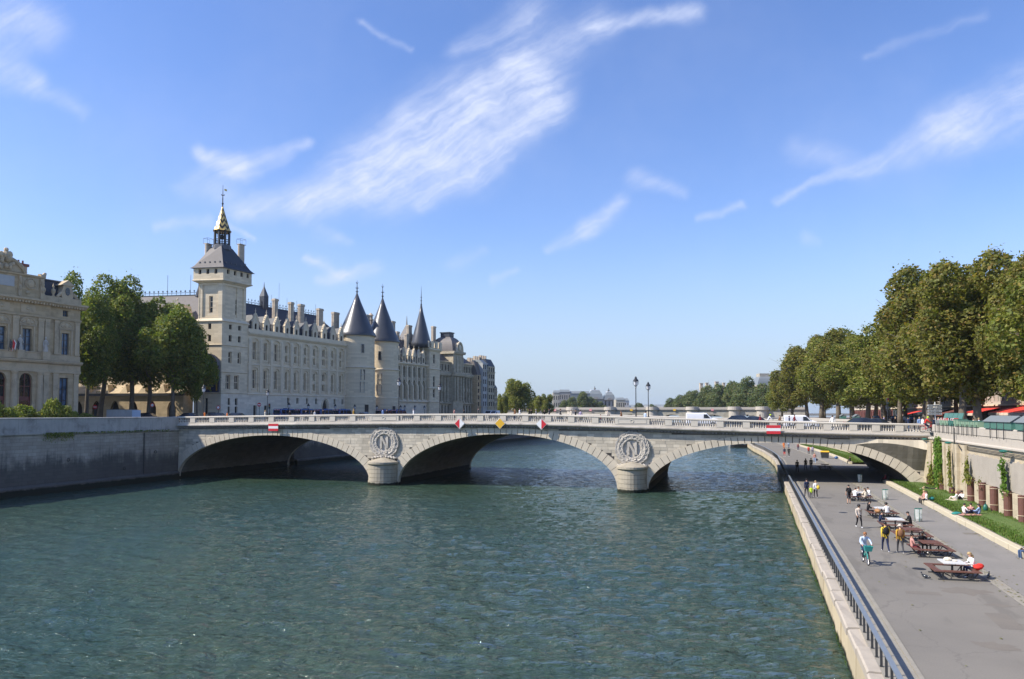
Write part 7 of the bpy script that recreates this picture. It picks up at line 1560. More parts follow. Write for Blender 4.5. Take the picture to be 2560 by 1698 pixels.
# ---------------------------------------------------------------- vehicles
def ring(x, w, z0, z1, r=.1, top=1.0):
    h = w / 2; return [(x, -h + r, z0), (x, h - r, z0), (x, h, z0 + r), (x, h * (1 if top == 1 else 1), z1 - r), (x, h * top - r, z1), (x, -h * top + r, z1), (x, -h, z1 - r), (x, -h, z0 + r)]
def make_car(name, label, paint, kind, group=None, L=4.3, W=1.75):
    t_ = thing(name, label, 'van' if 'van' in name else 'car', (0, 0, 0), 0, group); M = MB(); C = MB(); rf = MB(); h = L / 2
    if kind == 'car':
        M.loft([ring(-h, W * .8, .35, .78), ring(-h + .12, W * .93, .28, .92), ring(-h + .8, W, .25, .98), ring(-.2, W, .25, .95), ring(h - 1.3, W, .25, .92), ring(h - .5, W * .95, .25, .82), ring(h - .1, W * .88, .3, .7), ring(h, W * .78, .36, .6)])
        def cr(x, wb, wt, zb, z): return [(x, -wb / 2, zb), (x, wb / 2, zb), (x, wt / 2, z), (x, -wt / 2, z)]
        C.loft([cr(-h + .35, W * .82, W * .8, .93, .96), cr(-h + 1.0, W * .93, W * .76, .93, 1.38), cr(-.1, W * .95, W * .78, .92, 1.43), cr(.55, W * .94, W * .76, .9, 1.36), cr(h - 1.05, W * .88, W * .86, .88, .92)])
        rf.loft([[(x, -w / 2, z), (x, w / 2, z), (x, w / 2 - .08, z + .05), (x, -w / 2 + .08, z + .05)] for x, w, z in ((-h + .95, W * .76, 1.37), (-.1, W * .79, 1.43), (.5, W * .77, 1.37))])
        M.build('body', paint, t_); C.build('windows', M_CARG, t_); rf.build('roof', paint, t_)
    else:
        H = 1.85 if kind == 'van' else 2.5
        M.loft([ring(-h, W * .93, .35, H - .12, .12), ring(-h + .1, W, .3, H, .14), ring(h - 2.0, W, .3, H, .14), ring(h - 1.65, W, .3, H - .06, .14), ring(h - .95, W, .3, 1.18 if kind == 'van' else 1.5, .14), ring(h - .2, W * .92, .32, 1.0 if kind == 'van' else 1.15, .14), ring(h, W * .82, .38, .8, .12)])
        M.build('body', paint, t_); zb = 1.12 if kind == 'van' else 1.4; b0 = H - .2
        for sg in (-1, 1):
            G = MB(); y = sg * (W / 2 + .006); G.poly([(h - 2.0, y, zb), (h - 1.15, y, zb), (h - 1.62, y, b0), (h - 2.0, y, b0)]); G.build('side_window', M_CARG, t_)
            if kind == 'police':
                for k in range(3): G = MB(); a = -h + .45 + k * 1.25; G.poly([(a, y, zb + .05), (a + 1.05, y, zb + .05), (a + 1.05, y, b0 - .05), (a, y, b0 - .05)]); G.build('side_window', M_CARG, t_)
            else:
                for a, b in ((-h + .25, -h + 1.15), (-h + 1.25, h - 2.1)): G = MB(); G.box(a, b, y - .004 * (sg < 0), y + .004 * (sg > 0), .62, H - .32); G.build('side_panel', paint, t_)
        zt1 = 1.2 if kind == 'van' else 1.52; G = MB(); G.poly([(h - .93, -W * .42, zt1), (h - .93, W * .42, zt1), (h - 1.6, W * .42, H - .1), (h - 1.6, -W * .42, H - .1)]); G.build('windscreen', M_CARG, t_)
        G = MB(); G.poly([(-h - .01, -W * .38, zb + .05), (-h - .01, W * .38, zb + .05), (-h - .005, W * .38, H - .3), (-h - .005, -W * .38, H - .3)]); G.build('rear_window', M_CARG, t_)
        if kind == 'police':
            G = MB(); n = 8
            for k in range(n): a = -W * .42 + W * .84 * k / n; G.poly([(-h - .015, a, H - .3), (-h - .015, a + W * .84 / n, H - .3), (-h - .015, a + W * .84 / n - .08, H - .08), (-h - .015, a - .08, H - .08)], k % 2)
            for sg in (-1, 1):
                for k in range(5): z = .6 + k * .2; G.poly([(-h - .015, sg * W * .45 - .08, z), (-h - .015, sg * W * .45 + .04, z), (-h - .015, sg * W * .45 + .04, z + .2), (-h - .015, sg * W * .45 - .08, z + .2)], k % 2)
            G.build('chevrons', [M_RED, M_WHITE], t_, kind='stuff'); G = MB(); G.box(-.5, .3, -.5, .5, H, H + .13); G.build('light_bar', M_BLUEV, t_)
    for x in (-h + .85, h - .85):
        for sg in (-1, 1):
            G = MB(); G.v = []; y0, y1 = sg * (W / 2 - .2), sg * (W / 2 + .012); n = 16; rr = .32 if kind != 'police' else .36
            G.loft([[(x + r_ * math.cos(a), y, rr + r_ * math.sin(a)) for a in np.linspace(0, 6.2832, n + 1)[:-1]] for r_, y in ((rr * .97, y0), (rr, y0), (rr, y1), (rr * .9, y1 + .005 * sg))]); o = G.build('wheel', M_TYRE, t_)
            G = MB(); G.loft([[(x + rr * .62 * math.cos(a), y, rr + rr * .62 * math.sin(a)) for a in np.linspace(0, 6.2832, n + 1)[:-1]] for y in (y1, y1 + .012 * sg)]); G.build('rim', M_RIM, o)
    for sg in (-1, 1):
        G = MB(); G.box(h - .14, h - .02, sg * W * .34 - .16, sg * W * .34 + .16, .62, .76); G.build('headlight', M_HEAD, t_); G = MB(); G.box(-h - .02, -h + .08, sg * W * .41 - .07, sg * W * .41 + .07, .75, 1.0); G.build('tail_light', M_TAIL, t_)
    return t_
GC = 'vehicles crossing the bridge'
wv = make_car('white_van', 'white delivery van left of the dark cars on the bridge', M_LITW, 'van', GC); t, p = ground_b(1757, 8.5); wv.location = p; wv.rotation_euler = (0, 0, BRZ)
t, p = ground_b(2003, 9); dup(wv, p, BRZ, 'white delivery van passed by two dark walkers on the bridge', GC)
nv = make_car('dark_car', 'navy estate car just right of the first white van', M_NAVY, 'car', GC, 4.4); nv.location = ground_b(1852, 9)[1]; nv.rotation_euler = (0, 0, BRZ); nv.scale = (1, 1, 1.12)
dup(nv, ground_b(1893, 12.5)[1], BRZ, 'black car half hidden behind the navy estate car', GC, (1, 1, 1.05))
gv = make_car('dark_car', 'dark grey car near the right end of the bridge balustrade', M_DKGREY, 'car', GC, 4.5); gv.location = ground_b(2158, 8)[1]; gv.rotation_euler = (0, 0, BRZ); gv.scale = (1, 1, 1.15)
dup(gv, ground_b(2196, 13)[1], BRZ, 'dark car behind the dark grey car, beneath the trees', GC, (1, 1, 1.1))
for px, lab in ((478, 'black car roof seen below the first gothic arch'), (548, 'dark parked car at the foot of the clock tower'), (596, 'dark parked car between clock tower and long wing'), (372, 'low black car before the arcade, right of the pale panel')): dup(nv, tuple(at_d(px, 139, 8.17)), YAW, lab, 'parked cars on the boulevard')
GV = 'blue vans parked along the palace'
pvn = make_car('police_van', 'x', M_BLUEV, 'police', GV, 6.0, 2.1)
for i, (pa, pb, lab) in enumerate(((684, 732, 'first blue van of the row, rear nearest the traffic light'), (735, 784, 'second blue van of the row'), (784, 831, 'third blue van of the row, below the four small windows'), (831, 872, 'fourth blue van, before the pointed portal'), (938, 974, 'blue van before the second round tower'), (975, 998, 'blue van behind the tall lamp at the gothic wing'))):
    s_, _ = pal(pa + 8, 1030, -5); loc = pw(s_ + 3.0, -5, 8.17)
    if i == 0: pvn.location = loc; pvn.rotation_euler = (0, 0, PRZ); pvn['label'] = lab
    else: dup(pvn, loc, PRZ, lab, GV)
s_, _ = pal(900, 1030, -5); wb_ = make_car('patrol_car', 'white and blue patrol car before the first round tower', M_LITW, 'car', None, 4.5); wb_.location = pw(s_ + 2, -5, 8.17); wb_.rotation_euler = (0, 0, PRZ); wb_.scale = (1, 1, 1.25); M = MB(); M.box(-1.9, 1.6, -.9, .9, .5, .74); M.build('blue_stripe', M_BLUEV, wb_)
for px, lab in ((1223, 'left white van parked at the far end of the left quay'), (1236, 'right white van parked at the far end of the left quay')): dup(wv, tuple(at_d(px, 250, 8.17)), PRZ + 3.14, lab, 'white vans at the far end of the left quay', (1, 1.2, 1.3))
for k, (y, lab) in enumerate(((70, 'dark parked car behind the faded book boxes'), (78, 'dark parked car behind the open book boxes'), (88, 'dark parked car under the direction signs'), (100, 'dark parked car in the shade right of the traffic light'), (113, 'dark parked car in the shade behind the traffic light'), (128, 'dark parked car deep under the plane trees'))): dup(gv if k % 2 else nv, (80.5, y, 7.52), R(90), lab, 'cars parked along the right bank road', (1, 1, 1.1))
# moored boat
bo = thing('moored_boat', 'dark moored boat hull seen under the right arch', 'boat', (45.6, 131, 0), R(8)); M = MB(); M.loft([[(x, -w / 2, -.2), (x, w / 2, -.2), (x, w / 2 * 1.15, zz), (x, -w / 2 * 1.15, zz)] for x, w, zz in ((-2.6, 1.5, .95), (-1.8, 2.3, .9), (1.2, 2.3, .9), (2.2, 1.2, 1.05), (2.7, .25, 1.2))]); M.build('hull', M_IRON, bo); M = MB(); M.box(-1.6, .6, -.8, .8, .9, 1.5); M.build('cabin', M_NAVY, bo); M = MB(); M.loft([[(x, -w / 2 * 1.17, zz), (x, w / 2 * 1.17, zz), (x, w / 2 * 1.17, zz + .07), (x, -w / 2 * 1.17, zz + .07)] for x, w, zz in ((-2.6, 1.5, .95), (-1.8, 2.3, .9), (1.2, 2.3, .9), (2.2, 1.2, 1.05), (2.7, .25, 1.2))]); M.build('gunwale', M_IRONG, bo)

# ---------------------------------------------------------------- picnic tables
GT = 'picnic tables along the path'
def make_table(white, label):
    t_ = thing('picnic_table', label, 'picnic table', (0, 0, PZ), 0, GT); mt = M_TABLE if white else M_WOOD
    for k in range(4): M = MB(); x = -.60 + k * .305; M.box(x, x + .285, -.72, .72, .73, .77); M.build('table_plank', mt, t_)
    M = MB(); M.box(-.05, .05, -.05, .05, 0, .73); M.box(-.5, .5, -.04, .04, .68, .73); M.box(-.04, .04, -.6, .6, .681, .729); M.build('post', M_RAILP, t_)
    for nm, x0, x1, y0, y1 in (('f', -1.2, 1.2, -1.22, -.84), ('b', -1.2, 1.2, .84, 1.22), ('l', -1.2, -.84, -.82, .82), ('r', .84, 1.2, -.82, .82)):
        for k in range(2):
            M = MB()
            if nm in 'fb': w_ = (y1 - y0) / 2; M.box(x0, x1, y0 + w_ * k + .01, y0 + w_ * (k + 1) - .01, .41, .46)
            else: w_ = (x1 - x0) / 2; M.box(x0 + w_ * k + .01, x0 + w_ * (k + 1) - .01, y0, y1, .411, .459)
            M.build('bench_plank', M_WOOD, t_)
    for x, y in ((-.75, -1.03), (.75, -1.03), (-.75, 1.03), (.75, 1.03)):
        M = MB(); M.box(x - .04, x + .04, y - .04, y + .04, 0, .41); M.tube([(x, y, .05), (x * 1.35, y * 1.06, .4)], .03, 4); M.tube([(x, y, .4), (x * .2, y * .2, .06)], .03, 4); M.build('leg', M_RAILP, t_)
    M = MB()
    for y in (-1.03, 1.03): M.box(-1.0, 1.0, y - .05, y + .05, 0, .05)
    for x in (-.75, .75): M.box(x - .05, x + .05, -.98, .98, 0.001, .049)
    M.build('base_frame', M_RAILP, t_); return t_
tw = make_table(True, 'white topped picnic table nearest the camera, woman with red jacket at it'); tw.location = (59.1, -53.5, PZ); tw.rotation_euler = (0, 0, R(3)); tw.scale = (.88, .88, 1)
tb = make_table(False, 'brown picnic table with a person in pinkish clothes on its left bench'); tb.location = (59.35, -47.2, PZ); tb.rotation_euler = (0, 0, R(3)); tb.scale = (.88, .88, 1)
dup(tb, (59.3, -41.9, PZ), R(2), 'empty brown picnic table behind the man in ochre', GT)
dup(tw, (59.1, -37.0, PZ), R(0), 'white topped picnic table between two people in black', GT); dup(tw, (59.2, -30.2, PZ), R(4), 'white topped picnic table with a brown bag on the bench', GT); dup(tw, (59.0, -17.8, PZ), R(2), 'picnic table farthest in the sun, crowded with seated people', GT); dup(tb, (59.4, 24.0, PZ), 0, 'picnic table in the deep shade under the arch', GT)
# litter bag holders, recycling bin, bags
m, t, p = newmat('clear_bag'); p.inputs['Base Color'].default_value = (.75, .8, .75, 1); p.inputs['Roughness'].default_value = .35; p.inputs['Alpha'].default_value = .42
def bin_(loc, label):
    t_ = thing('litter_bag_holder', label, 'litter bin', loc, 0, 'clear litter bag holders on the pavement'); M = MB(); M.tube([(.26 * math.cos(a), .26 * math.sin(a), .98) for a in np.linspace(0, 6.283, 15)], .025, 5); M.build('ring', M_GREENL, t_)
    for a in (0.5, 2.6, 4.7): M = MB(); M.tube([(.27 * math.cos(a), .27 * math.sin(a), 0), (.27 * math.cos(a), .27 * math.sin(a), .98)], .02, 4); M.build('leg', M_GREENL, t_)
    M = MB(); M.lathe([(.16, .06), (.22, .25), (.24, .6), (.255, .97)], 12, cap=False); M.lathe([(.02, .05), (.16, .06)], 12, cap=False); M.build('clear_bag', MATS['clear_bag'], t_); M = MB(); M.ball((0, 0, .22), (.17, .17, .14), 8, 4); M.build('litter', M_GREY, t_)
bin_((61.5, 2.3, PZ), 'litter bag holder on the pavement at the edge of the bridge shade'); bin_((61.45, -16.7, PZ), 'litter bag holder beside the crowded far picnic table'); bin_((61.5, -32, PZ), 'litter bag holder nearest the camera, right of the white tables')
t_ = thing('recycling_container', 'dark grey wheeled container with yellow lid beyond the arch', 'bin', (61.8, 54.1, PZ), 0); M = MB(); M.loft([[(-.62, -.45, .12), (.62, -.45, .12), (.62, .45, .12), (-.62, .45, .12)], [(-.72, -.55, 1.15), (.72, -.55, 1.15), (.72, .55, 1.15), (-.72, .55, 1.15)]]); M.build('body', M_DKGREY, t_); M = MB(); M.loft([[(-.76, -.6, 1.15), (.76, -.6, 1.15), (.76, .6, 1.15), (-.76, .6, 1.15)], [(-.7, -.4, 1.32), (.7, -.4, 1.32), (.7, .6, 1.36), (-.7, .6, 1.36)]]); M.build('lid', M_YEL, t_)
for x in (-.5, .5): M = MB(); M.ball((x, -.4, .1), (.05, .1, .1), 8, 5); M.build('wheel', M_TYRE, t_)
def bag(loc, label, mat, r=(.25, .18, .22), name='bag'):
    t_ = thing(name, label, 'bag', loc, random.uniform(0, 6)); M = MB(); M.ball((0, 0, r[2]), r, 9, 6); M.build('pouch', mat, t_, smooth=True); M = MB(); M.tube([(-r[0] * .6, 0, r[2] * 1.6), (0, 0, r[2] * 2.5), (r[0] * .6, 0, r[2] * 1.6)], .015, 4); M.build('strap', mat, t_)
M_TAN = plain('tan_leather', (.35, .17, .06), .6); M_TEAL = plain('teal_cloth', (.02, .22, .2), .7)
bag((58.75, -31.25, PZ + .46), 'tan bag on the front bench of a white topped table', M_TAN, (.34, .18, .16)); bag((64.9, -19.3, PZ + .36), 'teal bag on the grass behind the pair on the kerb', M_TEAL, (.3, .22, .16)); bag((67.35, -26.6, PZ + .3), 'green bag leaning against a tall rusty planter', M_GREENL, (.22, .18, .32)); bag((64.6, -29.6, PZ + .32), 'green bag beside the three people on the lawn', M_TEAL, (.42, .25, .12)); bag((63.6, 52.5, PZ), 'blue bag by the kerb beyond the arch', M_BLUEV, (.35, .25, .25))
M = MB()
for k in range(9): a = k * .7; M.tube([(0, 0, 0), (.06 * math.cos(a), .06 * math.sin(a), .03)], .02, 4)
def pigeon(loc, rz, label, mat):
    t_ = thing('pigeon', label, 'bird', loc, rz, 'pigeons on the path'); M = MB(); M.ball((0, 0, .13), (.15, .08, .085), 10, 6); M.tube([(.1, 0, .16), (.16, 0, .24), (.17, 0, .27)], [.05, .035, .03], 6); M.ball((.18, 0, .29), (.045, .035, .037), 8, 5); M.tube([(.21, 0, .285), (.255, 0, .275)], [.013, .003], 4); M.tube([(-.1, 0, .13), (-.28, 0, .1)], [.055, .03], 5)
    for y in (-.03, .03): M.tube([(.0, y, .06), (.01, y, 0), (.05, y, .004)], .008, 4)
    M.build('body', mat, t_, smooth=True)
pigeon(tuple(atz(2060 + 865 / 3.424, 1240 + 708 / 3.424, PZ)), 2.5, 'grey pigeon on the asphalt left of the nearest table', M_DKGREY); pigeon(tuple(atz(2060 + 1410 / 3.424, 1240 + 705 / 3.424, PZ)), 1.2, 'dark pigeon right of the nearest picnic table', M_DKGREY)
# ================================================================ PEOPLE
def cloth(name, c): return plain(name, c, .8, var=.1, vs_=8, spec=.2)
SK = [plain('skin_light', (.56, .34, .24), .55, var=.05), plain('skin_tan', (.38, .21, .13), .55, var=.05), plain('skin_dark', (.10, .055, .035), .5, var=.05)]
CL = {n: cloth('cloth_' + n, c) for n, c in dict(white=(.78, .78, .78), black=(.015, .015, .018), navy=(.02, .03, .07), jean=(.06, .10, .19), grey=(.25, .25, .26), dkgrey=(.06, .06, .065), yellow=(.68, .48, .05), ochre=(.48, .28, .04), beige=(.58, .5, .42), pink=(.55, .28, .24), red=(.60, .04, .03), orange=(.75, .2, .03), hivis=(.62, .85, .03), brown=(.2, .1, .05), blue=(.25, .38, .62), ltblue=(.5, .6, .75), green=(.05, .25, .15), maroon=(.18, .03, .04), cream=(.72, .64, .5), lilac=(.4, .35, .5)).items()}
HAIR = {n: plain('hair_' + n, c, .5, var=.2, vs_=20) for n, c in dict(black=(.012, .01, .01), brown=(.06, .035, .02), ginger=(.30, .12, .04), blond=(.42, .3, .14), grey=(.3, .3, .3)).items()}
EYE = plain('eye_dark', (.01, .01, .01), .3)
BONES = [('pel', 'spi', 1), ('spi', 'che', 1), ('che', 'nek', 1), ('nek', 'hea', 0), ('hea', 'top', 0)] + [b for s in 'lr' for b in (('che', s + 'sh', 1), (s + 'sh', s + 'el', 1), (s + 'el', s + 'wr', 2), (s + 'wr', s + 'ha', 0), ('pel', s + 'hi', 3), (s + 'hi', s + 'kn', 3), (s + 'kn', s + 'an', 4), (s + 'an', s + 'to', 5))]
RAD = dict(pel=(.15, .11), spi=(.13, .095), che=(.165, .11), nek=(.055, .055), hea=(.08, .088), top=(.072, .08), sh=(.068, .062), el=(.046, .046), wr=(.03, .033), ha=(.026, .042), hi=(.092, .092), kn=(.06, .06), an=(.042, .046), to=(.04, .032))
def skel(pose):
    J = dict(pel=(0, 0, .95), spi=(0, -.01, 1.12), che=(0, 0, 1.32), nek=(0, .005, 1.49), hea=(0, .03, 1.61), top=(0, .02, 1.69))
    for s, x in (('l', -1), ('r', 1)):
        J.update({s + 'sh': (x * .185, 0, 1.42), s + 'el': (x * .24, -.03, 1.14), s + 'wr': (x * .25, .05, .90), s + 'ha': (x * .245, .08, .82), s + 'hi': (x * .095, 0, .90), s + 'kn': (x * .105, .02, .49), s + 'an': (x * .11, -.03, .085), s + 'to': (x * .125, .12, .045)})
    if pose == 'walk':
        J.update(lhi=(-.095, .02, .90), lkn=(-.1, .22, .51), lan=(-.1, .30, .10), lto=(-.11, .44, .08), rhi=(.095, -.02, .90), rkn=(.1, -.06, .49), ran=(.1, -.36, .14), rto=(.11, -.25, .045), lel=(-.235, -.16, 1.16), lwr=(-.23, -.14, .91), lha=(-.225, -.11, .83), rel=(.235, .10, 1.15), rwr=(.22, .25, .95), rha=(.21, .30, .88))
    if pose in ('sit', 'eat', 'lean'):
        d = .48 - .95
        for k in ('pel', 'spi', 'che', 'nek', 'hea', 'top'): v = J[k]; J[k] = (v[0], v[1] + {'sit': .0, 'eat': .16, 'lean': -.1}[pose] * max(0, v[2] - .95) / .6, v[2] + d + .05)
        for s, x in (('l', -1), ('r', 1)):
            y = J['che'][1]; J.update({s + 'sh': (x * .185, y, .99), s + 'el': (x * .25, y + .08, .74), s + 'wr': (x * .17, y + .30, .74 if pose == 'eat' else .62), s + 'ha': (x * .12, y + .37, .76 if pose == 'eat' else .6), s + 'hi': (x * .1, .02, .50), s + 'kn': (x * .13, .43, .52), s + 'an': (x * .13, .40, .09), s + 'to': (x * .14, .55, .045)})
    if pose == 'ground':
        for k, v in dict(pel=(0, 0, .13), spi=(0, -.04, .29), che=(0, -.03, .49), nek=(0, 0, .66), hea=(0, .04, .78), top=(0, .04, .86)).items(): J[k] = v
        for s, x in (('l', -1), ('r', 1)): J.update({s + 'sh': (x * .185, -.02, .59), s + 'el': (x * .27, .12, .38), s + 'wr': (x * .18, .34, .36), s + 'ha': (x * .13, .41, .37), s + 'hi': (x * .1, .05, .13), s + 'kn': (x * .17, .43, .42), s + 'an': (x * .12, .62, .08), s + 'to': (x * .13, .77, .05)})
    if pose == 'lie':
        for k, v in dict(pel=(0, 0, .12), spi=(0, -.17, .13), che=(0, -.36, .14), nek=(0, -.54, .14), hea=(0, -.66, .15), top=(0, -.74, .15)).items(): J[k] = v
        for s, x in (('l', -1), ('r', 1)): J.update({s + 'sh': (x * .185, -.46, .12), s + 'el': (x * .33, -.3, .07), s + 'wr': (x * .3, -.06, .06), s + 'ha': (x * .29, .02, .06), s + 'hi': (x * .1, .06, .12), s + 'kn': (x * .13, .46, .3 if x > 0 else .1), s + 'an': (x * .13, .85 if x < 0 else .72, .07), s + 'to': (x * .15, .9 if x < 0 else .84, .12)})
    if pose == 'cycle':
        for k, v in dict(pel=(0, -.28, .98), spi=(0, -.22, 1.15), che=(0, -.1, 1.33), nek=(0, -.02, 1.48), hea=(0, .05, 1.59), top=(0, .05, 1.67)).items(): J[k] = v
        for s, x in (('l', -1), ('r', 1)): J.update({s + 'sh': (x * .185, -.06, 1.41), s + 'el': (x * .27, .12, 1.19), s + 'wr': (x * .26, .36, 1.08), s + 'ha': (x * .25, .43, 1.06), s + 'hi': (x * .095, -.25, .94), s + 'kn': (x * .12, .12, .72 if x > 0 else .58), s + 'an': (x * .11, -.06 if x > 0 else .03, .38 if x > 0 else .16), s + 'to': (x * .12, .08 if x > 0 else .17, .33 if x > 0 else .11)})
    return {k: Vector(v) for k, v in J.items()}
BODY = {}
def body_mesh(pose, detail=True):
    key = (pose, detail)
    if key in BODY: return BODY[key]
    J = skel(pose); names = list(J); me = bpy.data.meshes.new('body'); me.from_pydata([J[n] for n in names], [(names.index(a), names.index(b)) for a, b, _ in BONES], [])
    o = bpy.data.objects.new('body_builder', me); col.objects.link(o); o.modifiers.new('skin', 'SKIN'); sub = o.modifiers.new('sub', 'SUBSURF'); sub.levels = 1
    for i, n in enumerate(names):
        sv = me.skin_vertices[0].data[i]; sv.radius = RAD.get(n) or RAD[n[1:]]; sv.use_root = n == 'pel'
    dg = bpy.context.evaluated_depsgraph_get(); ev = o.evaluated_get(dg); res = bpy.data.meshes.new_from_object(ev, depsgraph=dg)
    V_ = [v.co.copy() for v in res.vertices]; F_2 = [list(p.vertices) for p in res.polygons]; reg = []
    bpy.data.objects.remove(o)
    for f in F_2:
        c = sum((V_[i] for i in f), Vector()) / len(f); best = (9, 0)
        for a, b, r in BONES:
            A, B = J[a], J[b]; d = B - A; t_ = max(0, min(1, (c - A).dot(d) / d.length_squared)); q = (c - A - d * t_).length / (max(RAD.get(a) or RAD[a[1:]]) * (1 - t_) + max(RAD.get(b) or RAD[b[1:]]) * t_)
            if q < best[0]: best = (q, r)
        reg.append(best[1])
    M = MB(); M.v = V_; M.f = F_2; M.m = reg
    h = J['hea']; up = (J['top'] - J['nek']).normalized(); fw = Vector((0, 1, 0)) if pose != 'lie' else Vector((0, .1, 1)); sd = Vector((1, 0, 0))
    if detail:
        M.tube([h + fw * .08 + up * .02, h + fw * .115 - up * .015], [.012, .017], 5, 0); M.tube([h + fw * .086 - sd * .025 - up * .052, h + fw * .088 + sd * .025 - up * .052], .009, 4, 7)
        for s_ in (-1, 1): M.ball(h + fw * .083 + sd * s_ * .032 + up * .022, .011, 5, 3, 6); M.ball(h + sd * s_ * .085, (.015, .025, .032), 6, 4, 0)
        for s in 'lr':
            w_, hd, el = J[s + 'wr'], J[s + 'ha'], J[s + 'el']; ax = (hd - w_).normalized(); x = -1 if s == 'l' else 1; sd2 = ax.cross(Vector((x, .2, 0))).normalized(); pal_ = Vector((-x, 0, 0))
            for k, L in enumerate((.075, .085, .08, .062)):
                b0 = hd + sd2 * (k - 1.5) * .021; k1 = b0 + ax * L * .55 + pal_ * .006; M.tube([b0 - ax * .01, k1, k1 + ax * L * .4 + pal_ * .025], [.0105, .0095, .007], 5, 0)
            b0 = w_ + (hd - w_) * .35 + sd2 * -.03; M.tube([b0, b0 - sd2 * .025 + ax * .03 + pal_ * .01, b0 - sd2 * .03 + ax * .06 + pal_ * .02], [.013, .011, .008], 5, 0)
    BODY[key] = (M, J, fw, up); return BODY[key]
PCOUNT = 0
def person(label, loc, rz, pose='stand', top='white', legs='jean', hair='brown', skin=0, sleeve=True, shorts=False, shoes='white', long_=False, h=1.75, group=None, detail=True, hat=None, curly=False):
    M, J, fw, up = body_mesh(pose, detail); sk = SK[skin]; t_ = thing('person', label, 'person', loc, rz, group); k = h / 1.75; t_.scale = (k, k, k)
    M.build('body', [sk, CL[top], CL[top] if sleeve else sk, CL[legs], sk if shorts else CL[legs], CL[shoes], EYE, SK[1]], t_, smooth=True)
    H = MB(); c = J['hea'] + up * .055 - fw * .022
    if hat is None:
        H.ball(c, (.098 + .03 * curly, .108 + .03 * curly, .088 + .035 * curly), 10, 6)
        if long_: H.tube([c - fw * .05, c - fw * .085 - up * .12, c - fw * .08 - up * .28], [.08, .085, .05], 8)
        H.build('hair', HAIR[hair], t_, smooth=True)
    else:
        H.ball(c + up * .03, (.1, .11, .085), 10, 6); H.lathe([(.16, c.z + .0), (.16, c.z + .02)], 14, (c.x, c.y)); H.build('hat', CL[hat], t_, smooth=True)
    return t_
def rucksack(p, label, mat, rz):
    M = MB(); t_ = thing('rucksack', label, 'bag', p.location, rz); t_.scale = p.scale; M.ball((0, -.2, 1.25), (.17, .11, .24), 10, 6); M.build('pouch', CL[mat], t_, smooth=True); M = MB()
    for x in (-.12, .12): M.tube([(x, -.12, 1.43), (x * 1.1, .02, 1.49), (x * 1.15, .135, 1.38), (x * 1.1, .12, 1.2), (x * 1.2, -.12, 1.08)], .022, 4)
    M.build('strap', CL[mat], t_)
AW = YAW                     # facing away, downstream, along the view
def P3(x, y): return (x, y, PZ)
# on the path, near
person('woman with curly dark hair, beige blouse and black trousers walking towards the camera', P3(56.75, -36.9), math.pi + .2, 'walk', 'beige', 'black', 'black', 1, long_=False, curly=True, h=1.68)
a = person('man in yellow jacket seen from behind with black rucksack', P3(57.0, -47.0), .1, 'walk', 'yellow', 'navy', 'black', 1, h=1.8); rucksack(a, 'black rucksack on the yellow jacket', 'black', .1)
a = person('man in ochre jacket and cap seen from behind, grey jeans', P3(57.75, -47.3), .05, 'walk', 'ochre', 'dkgrey', 'brown', 0, h=1.72, hat='beige'); rucksack(a, 'brown rucksack on the ochre jacket', 'brown', .05)
person('tall man in dark suit and hat at the edge of the bridge shade', P3(54.45, -16.8), .2, 'walk', 'navy', 'dkgrey', 'black', 0, hat='black', h=1.85, shoes='black')
person('child in bright yellow hi vis vest between two adults', P3(54.8, -17.5), .2, 'stand', 'hivis', 'dkgrey', 'grey', 0, h=1.2, shoes='black')
person('blond woman in white top and dark trousers beside the child', P3(55.25, -17.0), .1, 'walk', 'white', 'black', 'blond', 0, h=1.7)
t_ = thing('shoulder_bag', 'yellow bag on the shoulder of the blond woman in white', 'bag', (55.47, -17.2, PZ + .85)); M = MB(); M.ball((0, 0, .2), (.15, .12, .2), 9, 6); M.build('pouch', CL['yellow'], t_, smooth=True); M = MB(); M.tube([(-.1, 0, .3), (-.13, 0, .62), (.05, 0, .3)], .014, 4); M.build('strap', CL['yellow'], t_)
a = person('standing man with dark rucksack, dark shirt and shorts by the far table', P3(57.75, -21.3), .4, 'stand', 'black', 'dkgrey', 'black', 0, shorts=True, sleeve=False, h=1.75, shoes='black'); rucksack(a, 'black rucksack on the man in shorts', 'black', .4)
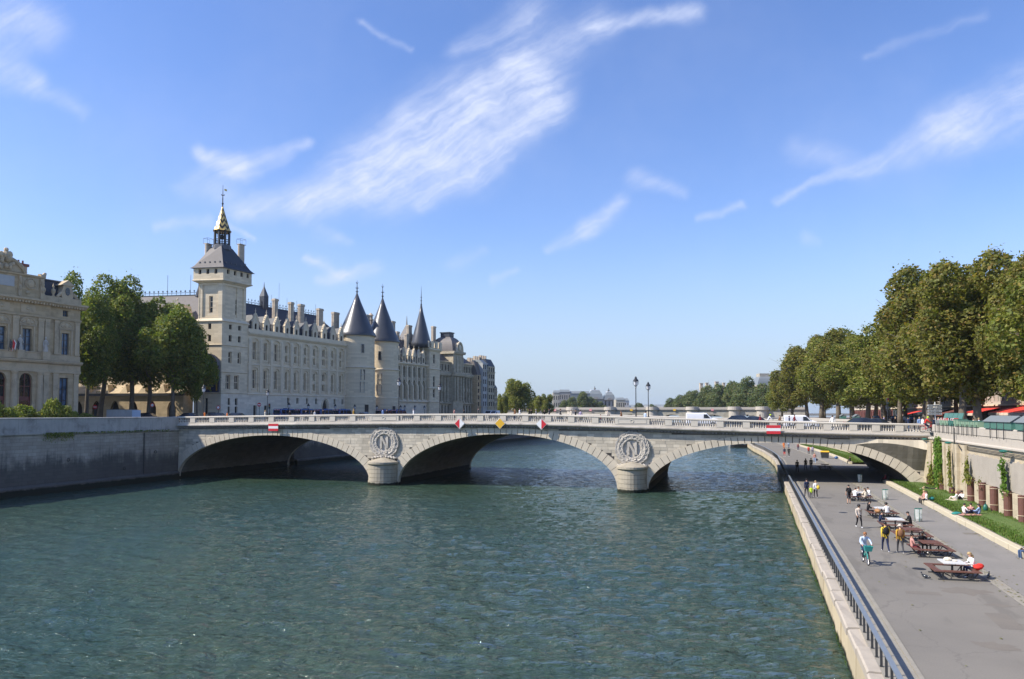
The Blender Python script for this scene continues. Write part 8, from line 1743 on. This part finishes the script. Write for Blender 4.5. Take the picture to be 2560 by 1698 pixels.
# cyclist with teal hire bicycle
cyx, cyy_, cyr = 55.38, -51.1, math.pi + .12
person('ginger haired man in pale blue shirt riding the teal bicycle', (cyx, cyy_, PZ), cyr, 'cycle', 'ltblue', 'navy', 'ginger', 0, h=1.76, shoes='black')
def bicycle(loc, rz, label, mat, basket=True):
    t_ = thing('bicycle', label, 'bicycle', loc, rz)
    for y, nm in ((-.52, 'w'), (.56, 'w')):
        M = MB(); M.tube([(0, y + .33 * math.cos(a), .35 + .33 * math.sin(a)) for a in np.linspace(0, 6.2832, 23)], .024, 5); o = M.build('wheel', M_TYRE, t_); M = MB(); M.tube([(0, y + .30 * math.cos(a), .35 + .30 * math.sin(a)) for a in np.linspace(0, 6.2832, 19)], .012, 4)
        for a in np.linspace(0, math.pi, 7)[:-1]: M.tube([(0, y + .3 * math.cos(a), .35 + .3 * math.sin(a)), (0, y - .3 * math.cos(a), .35 - .3 * math.sin(a))], .004, 3)
        M.build('rim', M_RIM, o)
    M = MB(); M.tube([(0, -.52, .35), (0, -.12, .36), (0, .38, .72), (0, .56, .35)], [.03, .045, .045, .03], 6); M.tube([(0, -.12, .36), (0, -.3, .92)], .03, 6); M.tube([(0, .38, .72), (0, .34, 1.02)], .028, 6); M.box(-.05, .05, -.8, -.3, .68, .72); M.build('frame', mat, t_)
    M = MB(); M.tube([(-.3, .42, 1.08), (-.2, .36, 1.05), (0, .34, 1.02), (.2, .36, 1.05), (.3, .42, 1.08)], .016, 5); M.build('handlebar', M_IRON, t_); M = MB(); M.ball((0, -.3, .95), (.09, .15, .05), 8, 4); M.build('saddle', M_IRON, t_)
    M = MB(); M.tube([(-.14, -.12, .36), (.14, -.12, .36)], .02, 5); M.box(-.2, -.1, -.12, .0, .19, .21); M.box(.1, .2, -.2, -.08, .5, .52); M.build('pedals', M_IRON, t_, kind='stuff')
    if basket: M = MB(); M.loft([[(-.16, .48, .78), (.16, .48, .78), (.16, .74, .78), (-.16, .74, .78)], [(-.22, .44, 1.06), (.22, .44, 1.06), (.22, .82, 1.06), (-.22, .82, 1.06)]], cap1=False); M.build('basket', M_TEAL2, t_)
M_TEAL2 = plain('teal_paint', (.03, .30, .27), .4)
bicycle((cyx, cyy_, PZ), cyr, 'teal hire bicycle with front basket ridden on the path', M_TEAL2)
# seated at the tables: on a bench at (dx, dy) from the table centre, turned inwards
def at_table(tx, ty, dx, dy, label, **k):
    person(label, (tx + dx, ty + dy, PZ - .03), math.atan2(dx, -dy) if True else 0, k.pop('pose', 'eat'), **k)
at_table(59.1, -53.5, 1.02, .25, 'blond woman in white top with a red jacket round her waist at the nearest table', top='white', legs='navy', hair='blond', long_=True, h=1.7)
t_ = thing('red_jacket', 'red jacket lying on the bench behind the blond woman', 'jacket', (60.2, -53.65, PZ + .46)); M = MB(); rng = random.Random(2)
for _ in range(7): M.ball((rng.uniform(-.16, .16), rng.uniform(-.3, .2), .08 + rng.uniform(0, .12)), (rng.uniform(.12, .2), rng.uniform(.12, .22), rng.uniform(.08, .14)), 8, 5)
M.build('cloth', CL['red'], t_, smooth=True)
t_ = thing('paper_bag', 'cream food bag and wrappers on the nearest white table', 'bag', (58.95, -53.3, PZ + .77)); M = MB(); M.ball((0, 0, .08), (.2, .15, .1), 8, 5); M.ball((.3, -.1, .03), (.12, .1, .04), 8, 4); M.build('paper', CL['cream'], t_)
at_table(59.35, -47.2, -1.0, -.15, 'person in pinkish clothes sitting on the left bench of a brown table', top='pink', legs='maroon', hair='black', skin=1, h=1.65, pose='sit')
at_table(59.35, -47.2, -.3, 1.0, 'dark clad person on the far bench of the brown table', top='black', legs='black', hair='black', skin=2, h=1.7)
at_table(59.1, -37.0, -1.0, .2, 'dark haired person in navy on the left of the white table', top='navy', legs='dkgrey', hair='black', h=1.7, long_=True)
at_table(59.1, -37.0, 1.02, .1, 'man in black on the right of the white table', top='black', legs='black', hair='black', h=1.76)
at_table(59.2, -30.2, -1.0, .3, 'woman in black with long hair on the left of the table with the tan bag', top='black', legs='black', hair='black', long_=True, h=1.68)
at_table(59.2, -30.2, .25, -1.0, 'curly haired person in white shirt seen from behind at the table with the tan bag', top='white', legs='dkgrey', hair='black', curly=True, h=1.7, skin=1, sleeve=False)
for dx, dy, lab, kk in ((-.45, -1.0, 'person in white shirt seen from behind at the crowded far table', dict(top='white', legs='navy', hair='black')), (.5, -1.0, 'woman in cream jacket seen from behind at the crowded far table', dict(top='cream', legs='beige', hair='brown', long_=True)), (1.0, .3, 'young man in white on the right bench of the crowded far table', dict(top='white', legs='jean', hair='black')), (.1, 1.0, 'woman with brown hair on the far side of the crowded far table', dict(top='beige', legs='jean', hair='brown', skin=1))): at_table(59.0, -17.8, dx, dy, lab, h=1.7, **kk)
# in the shade of the arch and beyond
person('dark figure walking alone under the arch, nearest the railing', P3(55.25, 17.1), .1, 'walk', 'black', 'black', 'black', 2, shoes='black'); person('left of two dark figures walking together under the arch', P3(56.65, 22.1), .1, 'walk', 'black', 'black', 'black', 1, long_=True, shoes='black', h=1.7); person('right of two dark figures walking together under the arch', P3(57.4, 22.4), 0., 'walk', 'navy', 'black', 'black', 1, shoes='black')
person('sunlit person in orange top beyond the arch', P3(55.9, 88), math.pi, 'walk', 'orange', 'orange', 'brown', 0, detail=False); person('person in red shorts with white bag walking behind the railing beyond the arch', P3(54.95, 57), math.pi, 'walk', 'navy', 'red', 'black', 1, detail=False, shorts=True); person('slim person all in black walking beyond the arch', P3(55.75, 57.3), math.pi, 'walk', 'black', 'black', 'black', 1, detail=False, h=1.8); person('person in grey blue top beyond the arch, beside the orange one', P3(57.2, 95), 0, 'walk', 'ltblue', 'jean', 'brown', 0, detail=False); person('person in maroon walking alone beyond the arch', P3(58.6, 81), math.pi, 'walk', 'maroon', 'navy', 'black', 2, detail=False); person('person in red top with dark bag beyond the arch', P3(59.8, 66), 0, 'walk', 'red', 'black', 'brown', 0, detail=False); person('person in lilac top beside the red one beyond the arch', P3(60.55, 66.3), 0, 'walk', 'lilac', 'dkgrey', 'black', 0, detail=False); person('woman in pink top and blue trousers carrying a blue bag at the shade edge', P3(59.0, 38.5), math.pi, 'walk', 'pink', 'blue', 'blond', 0, detail=False)
t_ = thing('tote_bag', 'dark blue bag carried by the woman in pink', 'bag', (59.32, 38.4, PZ + .45)); M = MB(); M.box(-.15, .15, -.06, .06, 0, .32); M.build('pouch', CL['navy'], t_); M = MB(); M.tube([(-.08, 0, .32), (0, 0, .5), (.08, 0, .32)], .012, 4); M.build('strap', CL['navy'], t_)
# on the kerb and the lawn
person('person in dark red sitting on the kerb end beside the abutment', (64.4, 3.2, PZ - .1), R(90), 'sit', 'maroon', 'black', 'black', 2, h=1.65); person('dark figure sitting on the kerb beyond the arch', (64.45, 39.2, PZ - .1), R(90), 'sit', 'black', 'black', 'black', 1)
person('woman in pale pink top sitting on the kerb, left of a pair', (64.42, -18.6, PZ - .1), R(100), 'sit', 'pink', 'dkgrey', 'blond', 0, sleeve=False); person('person in white top sitting on the kerb, right of a pair', (64.42, -19.6, PZ - .1), R(80), 'sit', 'white', 'black', 'brown', 0, sleeve=False)
person('man in grey shirt and blue jeans on the kerb at the right edge', (64.42, -46.7, PZ - .1), R(95), 'lean', 'grey', 'jean', 'black', 2, h=1.8)
for x, y, rz, lab, kk in ((65.2, -29.3, -1.2, 'person in white shirt sitting on the lawn, left of three', dict(top='white', legs='navy', hair='black')), (65.75, -28.9, -.2, 'person in pinkish top sitting on the lawn, middle of three', dict(top='pink', legs='black', hair='black')), (66.2, -29.4, .9, 'person in blue top sitting on the lawn, right of three', dict(top='blue', legs='navy', hair='black', long_=True)), (67.0, -18.8, 1.2, 'person in white leaning on the lawn, left of the two sunbathers', dict(top='white', legs='beige', hair='blond')), (67.55, -18.3, 2.2, 'person in white top and dark trousers on the lawn, right of the two sunbathers', dict(top='white', legs='black', hair='black'))): person(lab, (x, y, PZ + .3), rz, 'ground', **kk)
person('person in dark clothes lying on the lawn by the big climber', (66.9, -8.0, PZ + .3), 1.4, 'lie', 'black', 'black', 'black', 0, shorts=True)
M = MB(); M.box(-1.2, 1.2, -.75, .75, 0, .02); tag(M.build('picnic_blanket', CL['pink'], None, (65.75, -29.4, PZ + .40), .3), 'pinkish picnic blanket under the three people on the lawn', 'blanket'); M = MB(); M.box(-1.0, 1.0, -.5, .5, 0, .02); tag(M.build('picnic_towel', CL['cream'], None, (67.2, -18.7, PZ + .42), .5), 'pale towel under the two sunbathers', 'towel')
# ---------------------------------------------------------------- people on the bridge, behind the balustrade
BP = [(568, 3, 'orange', 'brown', 'person in orange passing the clock tower foot'), (512, 3, 'orange', 'black', 'person in orange jacket next to the leftmost street lamp'), (663, 3, 'cream', 'blond', 'person in cream beside the second street lamp'), (725, 3, 'black', 'black', 'dark dressed person before the first blue van'), (765, 3, 'navy', 'black', 'person in navy before the second blue van'), (779, 4, 'dkgrey', 'black', 'dark grey person beside the one in white before the third blue van'), (787, 3, 'white', 'black', 'person in white before the third blue van'), (808, 3, 'black', 'black', 'person in black before the gap of the third and fourth blue van'), (884, 3, 'ochre', 'blond', 'person in tan bending at the balustrade before the first round tower'), (957, 3, 'blue', 'black', 'person in pale blue before the second round tower'), (967, 4, 'black', 'black', 'person in black before the second round tower'), (1034, 3, 'white', 'grey', 'person in white before the gothic wing base'), (1136, 3, 'pink', 'brown', 'person in pink top before the court house'), (1160, 4, 'black', 'black', 'person in black before the court house end'),
    (1196, 4, 'dkgrey', 'black', 'person in dark grey before the beige gable'), (1287, 3, 'brown', 'black', 'person in brown left of the big round tree'), (1299, 3, 'white', 'brown', 'person in white before the big round tree'), (1323, 3, 'black', 'black', 'left of two people in black right of the round tree'), (1328, 4, 'black', 'brown', 'right of two people in black right of the round tree'), (1340, 3, 'grey', 'grey', 'grey dressed person right of the two in black'), (1361, 3, 'black', 'black', 'person in black coat above the right diamond board'), (1373, 4, 'dkgrey', 'black', 'bending person in dark clothes right of the right diamond board'), (1401, 3, 'dkgrey', 'brown', 'person leaning on the balustrade below the station domes, left'), (1428, 3, 'cream', 'grey', 'cream dressed person below the station domes'), (1439, 3, 'black', 'black', 'left of two people in black below the station domes'), (1451, 4, 'lilac', 'black', 'person in lilac below the right station dome'), (1501, 3, 'red', 'black', 'small child in red at the balustrade'), (1519, 4, 'beige', 'grey', 'person in beige beside the one in black coat'), (1523, 3, 'black', 'black', 'person in black coat right of the child in red'), (1553, 3, 'brown', 'brown', 'person in brown left of the two tall lamps'), (1613, 3, 'ltblue', 'black', 'person in pale blue shirt between the two tall lamps'),
    (1900, 3, 'maroon', 'black', 'person in dark red behind the navy car'), (1949, 3, 'brown', 'brown', 'person in brown before the second white van'), (1973, 2.5, 'navy', 'black', 'left of two dark walkers passing the second white van'), (1986, 2.5, 'maroon', 'black', 'right of two dark walkers passing the second white van'), (2081, 3, 'white', 'black', 'person dressed all in white before the trees')]
GB2 = 'people walking on the bridge'
for i, (px, y, top, hr, lab) in enumerate(BP):
    t, p = ground_b(px, y, -.98); person(lab, p, BRZ + (1.57 if i % 2 else -1.57) + (.8 if i % 5 == 0 else 0), 'walk' if i % 3 else 'stand', top, ('navy', 'black', 'jean')[i % 3] if top != 'white' or px < 2000 else 'white', hr, i % 2, h=1.15 if 'child' in lab else 1.62 + (i * 37 % 20) / 100, group=GB2, detail=False)
for px, y, top, hat, lab, mm in ((1925, 4.8, 'white', 'hivis', 'cyclist in white shirt and yellow helmet before the trees', M_NAVY), (2318, 3.0, 'red', 'hivis', 'cyclist in red top with lime helmet at the right end of the bridge', M_RED)):
    t, p = ground_b(px, y, -.98) if px < 2300 else (0, Vector(at_d(px, 86, 7.62))); rz = BRZ - 1.57; person(lab, p, rz, 'cycle', top, 'navy', hat=hat, group=GB2, detail=False); bicycle(tuple(p), rz, 'bicycle ridden by the ' + ' '.join(lab.split()[:8]), mm, False)
# right bank pavement crowd
RP = [(2150, 112, 'black', 'dark walker behind the dark grey car'), (2205, 105, 'pink', 'person in pink by the traffic light'), (2238, 100, 'black', 'person in black right of the traffic light'), (2270, 98, 'navy', 'person in navy left of the scooter riders'), (2286, 95, 'dkgrey', 'person in grey in the crossing crowd'), (2298, 96, 'blue', 'person in blue in the crossing crowd'), (2306, 93, 'white', 'person in white in the crossing crowd, left of the red cyclist'), (2334, 90, 'navy', 'person in navy below the direction signs'), (2346, 89, 'black', 'person in black below the direction signs'), (2360, 88, 'grey', 'person in grey behind the open book boxes'), (2385, 84, 'brown', 'person in brown browsing the open book boxes'), (2400, 86, 'black', 'person in black behind the open book boxes'), (2415, 82, 'white', 'person in white behind the teal book box'), (2433, 80, 'cream', 'person in cream looking over the faded book boxes'), (2447, 80, 'ltblue', 'tall person in pale shirt behind the faded book boxes'), (2466, 78, 'beige', 'person in beige between trunk and roofed stall'), (2180, 108, 'red', 'person in red under the trees left of the traffic light'), (2210, 125, 'lilac', 'person in lilac deeper under the trees')]
for i, (px, D, top, lab) in enumerate(RP): person(lab, at_d(px, D, 7.52), i * 1.9, 'walk' if i % 2 else 'stand', top, ('jean', 'black', 'navy')[i % 3], ('black', 'brown', 'blond')[i % 3], i % 3 if i % 3 < 2 else 0, group='people on the right bank pavement', detail=False)
# ================================================================ AIR
m = bpy.data.materials.new('haze'); m.use_nodes = True; t = NT(m.node_tree); t.n.clear()
v_ = t.new('VolumePrincipled'); v_.inputs['Color'].default_value = (.86, .92, 1.0, 1); v_.inputs['Density'].default_value = .00008; v_.inputs['Anisotropy'].default_value = .3
o_ = t.new('OutputMaterial'); t.l.new(v_.outputs[0], o_.inputs['Volume'])
M = MB(); M.box(-4200, 4200, -700, 6200, -2.6, 64); M.build('haze', m, kind='stuff')
